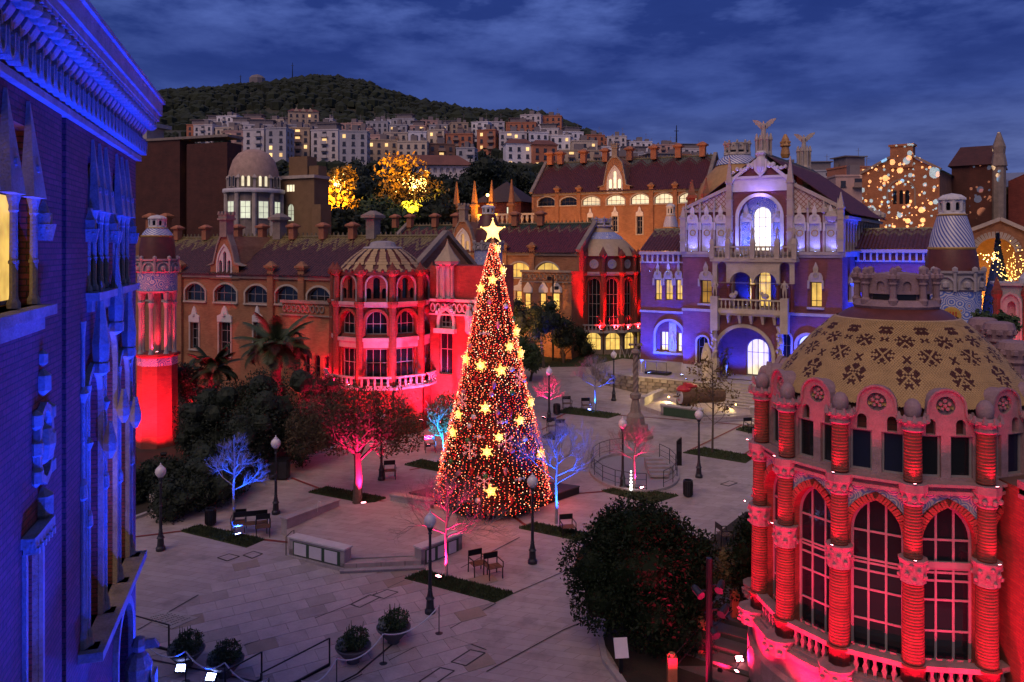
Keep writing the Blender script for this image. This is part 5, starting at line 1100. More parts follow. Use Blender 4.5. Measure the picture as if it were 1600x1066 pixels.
# statues above: angel on crown pedestal at the apex and another behind on the ridge
for px, pf, pb, yl, nm in ((1193, 187, 240, 1.4, 'angel_pedestal'), (1256, 209, 262, 15, 'angel_pedestal')):
    u, zt_ = FC.at(px, 219 if yl < 5 else 237, yl); zb_ = FC.at(px, pb, yl)[1]; hh = zt_-zb_; k = 1 if yl < 5 else 1.05
    b = MB(); b.lathe([(.6*k, -2.5), (.6*k, 0), (.45*k, .2), (.42*k, hh)], 8)
    for a in range(8): b.lathe([(.12, -.2), (.08, .1), (.09, hh-.1), (.15, hh), (.03, hh+.5)], 6, (.56*cos(a*pi/4), .56*sin(a*pi/4), 0))
    o = b.obj('angel_pedestal', STO, cp, (u, yl, zb_))
    H_ = FC.at(px, pf, yl)[1]-zt_; angel(cp, (u, yl, zt_), 0, H_*.93)
b = MB(); b.lathe([(.3, 0), (.4, .3), (.3, .9), (.45, 1.0), (.3, 1.6), (.1, 2.0)], 8); 
for i in range(8): b.ball((.35*cos(i*.8), .35*sin(i*.8), 1.3), .12, 5)
u, z = FC.at(1227, 247, 8); b.obj('gilded_finial', plain('gilded_stone', (.45, .22, .06), .4), cp, (u, 8, z))
# main roof running back from the gable
zridge = ap_z+.45; zeR = 15.95; zeL = zeR
RFM = roofmat('maroon_roof_green_edge', (.10, .025, .02), (.05, .055, .03), (.2, .15, .06), zridge+.1, .35, 1.2)
b = MB(); b.X = Matrix(((0, -1, 0, ap_u), (1, 0, 0, 0), (0, 0, 1, 0), (0, 0, 0, 1)))
corrugated(b, .3, 17, -(WU+.55-ap_u), zeR, 0, zridge, .3, .08, 5); corrugated(b, .3, 17, (ap_u+.5), zeL, 0, zridge, .3, .08, 2); b.obj('roof', RFM, cp)
b = MB(); b.box(.3, WU+.5, .5, 16, ZT+.12, ZT+.2); b.add([(0, 17, ZT), (WU, 17, ZT), (WU, 17, zeR), (ap_u, 17, zridge), (0, 17, zeL)], [(0, 1, 2, 3, 4)]); b.obj('attic', STD, cp)
# loggia storey on the right flank
b = MB(); b.box(WU-.45, WU-.3, .6, 16, gz0, zeR); b.obj('flank_wall', plain('flank_wall_ochre', (.42, .22, .1), .7, .2), cp)
for k in range(14):
    y = .5+k*1.15; b = MB(); b.lathe([(.14, 0), (.09, .2), (.09, zeR-gz0-.7), (.16, zeR-gz0-.35), (.16, zeR-gz0-.1)], 7); b.obj('flank_column', STO, cp, (WU+.05, y, gz0))
b = MB(); b.box(WU-.3, WU+.4, .2, 16, zeR-.35, zeR-.12); b.box(WU-.02, WU+.22, .0, 16, ZT-.25, ZT+.12); b.obj('flank_cornice', STO, cp)
for px, yl in ((1300, -.1), (1357, 15.3)):
    u, z = FC.at(px, 322, yl); u = WU if yl > 1 else u; b = MB(); b.ball((0, 0, .3), .55, 8, .45); b.ball((-.45, -.1, .75), .28, 7); b.ball((.5, 0, .25), .3, 6); b.obj('crouching_statue', STO, cp, (u, yl, zeR+.15 if yl > 1 else gz0+FC.at(1300, 345)[1]-gz0))
# left and right wings
def wing(name, u0, u1, yl, ztop, zrd, wins, brick=BRV, rd=6, gzb=1):
    t = cp; H = []
    for (u, zb, w, h, rise, pn, cols) in wins: H.append(shift(arch(w, h, rise, 'round', 6), u, zb))
    b = MB(); b.panel([(u0, gzb), (u1, gzb), (u1, ztop), (u0, ztop)], H, yl, .35); b.box(u0, u0+.02, yl+.001, yl+rd, gzb, ztop); b.box(u1-.02, u1, yl+.001, yl+rd, gzb, ztop); b.box(u0, u1, yl+rd-.02, yl+rd, gzb, ztop); b.obj('wing_wall', brick, t)
    for (u, zb, w, h, rise, pn, cols) in wins:
        window(t, u, zb, arch(w, h, rise, 'round', 6), FRD, pn, cols, (.3,), yl+.25)
    b = MB(); corrugated(b, u0, u1, yl-.3, ztop+.12, yl+rd/2, zrd, .26, .07, 5); corrugated(b, u0, u1, yl+rd, ztop+.12, yl+rd/2, zrd, .26, .07); b.tube([(u0, yl+rd/2, zrd), (u1, yl+rd/2, zrd)], .12); b.obj('wing_roof', RFW, t)
    b = MB(); b.box(u0, u1, yl-.3, yl-.002, ztop-.15, ztop+.1); b.box(u0, u1, yl-.14, yl-.002, ztop-.85, ztop-.72); b.obj('wing_cornice', STO, t)
    n = int((u1-u0)/.42)
    b = MB(); b.prism([(-.07, 0), (.07, 0), (.07, .55), (-.07, .55)], -.22, -.003); b.ball((0, -.14, .0), .1, 6); m = b.mesh('corbel', STO)
    for i in range(n): put('corbel', m, t, (u0+(u1-u0)*(i+.5)/n, yl, ztop-.71))
uw0 = FC.at(1001, 450, 1)[0]; zwt = FC.at(1035, 395, 1)[1]; zwr = FC.at(1035, 359, 4)[1]
RFW = roofmat('maroon_wing_roof', (.10, .028, .022), (.2, .17, .08), (.2, .15, .06), zwr+.02, .3, .8)
wl_ = []
for x0, x1 in ((1023, 1034), (1039, 1051), (1056, 1066)):
    q = FC.rect(x0, x1, 437, 469, 1); wl_.append(q+(0, LIT, 2))
q = FC.rect(1032, 1044, 518, 548, 1); wl_.append(q+(.0, LITP, 2)); q = FC.rect(1058, 1065, 520, 550, 1); wl_.append(q+(.0, LITP, 1))
wing('left', uw0, 0, 1, zwt, zwr, wl_)
for q in wl_[:3]: tracery_hood(cp, q[0], q[1]+q[3]+.03, q[2]*.95, 1)
b = MB(); zc1 = FC.at(1035, 489, 1)[1]; b.box(uw0-.06, 0, .88, .998, zc1, zc1+.18); b.obj('string_course', STO, cp)
q = FC.rect(1026, 1068, 502, 550, 1); b = MB(); b.ring(arch(q[2], q[3], q[2]*.5, 'round', 8), .2, .8, .997, False); b.box(-q[2]/2-.2, q[2]/2+.2, .75, .997, -.2, -.01); b.obj('arch_moulding', STO, cp, (q[0], 0, q[1]))
q2 = FC.rect(1046, 1057, 504, 550, 1); b = MB(); b.box(-q2[2]/2, q2[2]/2, .93, .997, 0, q2[3]); figure('relief_figure', STW, cp, (q2[0], .93, q2[1]+.2), 0, 1.5); b.obj('painted_panel', MOSN, cp, (q2[0], 0, q2[1]))
b = MB(); b.box(uw0-.05, 0, .8, .997, 1, zc0+.85); b.obj('wing_plinth', STG, cp)
uw1 = FC.at(1345, 450, 5)[0]; uw2 = FC.at(1470, 450, 5)[0]; z5 = FC.at(1400, 392, 5)[1]; z5r = FC.at(1400, 358, 8)[1]
q = FC.rect(1376, 1388, 435, 478, 5)
wing('right', WU+.02, uw2, 5, z5, z5r, [], gzb=2)
b = MB(); b.lathe([(.5, 0), (.3, .2), (.3, 1.2), (.5, 1.4), (.3, 1.9), (.05, 2.4)], 7); u, z = FC.at(1330, 460, 2); b.obj('wall_shrine', STW, cp, (WU+.3, 2.5, z-.6))
# blue light
def bl(u, y, z, tu, ty, tz2, pw, ang=100, sz=.2, where='at the foot of the ornate pavilion'):
    return flood(FC.w(u, y, z), FC.w(tu, ty, tz2), BLU, pw*2.4, 'blue floodlight '+where, ang, sz=sz, group='blue floodlights '+where)
bl(.25, -.9, zc0+.05, .3, 0, zc0+4, 1300, 60); bl(-2.4, -1.2, zc0, -2.2, 1, zc0+6, 2600, 110); bl(1.2, -2.4, zc0, 1.2, 0, zc0+6.5, 900, 80)
bl(ga[0]-1.4, .9, zc0+.1, ga[0]-1.2, 2.4, zc0+3, 520, 120, where='inside the porch of the ornate pavilion'); bl(ga[0]+1.6, .9, zc0+.1, ga[0]+1.6, 2.4, zc0+3, 420, 120, where='inside the porch of the ornate pavilion')
bl(lgA[0]-.35, 1.9, ZS+.4, lgA[0]-.35, 2.6, ZT-.8, 240, 120, where='inside the loggia of the ornate pavilion'); bl(lgB[0]+.45, 1.9, ZS+.4, lgB[0]+.45, 2.6, ZT-.8, 240, 120, where='inside the loggia of the ornate pavilion')
bl(lgB[0]+lgB[2]/2+1.8, -1.2, zc0, lgB[0]+lgB[2]/2+1.8, 0, zc0+3.5, 1300, 90); bl(WU-2.2, -1.2, zc0, WU-2.2, 0, zc0+4, 800, 90)
bl(WU+2.5, 2.6, zc0+1, WU+2.4, 5, ZT-1, 5200, 120, where='behind the right corner of the ornate pavilion'); bl(WU+6, 2.4, zc0+1, WU+6, 5, ZT-1, 4200, 120, where='behind the right corner of the ornate pavilion')
for x in (big[0]-1.3, big[0]+1.3): flood(FC.w(x, -.75, zt2+.5), FC.w(x*.5+big[0]*.5, .3, gz0+4.2), (.12, .16, 1), 620, 'blue white floodlight on the upper balcony below the great niche', 110, lens=LB, sz=.16, group='floodlights on the upper balcony')
for x in (.9, 2.3, 3.6, 9, 10.2, 11.4): flood(FC.w(x, -.45, gz0-.05), FC.w(x, 0, gz0+3.5), (.22, .2, 1), 75, 'small violet floodlight on the cornice of the ornate pavilion', 130, lens=LB, sz=.12, group='violet floodlights on the cornice')
for x in (-3, -1.5): flood(FC.w(x, .4, zwt-1.6), FC.w(x, .9, zwt+.5), (.12, .12, 1), 60, 'small blue floodlight below the eaves of the left wing', 130, lens=LB, sz=.12, group='blue floodlights below the left wing eaves')
flood(FC.w(ap_u, -.9, zr0-1.0), FC.w(ap_u, -.1, zr1+1.0), (.25, .16, 1), 260, 'violet floodlight over the niche aimed at the crest', 130, lens=LB, sz=.14)
# big ochre dome behind it on the left
C5 = A(1152, 388, 84); C5.z = 0
d5 = thing('ochre_dome', 'large ochre dome with striped collar rising behind the left gable of the ornate pavilion', 'dome', C5, 0)
z_ = lambda y: A(0, y, 84).z
b = MB(); b.smooth = True; b.lathe([(4.6, z_(350)), (4.55, z_(330)), (4.0, z_(297)), (3.2, z_(275)), (2.3, z_(262)), (2.0, z_(258))], 40, cap=False); b.obj('dome_shell', plain('amber_dome_tile', (.42, .23, .08), .6, .25, 2, .3), d5)
b = MB(); b.smooth = True; b.lathe([(2.2, z_(259)), (2.0, z_(250)), (1.2, z_(243))], 32, cap=False); b.obj('collar', STRP, d5); crown(d5, z_(245), 1.25, 1.5, STO, 9)
b = MB(); b.lathe([(4.8, 2), (4.8, z_(352)), (4.6, z_(346))], 24, cap=False); b.obj('drum', BR, d5)
for k in range(10):
    a = k*2*pi/10+.2; q = put('pinnacle', None, d5) if 0 else None
pm = pinnacle_mesh(4.2, .6, BR)
for k in range(12): a = k*pi/6+.1; put('pinnacle', pm, d5, (4.9*cos(a), 4.9*sin(a), z_(345)))
# terrace, retaining wall, stairs
tp = [FC.w(uw0-4.5, 1, 0), FC.w(-6, -2.2, 0), FC.w(-3.0, -3.1, 0), FC.w(.5, -2.9, 0), FC.w(3.2, -2.8, 0), FC.w(3.2, -1.2, 0), FC.w(14, -1.2, 0), FC.w(14, 6, 0), FC.w(uw0-4, 6, 0)]
b = MB(); b.slab([(p.x, p.y) for p in tp], .5, zc0); b.obj('terrace', PAV2)['kind'] = 'structure'
RUB = []
for nm_, c_ in (('rubble_light', (.34, .29, .24)), ('rubble_mid', (.26, .21, .17)), ('rubble_dark', (.18, .145, .12))): RUB.append(plain(nm_, c_, .9, .3, 3, .6))
rw = thing('retaining_wall', 'low rubble stone retaining wall of the terrace before the ornate pavilion', 'wall', FC.w(-6, -2.2, 0), 0)
rm_ = []
for m in RUB:
    b = MB(); b.box(-.27, .27, -.09, .1, -.13, .13); b.box(-.25, .25, -.12, .0, -.11, .11); rm_.append(b.mesh('stone_block', m))
path = [tp[0], tp[1], tp[2], tp[3], tp[4]]
nb = 0
for a, c in zip(path, path[1:]):
    L = (c-a).length; d = (c-a)/L; rz = atan2(d.y, d.x)
    for r_ in range(5):
        z = zc0-.14-r_*.275; n = max(1, int(L/.56))
        for i in range(n):
            s_ = (i+.5+(.3 if r_ % 2 else 0))/n*L
            if s_ > L: continue
            p = a+d*s_; 
            if nb < 295: nb += 1; put('stone_block', random.choice(rm_), rw, (p.x-rw.location.x, p.y-rw.location.y, z+random.uniform(-.01, .01)), rz+random.uniform(-.03, .03))
b = MB()
for a, c in zip(path, path[1:]): b.bar(a+Vector((0, .05, zc0+.05)), c+Vector((0, .05, zc0+.05)), .34, .1)
b.obj('coping', STG, rw, -rw.location)
st = thing('terrace_steps', 'broad stone steps climbing to the lit doorway of the ornate pavilion', 'steps', FC.w(ga[0]+.9, -1.2, 0), FC.yaw)
ns = 9
for i in range(ns): b = MB(); b.box(-2.6, 4.5, -.36*(ns-i), .0, zc0-.15*(ns-i)-1, zc0-.15*(ns-1-i)-.012); b.box(-2.62, 4.5, -.36*(ns-i)-.03, -.36*(ns-i-1), zc0-.15*(ns-1-i)-.05, zc0-.15*(ns-1-i)-.004-i*.0005); b.obj('step', STG, st)
b = MB(); b.lathe([(.5, 0), (.62, .6), (.45, 1.4), (.3, 2.0), (.35, 2.6), (.42, 3.2), (.3, 3.8), (.12, 4.3)], 9)
for i in range(12): b.ball((.35*cos(i*2.1), .35*sin(i*2.1)-.05, .4+i*.3), .24-.008*i, 7)
b.taper(-.9, -.2, -.3, 1.2, .9, .35, .15, .3)
q = G(1108, 628); tag(b.obj('stair_sculpture', STO, None, (q.x, q.y+.8, q.z)), 'pale carved stone sculpture rising beside the steps of the ornate pavilion', 'sculpture')
# ------------------------------------------------------------------ old church with light projection, arch, far right
FH = Frame(1347, 118, R(-36)); ch_ = thing('gabled_church', 'tall brick gabled building at right speckled with projected white and blue light dots', 'building', FH.o, FH.yaw)
w_ = FH.at(1468, 300)[0]; zl_ = FH.at(1352, 272)[1]; zr_ = FH.at(1466, 266)[1]; ua_ = FH.at(1409, 245)[0]; za_ = FH.at(1409, 246)[1]
tri = [FH.rect(x0, x1, 297, 319) for x0, x1 in ((1395, 1401), (1405, 1411), (1414, 1421))]
b = MB(); b.panel([(0, 3), (w_, 3), (w_, zr_), (ua_+1.2, za_), (ua_-1.2, za_), (0, zl_)], [shift(arch(q[2], q[3], q[2]*.5, 'point', 4), q[0], q[1]) for q in tri], 0, .5)
b.box(w_-.05, w_, .01, 22, 3, zr_); b.box(0, .05, .01, 22, 3, zl_); b.obj('wall', BR, ch_)
b = MB(); 
for q in tri: b.box(q[0]-q[2], q[0]+q[2], .5, .55, q[1]-.2, q[1]+q[3]+.3)
b.obj('pane', GLS, ch_)
b = MB(); u, z0 = FH.at(1409, 252); z1 = FH.at(1409, 229)[1]; b.box(ua_-1.5, ua_+1.5, -.3, 1.6, za_-1.5, z1); b.box(ua_-1.7, ua_+1.7, -.5, 1.8, z1+.002, z1+.3); b.obj('bell_gable', BR, ch_)
b = MB(); b.bar((-.2, .1, zl_+.1), (ua_-1.5, .1, za_+.1), .9, .35); b.bar((w_+.2, .1, zr_+.1), (ua_+1.5, .1, za_+.1), .9, .35); b.ring(shift(arch(3.4, 3.6, 1.7, 'round', 8), tri[1][0], tri[1][1]-.2), .22, -.12, -.002, False); b.obj('coping', STD, ch_)
b = MB(); b.add([(ua_, .5, za_), (w_+.4, .5, zr_), (w_+.4, 22, zr_), (ua_, 22, za_), (-.4, .5, zl_), (-.4, 22, zl_)], [(0, 1, 2, 3), (0, 3, 5, 4)]); b.obj('roof', MATS['dark_roof'], ch_)
b = MB(); u, z = FH.at(1523, 300, 22); zt3 = FH.at(1523, 250, 22)[1]
b.box(w_, w_+6, 12, 24, 3, zr_+1.5); b.add([(w_-.5, 11.5, zr_+1.5), (w_+6.5, 11.5, zr_+1.5), (w_+6.5, 24, zr_+1.5), (w_-.5, 24, zr_+1.5), (w_+.5, 18, zr_+5), (w_+5.5, 18, zr_+5)], [(0, 1, 5, 4), (1, 2, 5), (3, 0, 4), (2, 3, 4, 5)]); b.obj('transept', BRD, ch_)
b = MB(); b.lathe([(.9, 3), (.9, zr_+1), (1.1, zr_+1.2), (.8, zr_+3), (.9, zr_+4), (.2, zr_+6.2)], 8); b.obj('turret', STD, ch_, (w_+6.2, 12, 0))
# projector throwing dots through a gobo: light with a procedural pattern
pj = bpy.data.lights.new('projector_light', 'SPOT'); pj.energy = 200000; pj.spot_size = R(34); pj.spot_blend = .1; pj.shadow_soft_size = .01; pj.use_nodes = True
nl = pj.node_tree; em = nl.nodes.get('Emission') or nl.nodes.new('ShaderNodeEmission')
tcl = nd(nl, 'ShaderNodeTexCoord'); spl = nd(nl, 'ShaderNodeSeparateXYZ'); nl.links.new(tcl.outputs['Normal'], spl.inputs[0])
cbl = nd(nl, 'ShaderNodeCombineXYZ'); nl.links.new(mth(nl, 'DIVIDE', spl.outputs[0], spl.outputs[2]), cbl.inputs[0]); nl.links.new(mth(nl, 'DIVIDE', spl.outputs[1], spl.outputs[2]), cbl.inputs[1])
tot = None; colr = None
for sc_, th, off in ((13, .40, 0), (27, .42, 5), (52, .46, 9)):
    vv = nd(nl, 'ShaderNodeTexVoronoi'); vv.inputs['Scale'].default_value = sc_; mp = nd(nl, 'ShaderNodeMapping'); mp.inputs['Location'].default_value = (off, off*.7, 0); nl.links.new(cbl.outputs[0], mp.inputs[0]); nl.links.new(mp.outputs[0], vv.inputs['Vector'])
    sc3 = nd(nl, 'ShaderNodeSeparateColor'); nl.links.new(vv.outputs['Color'], sc3.inputs[0])
    d_ = mth(nl, 'MULTIPLY', mth(nl, 'LESS_THAN', vv.outputs['Distance'], mth(nl, 'MULTIPLY', sc3.outputs[0], th)), mth(nl, 'GREATER_THAN', sc3.outputs[1], .12))
    cc3 = mixc(nl, mth(nl, 'GREATER_THAN', sc3.outputs[2], .72), (1, .78, .5), (.15, .5, 1)); t3 = mixc(nl, d_, (0, 0, 0), cc3)
    tot = t3 if tot is None else mixc(nl, 1.0, tot, t3, 'LIGHTEN')
nl.links.new(mixc(nl, 1.0, tot, (.03, .011, .004), 'ADD'), em.inputs[0]); em.inputs[1].default_value = 1  # faint orange fill added across the whole beam to lift the brick
pr_ = thing('light_projector', 'light projector on a pole throwing dots onto the gabled brick building', 'projector', FH.w(w_*.5, -26, 12.0), FH.yaw)
b = MB(); b.box(-.3, .3, -.5, .5, -.25, .25); b.tube([(0, 0, -7), (0, 0, -.25)], .08, 6); b.obj('housing', BLK, pr_)
po = bpy.data.objects.new('projector_light', pj); COL.objects.link(po); po.parent = pr_; po.location = (0, .6, .1); po.rotation_euler = Vector((0, 26, FH.at(1405, 300)[1]-12.1)).to_track_quat('-Z', 'Y').to_euler()
FR_ = Frame(1530, 125, R(-32)); hw_ = thing('hospital_wall', 'long dark brick wing with twin windows and grey roof at the right edge', 'building', FR_.o, FR_.yaw)
ue = FR_.at(1800, 320)[0]; ztw = FR_.at(1560, 298)[1]; qs = [FR_.rect(x0, x1, 307, 330) for x0, x1 in ((1547, 1555), (1557, 1565))]
b = MB(); b.panel([(-2, 3), (ue, 3), (ue, ztw), (-2, ztw)], [shift(arch(q[2], q[3], q[2]*.6, 'point', 4), q[0], q[1]) for q in qs], 0, .4); b.obj('wall', BRD, hw_)
for q in qs: window(hw_, q[0], q[1], arch(q[2], q[3], q[2]*.6, 'point', 4), FRM, GLS, 1, (.5,), .3)
b = MB(); b.box(-2, ue, -.4, 0, ztw, ztw+.5)
b.obj('cornice', STD, hw_); b = MB()
for i in range(40): b.box(-2+i*.9, -1.6+i*.9, -.3, -.002, ztw-.6, ztw-.002)
b.obj('corbels', STD, hw_); b = MB(); b.add([(-2, -.4, ztw+.51), (ue, -.4, ztw+.51), (ue, 14, ztw+3.8), (-2, 14, ztw+3.8)], [(0, 1, 2, 3)]); b.obj('roof', plain('grey_zinc_roof', (.22, .24, .28), .5, .1), hw_)
u, z = FR_.at(1597, 300); b = MB(); b.panel([(u-1.8, 3), (u+8, 3), (u+8, ztw+1.2), (u+3, ztw+3.5), (u-1.8, ztw+1.2)], [], -3, 0); b.box(u-1.8, u-1.75, -3, 0, 3, ztw+1.2); b.obj('cross_wing', BRR, hw_)
# lit archway house
FA = Frame(1512, 88, R(-30)); aw = thing('arched_gatehouse', 'brick gatehouse with wide arch glowing orange inside, behind the cypress', 'building', FA.o, FA.yaw)
u1_ = FA.at(1612, 400)[0]; zsL = FA.at(1515, 367)[1]; zap = FA.at(1563, 345)[1]; ar = FA.rect(1524, 1587, 372, 470); gp_ = arch(ar[2], ar[3]+3, ar[2]*.5, 'round', 10)
b = MB(); b.panel([(-.5, 2), (u1_, 2), (u1_, zsL), (FA.at(1563, 345)[0], zap), (-.5, zsL)], [shift(gp_, ar[0], ar[1]-3)], 0, 1.2); b.obj('wall', BR, aw)
b = MB(); b.bar((-.7, -.1, zsL+.1), (FA.at(1563, 345)[0], -.1, zap+.2), .6, .4); b.bar((u1_+.2, -.1, zsL+.1), (FA.at(1563, 345)[0], -.1, zap+.2), .6, .4); b.obj('coping', STO, aw)
gp2 = offset(gp_, .15)
for i in range(3, len(gp_)-1):
    p, q = Vector(gp_[i]), Vector(gp_[(i+1) % len(gp_)]); d = (q-p).normalized(); n2_ = Vector((d.y, -d.x))*.7
    for s_ in (0, .5):
        a, e = p.lerp(q, s_+.04), p.lerp(q, s_+.46); b = MB(); b.prism([(a.x, a.y), (e.x, e.y), (e.x+n2_.x, e.y+n2_.y), (a.x+n2_.x, a.y+n2_.y)], -.14, -.002); b.obj('voussoir', STO, aw, (ar[0], 0, ar[1]-3))
b = MB(); b.box(-.5, u1_, 5, 5.2, 2, zsL); b.box(-.5, u1_, 1.2, 5, zsL-.2, zsL); b.box(-.5, 0, 1.2, 5, 2, zsL-.2); b.obj('vault', plain('ochre_plaster', (.5, .3, .12), .8), aw)
flood(FA.w(ar[0]-1.8, 2.0, 4.5), FA.w(ar[0]-1, 3.2, 11), (1, .45, .07), 2200, 'amber floodlight inside the wide arch at the right', 150, sz=.3); 
flood(FA.w(ar[0]+1.8, -5, 4.5), FA.w(ar[0], 0, 12), (1, .5, .12), 1500, 'amber floodlight before the arched gatehouse', 110, sz=.3)
# small red pavilion at the right edge
FS = Frame(1557, 47, YW); sr = thing('small_pavilion', 'small stone pavilion with pointed arches lit red at the right edge', 'pavilion', FS.o, FS.yaw)
z1 = FS.at(1560, 446)[1]; z0 = FS.at(1560, 560)[1]; w_ = 4.5
b = MB(); hs = [shift(arch(.42, 2.2, .3, 'point', 4), x, z0+1.2) for x in (.75, 2.3, 3.8)]; b.panel([(0, 0), (w_, 0), (w_, z1), (0, z1)], hs, 0, .3); b.box(0, w_, .4, 3, 0, z1-.2); b.obj('wall', STG, sr)
b = MB(); b.box(-.15, w_+.1, -.2, 3.2, z1+.002, z1+.14)
for i in range(12): b.taper(i*.4, -.1, z1+.14, z1+.4, .09, .09, .01, .01)
b.obj('cornice', STG, sr); b = MB(); b.ball((2.6, 1.5, z1+.2), 1.4, 14, .9); b.obj('dome', STW, sr)
for x in (0, 1.5, 3.05, 4.5): b = MB(); b.lathe([(.2, 0), (.2, z1-.8), (.3, z1-.5), (.3, z1-.3)], 8); b.taper(0, -.05, z1-.3, z1+.5, .25, .2, .03, .03); b.obj('buttress', BRR, sr, (x, -.12, 0))
for x in (.7, 2.3, 3.8): b = MB(); b.ring(arch(.9, 2.9, .6, 'point', 5), .12, -.14, -.002, False); b.obj('arch_moulding', STG, sr, (x, 0, z0+.9))
for x in (.6, 2.4): flood(FS.w(x, -1.4, z0-1.6), FS.w(x, 0, z1-1), (1, .015, .05), 700, 'red floodlight before the small stone pavilion at right', 120, sz=.2, group='red floodlights at the small pavilion')
# ------------------------------------------------------------------ buildings behind on the left
FK = Frame(355, 92, R(-20)); hb = thing('brick_block', 'big plain dark red brick block with narrow lit slit windows behind the left turret', 'building', FK.o, FK.yaw)
uu = FK.at(216, 290)[0]-8; zt_ = FK.at(300, 225)[1]; sl_ = [FK.rect(284, 291, 260, 272), FK.rect(284, 291, 352, 365), FK.rect(284, 291, 282, 294)]
b = MB(); b.box(uu, FK.at(281, 300)[0], 0, 2.5, 3, zt_+.6); b.obj('wall', BRD, hb); b = MB(); b.box(FK.at(292, 300)[0], 0, 0, 2.5, 3, zt_); b.obj('wall', BRD, hb)
b = MB(); b.panel([(FK.at(281, 300)[0], 3), (FK.at(292, 300)[0], 3), (FK.at(292, 300)[0], zt_), (FK.at(281, 300)[0], zt_)], [shift(arch(q[2], q[3], 0), q[0], q[1]) for q in sl_], 1, .3); b.obj('recess_wall', BRD, hb)
for q, pn in zip(sl_, (LIT, LIT, LITD)): window(hb, q[0], q[1], arch(q[2], q[3], 0), FRD, pn, 1, (.5,), 1.2)
b = MB(); b.box(uu, .2, -.15, 2.6, zt_+.602, zt_+.9); b.obj('coping', STD, hb)
u, z = FK.at(225, 200, 5); b = MB(); b.box(-14, 4.2, 1.2, 4, zt_, zt_+2.6); b.box(-15, 5, .9, 4.5, zt_+2.61, zt_+3.1); b.obj('roof_storey', STG, hb, (u, 0, 0)); b = MB(); b.box(-10, 1, 2, 4, zt_+3.1, zt_+4.4); b.obj('plant_room', STD, hb, (u, 0, 0))
for i in range(4): b = MB(); b.tube([(0, 0, 0), (0, 0, 1.7)], .25, 8); b.obj('vent_pipe', STW, hb, (u-6+i*2.6, 1.6, zt_+3.1))
b = MB(); b.panel([(uu, 4), (FK.at(262, 330)[0], 4), (FK.at(262, 330)[0], FK.at(262, 372, -4)[1]), ((uu+FK.at(262, 330)[0])/2+2, FK.at(240, 345, -4)[1]), (uu, FK.at(262, 372, -4)[1])], [], -4, 0); b.obj('low_gable', BR, hb)
for px in (236, 260): u, z = FK.at(px, 345, -3); o = put('chimney', CHM, hb, (u, -3, z-1.2)); o.scale = (1.6,)*3
# domed hospital tower with lit windows
C6 = A(397, 388, 90); C6.z = 0; zz6 = lambda y: A(0, y, 90).z
dt = thing('domed_tower', 'round tower with pale tiled dome and tall lit windows behind the left pavilion', 'tower', C6, 0)
b = MB(); b.smooth = True; b.lathe([(2.75, zz6(280)), (2.7, zz6(270)), (2.3, zz6(252)), (1.7, zz6(241)), (.9, zz6(235)), (0, zz6(233))], 32, cap=False); b.obj('dome', plain('rose_dome_tile', (.40, .26, .19), .7, .4, 1.6, .4), dt)
b = MB(); b.lathe([(3.0, 4), (3.0, zz6(302)), (3.2, zz6(300)), (3.2, zz6(297))], 12, cap=False); b.obj('core', STD, dt)
b = MB(); b.smooth = True; b.lathe([(3.35, zz6(303)), (3.4, zz6(301)), (3.35, zz6(297)), (2.8, zz6(296))], 32, cap=False); b.obj('ring_cornice', STW, dt)
N6 = 10
for k in range(N6):
    am = R(-90)+(k+.02)*2*pi/N6; rz = am+pi/2
    if -190 < math.degrees(am) % 360-360 < 10:
        window(dt, 0, zz6(343), arch(1.15, zz6(316)-zz6(343), 0), STW, LITW, 2, (.33, .66), -3.02, rz=rz)
        for dx in (-.32, .32): window(dt, dx, zz6(296)+.1, arch(.42, 1.25, .2, 'round', 4), STO, LITP if abs(math.degrees(am)+90) < 60 else GLS, 1, (), -2.92, rz=rz)
    a2 = am+pi/N6; b = MB(); b.lathe([(.25, 4), (.25, zz6(305)), (.35, zz6(303))], 7); b.obj('column', STO, dt, (3.1*cos(a2), 3.1*sin(a2), 0)); b = MB(); b.box(-.15, .15, -.15, .15, zz6(296), zz6(281)); b.taper(0, 0, zz6(281), zz6(275), .3, .3, .03, .03); b.obj('pinnacle', STO, dt, (2.8*cos(a2), 2.8*sin(a2), 0), a2)
b = MB(); b.lathe([(2.65, zz6(297)), (2.65, zz6(282)), (2.9, zz6(280)), (2.6, zz6(278))], 20, cap=False); b.obj('drum', STD, dt)
FD = Frame(438, 91, R(-24)); db = thing('stone_annex', 'plain ochre stone annex with one tall lit gothic window beside the domed tower', 'building', FD.o, FD.yaw)
zt_ = FD.at(470, 279)[1]; q1 = FD.rect(446, 460, 288, 300); q2 = FD.rect(448, 459, 318, 346); ue2 = FD.at(491, 320)[0]
OCW = plain('ochre_stone_wall', (.20, .115, .055), .85, .25, 1, .3)
b = MB(); b.panel([(-3, 3), (ue2, 3), (ue2, zt_), (-3, zt_)], [shift(arch(q1[2], q1[3], 0), q1[0], q1[1]), shift(arch(q2[2], q2[3], q2[2]*.6, 'point', 5), q2[0], q2[1])], 0, .3); b.box(ue2-.02, ue2, .01, 2.6, 3, zt_); b.obj('wall', OCW, db)
window(db, q1[0], q1[1], arch(q1[2], q1[3], 0), STO, LITP, 3, (), .2); window(db, q2[0], q2[1], arch(q2[2], q2[3], q2[2]*.6, 'point', 5), STO, LITW, 2, (.4, .6), .2)
b = MB(); b.box(-3.1, ue2+.2, -.25, 2.6, zt_+.002, zt_+.35); b.ring(arch(q2[2], q2[3], q2[2]*.6, 'point', 5), .2, -.12, -.002, False) if 0 else None; b.obj('coping', STO, db)
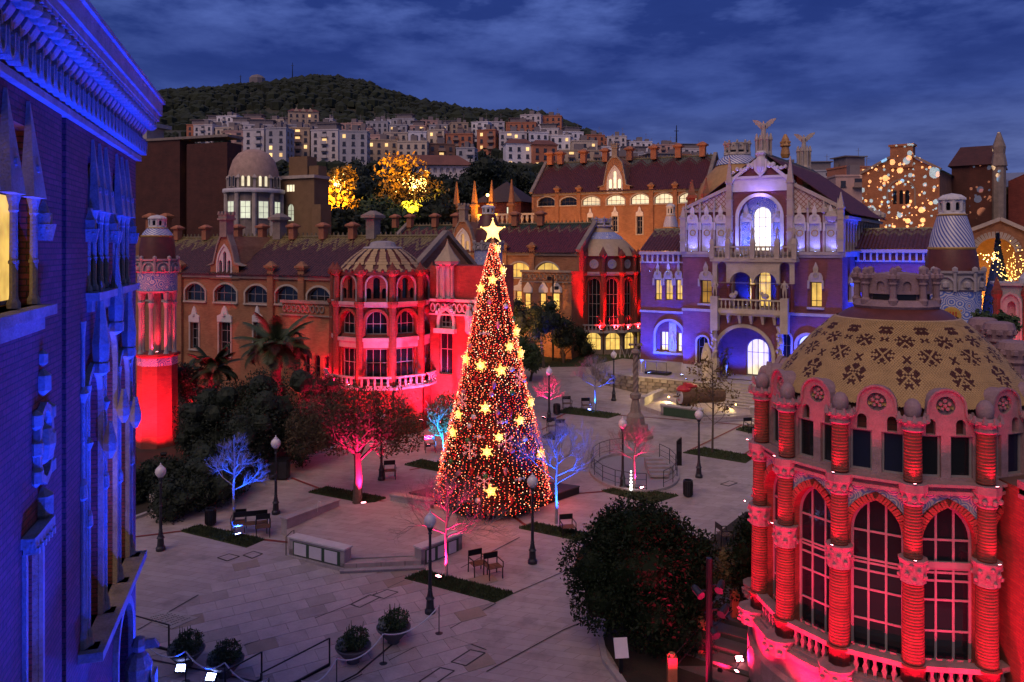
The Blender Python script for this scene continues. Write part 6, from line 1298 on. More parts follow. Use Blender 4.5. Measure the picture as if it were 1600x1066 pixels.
b = MB(); b.box(ue2-4.2, ue2-1.6, .8, 2.5, zt_, zt_+2.6); b.box(ue2-1.5, ue2-.2, 1, 2.5, zt_+.35, zt_+1.5); b.obj('upper_block', OCW, db)
b = MB(); b.box(ue2+.01, ue2+1.2, -.4, 1.5, 3, zt_-3); b.obj('low_block', OCW, db)
# ------------------------------------------------------------------ blue wash on the left building
for i, (u, pw) in enumerate(((-1.5, 1300), (-5, 1300), (-8.5, 1500), (-12.5, 1700))):
    flood(LBF.w(u, -3.6, 0.2), LBF.w(u+.3, 0, 10.5), BLU, pw*1.3, 'blue floodlight on the ground washing the left brick building', 120, sz=.3, group='blue floodlights below the left brick building')
for i in range(5):
    u = -1-i*2.6; flood(LBF.w(u, -2.4, .1), LBF.w(u, -.35, ZF), BLU, 11000, 'narrow blue floodlight aimed up at the cornice of the left building', 26, sz=.2, group='narrow blue floodlights below the left cornice')
lamp(lb, ((ua+ub)/2+.5, 1.0, zl+3), None, (1, .5, .08), 420, kind='POINT', rad=.3); lamp(lb, ((uA0+uA1)/2, 1.0, zs+2.5), None, (1, .5, .1), 14, kind='POINT', rad=.3); lamp(lb, (ud, 1.1, zd+.5), None, (1, .5, .1), 14, kind='POINT', rad=.2)
for u in (-2.5, -7.5, -12): flood(LBF.w(u-6, -5, .1), LBF.w(u, 0, 13.2), BLU, 17000, 'blue floodlight farther out on the paving before the left building', 34, sz=.25, group='outer blue floodlights of the left building')
# ------------------------------------------------------------------ city on the hillside
def ordn(i): return ['leftmost', 'second', 'third', 'fourth', 'fifth', 'sixth', 'seventh', 'eighth', 'ninth', 'tenth', 'eleventh', 'twelfth', 'thirteenth', 'fourteenth', 'fifteenth', 'sixteenth', 'seventeenth', 'eighteenth', 'nineteenth', 'twentieth', 'twenty first', 'twenty second', 'twenty third', 'twenty fourth', 'twenty fifth', 'twenty sixth', 'twenty seventh', 'twenty eighth'][min(i, 27)]
CW = {'pale': (.62, .56, .55), 'cream': (.62, .50, .38), 'pinkish': (.58, .36, .30), 'terracotta': (.48, .18, .10), 'grey': (.42, .40, .42), 'sandy': (.50, .37, .25), 'brown': (.20, .11, .08), 'white': (.78, .74, .74)}
CM = {k: plain('render_'+k, c, .9, .22, .12, 0) for k, c in CW.items()}
wnd = {}
def wmesh(w, h, mat, nm='window'):
    k = (round(w, 1), round(h, 1), mat.name, nm)
    if k not in wnd:
        b = MB(); b.box(-w/2, w/2, -.12, .05, 0, h); b.box(-w/2-.15, w/2+.15, -.3, -.05, -.25, -.02) if mat is not LITB else None; wnd[k] = b.mesh(nm, mat)
    return wnd[k]
LITB = glow('far_lit_window', (1, .62, .24), 1.7, .3, sampling='NONE'); DKW = plain('far_dark_window', (.045, .045, .055), .3, .3, .5, 0); RFC = plain('flat_roof_grey', (.2, .17, .17), .9, .2, .3, 0); RFT = plain('tiled_roof_far', (.18, .07, .045), .8, .3, .3, 0)
BALM = plain('far_balcony', (.30, .20, .16), .8, .2, .3, 0); BALW = plain('far_balcony_white', (.5, .46, .46), .8, .2, .3, 0)
def block(px0, px1, yt, yb, Y, colr, style, label, yaw=None, lit=.12):
    yaw = R(random.uniform(-14, 14)) if yaw is None else yaw
    X0 = (px0-800)/F*Y; X1 = (px1-800)/F*Y; w = (X1-X0)*.97; zt = CH-(yt-HY)/F*Y; zb = CH-(yb-HY)/F*Y; d = min(16, max(9, w*.7)); h = zt-zb
    t = thing('apartment_block', label, 'building', ((X0+X1)/2, Y, zb), yaw)
    b = MB(); b.box(-w/2, w/2, 0, d, -8, h); b.box(-w/2-.2, w/2+.2, -.2, d+.2, h+.01, h+.5); b.obj('wall', CM[colr], t)
    b = MB()
    if style == 'pent': b.box(-w*.32, w*.38, 2, d-1, h+.51, h+3.2); b.box(-w*.4, w*.45, 1.4, d, h+3.21, h+3.5)
    elif style == 'tiled': b.add([(-w/2-.5, -.5, h+.51), (w/2+.5, -.5, h+.51), (w/2+.5, d+.5, h+.51), (-w/2-.5, d+.5, h+.51), (-w/2+2, d/2, h+3), (w/2-2, d/2, h+3)], [(0, 1, 5, 4), (1, 2, 5), (2, 3, 4, 5), (3, 0, 4)])
    else:
        b.box(-w*.1, w*.12, 3, 6, h+.51, h+3.4); b.box(w*.25, w*.4, 2, 5, h+.51, h+2.2)
    b.tube([(w*.3, 4, h), (w*.3, 4, h+6)], .09, 3); b.bar((w*.3-.8, 4, h+5.2), (w*.3+.8, 4, h+5.2), .08)
    for _ in range(3): x = random.uniform(-w*.42, w*.42); b.box(x-.35, x+.35, 5, 5.8, h, h+random.uniform(1.2, 2.6))
    b.obj('roof', RFT if style == 'tiled' else RFC, t)
    fl_ = max(1, int(h/3.1)); n = max(2, int(w/3.2)); cnt = 0
    bal = style in ('balc', 'pent')
    for f in range(fl_):
        z = h-2.6-f*3.05
        if z < .2: break
        for i in range(n):
            x = -w/2+w*(i+.5)/n; isb = bal and i % 3 == 1
            m = LITB if random.random() < lit else DKW
            o = put('window', wmesh(1.9 if isb else 1.25, 2.1 if isb else 1.5, m), t, (x, 0, z))
            if isb: o = put('balcony', wmesh_b(min(3.0, w/n*1.05), BALW if colr in ('pale', 'white', 'grey') else BALM), t, (x, 0, z))
    for i in range(2): # right flank windows
        for f in range(min(4, fl_)): put('window', wmesh(1.2, 1.4, DKW), t, (w/2, d*(i+.6)/2.4, h-2.6-f*3.05), pi/2)
    return t
def wmesh_b(w, m):
    k = ('b', round(w, 1), m.name)
    if k not in wnd: b = MB(); b.box(-w/2, w/2, -1.5, -.002, -.35, -.12); b.box(-w/2, w/2, -1.5, -1.42, -.118, .95); wnd[k] = b.mesh('balcony', m)
    return wnd[k]
rows_ = [
 # name, Y, list of (px0, px1, ytop, ybottom, colour, style)
 ('upper row on the hillside', 520, [(318, 352, 188, 215, 'pale', 'pent'), (336, 372, 182, 214, 'white', 'balc'), (372, 412, 186, 214, 'pinkish', 'pent'), (404, 446, 188, 216, 'cream', 'balc'), (508, 520, 186, 214, 'pale', 'flat'), (584, 612, 188, 220, 'white', 'flat'), (612, 648, 186, 222, 'grey', 'pent'), (657, 690, 189, 220, 'pinkish', 'balc'), (690, 716, 196, 224, 'grey', 'pent'), (716, 752, 206, 232, 'grey', 'balc'), (752, 790, 208, 236, 'pinkish', 'balc'), (790, 826, 192, 240, 'terracotta', 'pent'), (812, 846, 180, 240, 'pale', 'balc'), (842, 878, 182, 238, 'terracotta', 'flat'), (880, 912, 210, 240, 'pinkish', 'pent'), (912, 950, 218, 246, 'terracotta', 'flat'), (955, 990, 226, 248, 'pinkish', 'pent'), (990, 1026, 229, 250, 'terracotta', 'balc'), (1030, 1062, 227, 252, 'pinkish', 'flat'), (1066, 1092, 236, 256, 'brown', 'flat')]),
 ('middle row on the hillside', 430, [(300, 334, 196, 224, 'pale', 'balc'), (334, 380, 200, 230, 'cream', 'balc'), (380, 432, 196, 236, 'pale', 'pent'), (438, 478, 196, 240, 'grey', 'balc'), (478, 520, 200, 240, 'pale', 'pent'), (548, 582, 202, 240, 'pinkish', 'balc'), (640, 700, 212, 244, 'brown', 'balc'), (700, 760, 214, 246, 'grey', 'balc'), (762, 800, 222, 250, 'pale', 'pent'), (848, 900, 222, 262, 'pinkish', 'balc'), (900, 956, 236, 262, 'terracotta', 'pent'), (956, 1020, 238, 262, 'grey', 'pent'), (1022, 1090, 242, 268, 'terracotta', 'flat')]),
 ('lower row on the hillside', 340, [(352, 380, 206, 236, 'pinkish', 'balc'), (378, 414, 203, 240, 'pale', 'balc'), (414, 448, 201, 246, 'grey', 'flat'), (446, 484, 201, 246, 'sandy', 'balc'), (484, 530, 204, 248, 'pale', 'pent'), (530, 574, 206, 254, 'grey', 'flat'), (574, 622, 220, 252, 'sandy', 'flat'), (620, 668, 222, 254, 'cream', 'flat'), (668, 712, 226, 256, 'brown', 'balc'), (712, 742, 232, 262, 'grey', 'balc'), (790, 832, 226, 274, 'white', 'tiled'), (832, 872, 228, 278, 'terracotta', 'tiled'), (872, 940, 236, 272, 'sandy', 'balc'), (940, 1006, 246, 276, 'brown', 'balc'), (1006, 1070, 252, 280, 'grey', 'pent')])]
random.seed(64)
for rn, Y, y0_, y1_ in (('hidden second hillside tier', 478, 190, 212), ('hidden third hillside tier', 385, 204, 232)):
    l_ = []; x = 290 if Y > 400 else 345
    while x < 1090:
        w_ = random.uniform(24, 46); dy = lerp([(800, 0), (900, 14), (1000, 34), (1100, 44)], x); yt_ = random.uniform(y0_, y0_+9)+dy; l_.append((x, x+w_, yt_, y1_+dy, random.choice(('pale', 'pale', 'white', 'grey', 'pinkish', 'cream', 'terracotta', 'sandy')), random.choice(('pent', 'balc', 'balc', 'flat')))); x += w_+random.uniform(0, 5)
    rows_.append((rn.replace('hidden ', ''), Y, l_))
for rn, Y, lst in rows_:
    for i, (a, c, yt, yb, cl_, stl) in enumerate(lst):
        desc = {'pent': 'with a set back penthouse', 'balc': 'with stacked balconies', 'flat': 'with a plain flat roof', 'tiled': 'with a tiled roof'}[stl]
        block(a, c, yt, yb+6, Y+random.uniform(-12, 12), cl_, stl, '%s apartment block %s, %s in the %s' % (cl_, desc, ordn(i), rn), lit=.16 if Y < 400 else .06)
block(1222, 1262, 262, 292, 300, 'white', 'flat', 'white apartment block seen just right of the second angel statue'); block(1262, 1306, 268, 300, 260, 'grey', 'pent', 'grey block with penthouse beyond the roof of the ornate pavilion')
block(1306, 1376, 276, 312, 210, 'pinkish', 'balc', 'stepped pinkish apartment block left of the gabled church', lit=.3); block(1318, 1366, 262, 280, 222, 'terracotta', 'pent', 'terracotta upper tier with chimney left of the gabled church')
b = MB(); b.box(-12, 12, 0, 10, -6, 2.5); p = A(1345, 362, 150); tag(b.obj('glowing_shed', glow('facade_own_glow', (.8, .95, .9), .5, .2), None, p), 'long low building with white facade glowing by itself left of the church', 'building')  # the whole box glows, standing in for a lit facade
block(190, 214, 126, 140, 850, 'terracotta', 'flat', 'small terracotta house on the ridge at far left', lit=.0)
vl = block(450, 498, 176, 200, 470, 'sandy', 'tiled', 'ochre castle like villa standing on the hill above the blocks', lit=.25)
b = MB()
for x in (-4, 0, 4): b.add([(x-2, -.2, 9), (x+2, -.2, 9), (x, -.2, 12), (x-2, 3, 9), (x+2, 3, 9), (x, 3, 12)], [(0, 1, 2), (0, 2, 5, 3), (1, 4, 5, 2)])
b.obj('stepped_gables', CM['sandy'], vl)
hs_ = A(660, 268, 200); t = thing('villa', 'long pale villa with red tiled roof and arcade below the city blocks', 'building', hs_, R(6))
b = MB(); b.panel([(-10, -6), (12, -6), (12, 1.5), (-10, 1.5)], [shift(arch(.9, 1.3, .4, 'round', 3), -8+i*1.6, -.3) for i in range(11)], 0, .5); b.box(-10, 12, .6, 8, -6, 1.5); b.obj('wall', CM['pale'], t)
b = MB(); b.add([(-11, -1, 1.6), (13, -1, 1.6), (13, 9, 1.6), (-11, 9, 1.6), (-7, 4, 4.6), (9, 4, 4.6)], [(0, 1, 5, 4), (1, 2, 5), (2, 3, 4, 5), (3, 0, 4)]); b.obj('roof', RFT, t)
b = MB(); b.box(4, 22, -6, 2, -9, -3.6); b.obj('terrace_wing', CM['cream'], t)
sh = A(830, 300, 420)
# antenna masts
for px, yt, yb, Y, lab in ((457, 98, 122, 900, 'slim radio mast on the crest of the wooded hill'), (376, 117, 133, 900, 'short mast left of the hill crest'), (1057, 196, 240, 520, 'tall thin mast rising over the rooftops left of the ornate pavilion')):
    p = A(px, yb, Y); hh = (yb-yt)/F*Y; b = MB(); b.tube([(0, 0, -4), (0, 0, hh)], [.8, .25], 4); b.bar((-1.5, 0, hh*.8), (1.5, 0, hh*.8), .4); tag(b.obj('radio_mast', IRN, None, p), lab, 'mast')
p = A(402, 130, 890); b = MB(); b.lathe([(9, -8), (9, 5), (6, 8), (0, 10)], 10); tag(b.obj('hilltop_building', RFC, None, p), 'small domed building on the crest of the hill', 'building')
# ------------------------------------------------------------------ woods on the hill
HW = plain('hill_wood', (.020, .028, .012), .95, .6, .02, 0, world=True)
b = MB(); b.smooth = False
for _ in range(7600):
    px = random.uniform(150, 1120); Y = random.uniform(560, 905); z = tz(px, Y)
    if random.random() < .5: Y = random.uniform(780, 905); z = tz(px, Y)
    r = random.uniform(2.2, 6.2)*random.choice((.6, 1, 1)); X = (px-800)/F*Y
    if 940 < px: r *= .6
    b.ball((X, Y, z+r*.4), r, 6, r*random.uniform(.8, 1.25), .22)
for _ in range(900):
    px = random.uniform(220, 1000); Y = random.choice((300, 365, 400, 455, 490, 545)); r = random.uniform(1.6, 3.2); X = (px-800)/F*Y; b.ball((X, Y, tz(px, Y)+r*.4), r, 6, r*1.2, .25)
w_o = b.obj('hill_woodland', HW); w_o['kind'] = 'stuff'; w_o['label'] = 'dark pine woodland covering the hill behind the city'; w_o['category'] = 'woodland'
# ------------------------------------------------------------------ trees
def branches(b, p, d, L, r, depth, spread=.5, tips=None, up=.12, seg=5, kids=(2, 3)):
    n = 3; pts = [Vector(p)]; dd = Vector(d)
    for i in range(n):
        dd = (dd+Vector((random.uniform(-.12, .12), random.uniform(-.12, .12), up*.4))).normalized(); pts.append(pts[-1]+dd*L/n)
    b.tube(pts, [r*(1-.35*i/n) for i in range(n+1)], max(3, seg), False)
    if depth == 0:
        if tips is not None: tips.append(pts[-1])
        return
    for k in range(random.randint(*kids)+(1 if depth > 2 else 0)):
        a = random.uniform(0, 2*pi); ax = dd.cross(Vector((0, 0, 1))); ax = ax.normalized() if ax.length > .01 else Vector((1, 0, 0)); bx = dd.cross(ax)
        nd_ = (dd+(ax*cos(a)+bx*sin(a))*random.uniform(spread*.7, spread*1.4)+Vector((0, 0, up))).normalized(); s = random.choice((1, 2, 3))
        branches(b, pts[s] if k else pts[-1], nd_, L*random.uniform(.6, .82), r*.58, depth-1, spread, tips, up, seg-1, kids)
def leaf(b, c, s):
    n = Vector((random.gauss(0, 1), random.gauss(0, 1), random.gauss(.4, 1))).normalized(); a = n.orthogonal().normalized(); e = n.cross(a); t = random.uniform(0, 6.3); a, e = a*cos(t)+e*sin(t), e*cos(t)-a*sin(t)
    b.add([c-a*s, c+e*s*.45, c+a*s, c-e*s*.45], [(0, 1, 2, 3)])
def crown_cloud(b, blobs, n, s):
    tot = sum(q[3]**2 for q in blobs)
    for x, y, z, r, sq in blobs:
        for _ in range(int(n*r*r/tot)):
            v = Vector((random.gauss(0, 1), random.gauss(0, 1), random.gauss(0, 1))).normalized()*r*random.choice((.8, .95, 1, 1.12))*random.uniform(.88, 1.06); leaf(b, Vector((x+v.x, y+v.y, z+v.z*sq)), s*random.uniform(.6, 1.3))
def bushy(name, label, base, h, w, mat, n=2500, s=.16, trunk=.25, cat='tree', core=True, blobs=None, group=None, trunkm=None):
    t = thing(name, label, cat, base, random.uniform(0, 6)if blobs is None else 0, group); B_ = blobs or []
    if not B_:
        B_ = [(0, 0, h*(trunk+(1-trunk)*.5), w*.36, (1-trunk)*h/w)]
        for i in range(11): a = random.uniform(0, 6.28); rr = w*.5*random.uniform(.35, .68); B_.append((rr*cos(a), rr*sin(a), h*random.uniform(trunk+.12, .92), w*random.uniform(.14, .24), 1))
    b = MB(); crown_cloud(b, B_, n, s); b.obj('crown', mat, t)
    b = MB(); tips = []; branches(b, (0, 0, -.2), (0, 0, 1), h*max(trunk, .2), w*.03+.05, 3, .6, tips, .1); b.obj('trunk', trunkm or BRK, t)
    if core:
        b = MB()
        for x, y, z, r, sq in B_: b.ball((x, y, z), r*.66, 10, r*.64*sq, .15)
        b.obj('inner_foliage', mat, t)
    return t
# uplit bare trees: trunk and twigs
def bare(label, px, py, ptop, seed, spread=.55, group='small bare trees lit from below', col='blue', dens=5, wid=1.0):
    random.seed(seed); p = G(px, py); h = (py-ptop)/F*p.y
    t = thing('bare_tree', label, 'tree', p, 0, None); b = MB(); tips = []
    b.tube([(0, 0, -.1), (.02, 0, h*.2), (-.02, .02, h*.42)], [h*.017, h*.014, h*.012], 7); b.obj('trunk', BRKP, t)
    b = MB(); z0 = h*.40
    for k in range(11):
        a = k*2.4+random.random(); f = k/11; z = z0+f*h*.42; L = h*.17*(1.25-f*.8)*wid
        branches(b, (-.02, .02, z), (cos(a), sin(a), .35+f*.8), L, h*.0065*(1.2-f*.5), dens, spread, tips, .10, 4)
    b.tube([(-.02, .02, h*.41), (.05, 0, h*.62), (0, .03, h*.80), (.03, 0, h*.93)], [h*.012, h*.009, h*.006, h*.003], 5)
    b.obj('branches', BRKP, t); return t, p, h
def uplight(px, py, tgt, col, pw, label, ang=55, sz=.24, lens=None):
    p = G(px, py, .04); return flood(p, tgt, col, pw, label, ang, sz=sz, lens=lens)
VIO = (.01, .08, 1)
for (lab, px, py, ptop, lx, ly, col, pw, seed) in (
    ('bare young tree lit electric blue on the left lawn strip, beside the bench', 365, 831, 668, 372, 839, VIO, 520, 3),
    ('bare young tree lit blue just right of the Christmas tree base', 869, 818, 664, 881, 827, VIO, 560, 9),
    ('bare crooked tree lit pink in front of the Christmas tree', 697, 903, 745, 685, 906, PINK, 480, 14),
    ('small bare tree lit pink beside the round stairwell', 991, 766, 655, 1003, 766, PINK, 330, 22),
    ('small bare tree lit blue on the far lawn strip near the lamp post', 930, 643, 553, 921, 643, VIO, 480, 31),
    ('small bare tree lit pink behind the right edge of the Christmas tree', 858, 652, 585, 850, 655, PINK, 420, 36)):
    t, p, h = bare(lab, px, py, ptop, seed, wid=1.25 if seed in (9, 14) else .72 if seed == 3 else 1)
    uplight(lx, ly, p+Vector((0, 0, h*.62)), col, pw*(13 if col is VIO else 9), ('pink' if col is PINK else 'blue')+' ground light under the '+' '.join(lab.split(',')[0].replace('bare ', '').split()[:11]), 75)
random.seed(5)
# yellowing small tree right of the stair sculpture
p = G(1113, 708); t = thing('sapling', 'slim young tree with yellowing leaves before the log figure', 'tree', p); h = (708-565)/F*p.y
b = MB(); b.tube([(0, 0, 0), (.05, 0, h*.5), (0, 0, h*.97)], [.07, .05, .02], 6); tips = []
for k in range(14): a = k*2.4; branches(b, (0, 0, h*(.3+.045*k)), (cos(a), sin(a), .7), h*.14, .018, 2, .5, tips, .1, 4)
b.obj('trunk', BRK, t); b = MB()
for q in tips:
    for _ in range(7): leaf(b, q+Vector((random.gauss(0, .13), random.gauss(0, .13), random.gauss(0, .13))), .11)
b.obj('crown', OCH, t)
# the wide leafy tree with pink lit trunk
p = G(558, 785); t = thing('leafy_tree', 'wide leafy tree with pink lit trunk left of the Christmas tree', 'tree', p)
b = MB(); b.tube([(0, 0, -.1), (.05, 0, 1.3), (0, 0, 2.5)], [.26, .2, .17], 9); tips = []
for k in range(7): a = k*.9+.3; branches(b, (0, 0, 2.0+.1*k), (cos(a)*.9, sin(a)*.7, .75), 1.6, .08, 3, .55, tips, .06, 5)
b.obj('trunk', BRK, t)
BL1 = [(-2.1, .3, 4.0, 1.35, .8), (-2.6, -.1, 3.1, 1.0, .7), (-1.2, 0, 4.6, 1.2, .8), (-.9, -.6, 3.4, 1.0, .8), (.1, 0, 4.9, 1.2, .75), (.3, -.5, 3.9, 1.05, .8), (1.2, .2, 4.6, 1.2, .8), (1.9, .1, 3.9, 1.1, .8), (2.4, .3, 3.2, .9, .8), (-3.0, .2, 3.7, .7, .8), (1.5, -.4, 3.0, .7, .8)]
LF2 = plain('olive_brown_leaves', (.065, .043, .016), .75, .6, 1.0, 0)
b = MB(); crown_cloud(b, BL1, 13000, .075)
for q in tips:
    for _ in range(6): leaf(b, q+Vector((random.gauss(0, .25), random.gauss(0, .25), random.gauss(0, .2))), .1)
b.obj('crown', LF2, t)
uplight(568, 790, p+Vector((.3, 0, 3.6)), PINK, 9500, 'pink floodlight on the lawn strip at the foot of the wide leafy tree', 62)
# young tree wrapped in cyan lights behind the Christmas tree
p = G(694, 712); t = thing('lit_shrub_tree', 'small leafy tree glowing cyan and blue just left of the Christmas tree', 'tree', p); b = MB(); crown_cloud(b, [(0, 0, 2.6, .85, 1.1), (-.3, 0, 1.8, .6, 1), (.3, .1, 3.1, .6, 1)], 1600, .09); b.obj('crown', OCH, t); b = MB(); branches(b, (0, 0, 0), (0, 0, 1), 1.5, .06, 3, .6, []); b.obj('trunk', BRKP, t)
flood(G(686, 724, .04), p+Vector((0, 0, 2)), (.01, .3, 1), 5200, 'blue violet floodlight on the lawn left of the Christmas tree', 100, lens=LB)
# ------------------------------------------------------------------ palms
def palm(label, px, py, htr, L, n=34, Y=None, seed=1, g=None):
    random.seed(seed); base = Vector(((px-800)/F*Y, Y, gz(Y))); ztr = CH-(py-HY)/F*Y-base.z; t = thing('palm_tree', label, 'palm', base)
    b = MB(); k = 16; b.tube([(0.05*sin(i), 0, ztr*i/k) for i in range(k+1)], [.30+.03*(i % 2) for i in range(k+1)], 9)
    for i in range(40): a = i*2.4; b.taper(.32*cos(a), .32*sin(a), ztr-1.2+i*.03, ztr-1.0+i*.03, .09, .06, .03, .03)
    b.obj('trunk', BRK, t); fm_ = []
    for v in range(3):
        b = MB(); bend = (.9, 1.25, .6)[v]; pts = []
        for i in range(9): s = i/8; pts.append(Vector((L*s*cos(bend*s*.9), 0, L*s*(.42-bend*s*.62))))
        b.tube(pts, [.035*(1-.8*i/8) for i in range(9)], 4)
        for i in range(46):
            s = .12+.88*i/46; j = min(7, int(s*8)); q = pts[j].lerp(pts[j+1], s*8-j); d = (pts[j+1]-pts[j]).normalized(); w = L*.20*sin(pi*min(1, s*.9+.1))*random.uniform(.8, 1.1)
            for sd in (-1, 1):
                tip = q+d*w*.6+Vector((0, sd*w, -w*.35)); wd_ = d*.045; b.add([q-wd_, q+wd_, tip], [(0, 1, 2)])
        fm_.append(b.mesh('frond', PLM))
    for i in range(n):
        o = put('frond', fm_[i % 3], t, (0, 0, ztr+.1)); o.rotation_euler = (random.uniform(-.15, .15), random.uniform(.15, -1.0) if i % 3 else random.uniform(.1, .45), i*2.4+random.uniform(-.2, .2))
    return t
PLM = plain('palm_green', (.040, .058, .018), .6, .5, 1.2, 0)
palm('big date palm before the long left pavilion', 432, 545, 0, 3.3, 46, 50, 2); palm('smaller palm in the dark garden left of the big date palm', 333, 580, 0, 2.4, 30, 51.5, 4)
palm('low palm half hidden beside the left turret', 290, 590, 0, 1.9, 22, 53.5, 6)
random.seed(12)
# ------------------------------------------------------------------ dark garden at left
for i, (px, py, Y, h, w, lab) in enumerate(((262, 720, 43, 1.1, 3.0, 'dark shrub mass at the foot of the left turret'), (318, 650, 46, 4.2, 4.2, 'dark bushy tree between turret and big palm'), (385, 700, 44, 3.3, 4.0, 'dark rounded shrub behind the blue lit tree'), (430, 640, 46, 5.2, 4.6, 'tall dark tree under the big palm'), (214, 720, 40.5, 1.6, 2.4, 'dark tree hugging the corner of the left brick building'), (335, 735, 40.5, 2.4, 4.0, 'low dark shrub at the garden edge behind the bin'), (470, 690, 45.5, 3.8, 3.4, 'dark shrub left of the wide leafy tree'), (285, 770, 38.5, 1.8, 3.6, 'lowest dark shrub beside the left pavement'), (500, 610, 50, 4.2, 3.6, 'dark tree at the left foot of the red round pavilion'), (395, 590, 52, 3.4, 5.0, 'dark hedge like tree before the long left pavilion'), (306, 600, 52, 4.6, 3.0, 'dark tree right of the red turret shaft'))):
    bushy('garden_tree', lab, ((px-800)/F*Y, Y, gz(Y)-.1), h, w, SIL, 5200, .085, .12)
b = MB(); P_ = [G(208, 812), G(300, 778), G(520, 700), G(545, 670), G(500, 600), G(208, 610)]; b.add([p+Vector((0, 0, .02)) for p in P_], [tuple(range(6))]); struct(b.obj('garden_soil', plain('soil', (.03, .022, .015), 1, .4, 1, .3)))
b = MB(); q = [G(208, 812), G(300, 779), G(520, 701)]
for a, c in zip(q, q[1:]): b.bar(a+Vector((0, 0, .06)), c+Vector((0, 0, .06)), .22, .14)
b.obj('garden_kerb', STG)['kind'] = 'structure'
q = [G(233, 786), G(275, 779), G(284, 785), G(240, 792)]; b = MB(); b.slab([(p.x, p.y, p.z) for p in q], .1, .45); tag(b.obj('stone_slab', STG), 'flat pale stone slab in the dark garden left of the path', 'slab')
# ------------------------------------------------------------------ dark trees right of the Christmas tree and around
for (px, Y, h, w, lab, m, tr, n) in (
    (828, 66, 4.2, 3.2, 'rounded dark green tree right behind the Christmas tree', SILG, .2, 3200), (850, 71, 6.3, 3.6, 'dark tree before the cream domed pavilion, left of the floodlight mast', SIL, .3, 2600), (880, 73, 4.2, 3.2, 'shadowy tree close to the left of the cream domed pavilion', SIL, .3, 2200), (812, 74, 6.0, 3.2, 'dark tree with faint blue light behind the Christmas tree', SIL, .3, 2200),
    (905, 76, 3.0, 3.0, 'low dark bush under the cream domed pavilion', SIL, .1, 1400)):
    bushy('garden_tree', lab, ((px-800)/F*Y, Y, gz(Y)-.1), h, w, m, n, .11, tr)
flood(Vector(((835-800)/F*69, 69, gz(69)+.3)), Vector(((838-800)/F*71.5, 71.5, 8)), BLU, 500, 'blue floodlight under the dark trees behind the Christmas tree', 80)
AMB = plain('amber_lit_leaves', (.26, .16, .035), .8, .5, .6, 0)  # leaf colour brightened amber so the crowns look lamp lit
# park trees behind middle pavilions with amber street light inside
for i, (px, Y, yt, w, lab, m) in enumerate((
    (524, 114, 262, 8, 'bare crowned tree glowing amber, left of two behind the pavilions', AMB), (652, 122, 262, 13, 'bare crowned tree glowing amber, right of two behind the pavilions', AMB), (575, 140, 286, 12, 'dark tree mass between the two amber trees', SIL), (505, 104, 318, 9, 'dark tree right of the stone annex', SIL), (560, 105, 325, 10, 'low dark tree behind the long left pavilion roof', SIL), (610, 110, 318, 11, 'dark rounded tree under the right amber tree', SILG), (690, 112, 312, 10, 'dark tree left of the pinnacled balustrade', SIL), (720, 150, 285, 12, 'olive tree right of the amber trees', SIL), (755, 165, 250, 13, 'tall dark tree below the lower city blocks', SIL), (730, 118, 318, 5, 'small autumn tree lit amber beside the pinnacled balustrade', OCH), (800, 175, 268, 14, 'dark tree left of the tiled white block', SIL), (850, 150, 285, 9, 'dark cypress like tree left of the upper pavilion', SIL), (465, 122, 268, 12, 'dark tree behind the stone annex', SIL), (620, 170, 264, 14, 'greyish tree below the sandy blocks', SIL), (540, 172, 262, 15, 'dark tree below the grey blocks, left of centre', SIL), (900, 190, 262, 10, 'dark tree peeping over the upper pavilion roof', SIL), (345, 150, 212, 6, 'slim dark poplar beside the brick block', SIL), (672, 150, 280, 10, 'dark tree before the pale villa', SIL))):
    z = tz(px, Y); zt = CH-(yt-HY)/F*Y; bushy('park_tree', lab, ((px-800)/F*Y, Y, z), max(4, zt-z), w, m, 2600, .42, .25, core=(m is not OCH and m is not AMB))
for px, py, Y, pw in ((524, 288, 111, 9000), (648, 292, 112, 13000), (762, 305, 112, 1500)):
    p = A(px, py, Y); t = thing('park_lamp', 'amber park lamp glowing among the trees, %s' % {524: 'left of three', 648: 'middle of three and brightest', 762: 'right of three'}[px], 'lamp', (p.x, p.y, p.z)); b = MB(); b.ball((0, 0, 0), .22, 8); b.obj('globe', LY, t); b = MB(); b.tube([(0, 0, -.3), (0, 0, -7)], .1, 6); b.obj('pole', BLK, t); lamp(t, (0, -3.2, -3.4), (0, 1.5, 1.5), (1, .42, .03), pw*2.6, 115, .6, .3)
# glowing specks standing in for lamp lit leaves of the amber trees
random.seed(31)
b = MB()
for px, py, n, sp_ in ((524, 287, 60, 8), (650, 290, 70, 11), (655, 285, 30, 6)):
    for _ in range(n): q = A(px+random.gauss(0, sp_), py+random.gauss(0, sp_*.7), 114+random.uniform(-2, 2)); b.octa(q, random.uniform(.03, .07))
o = stuff(b.obj('leaf_glow_specks', LY)); o['label'] = 'amber glowing specks standing in for lit leaves in the two park trees'; o['category'] = 'lights'
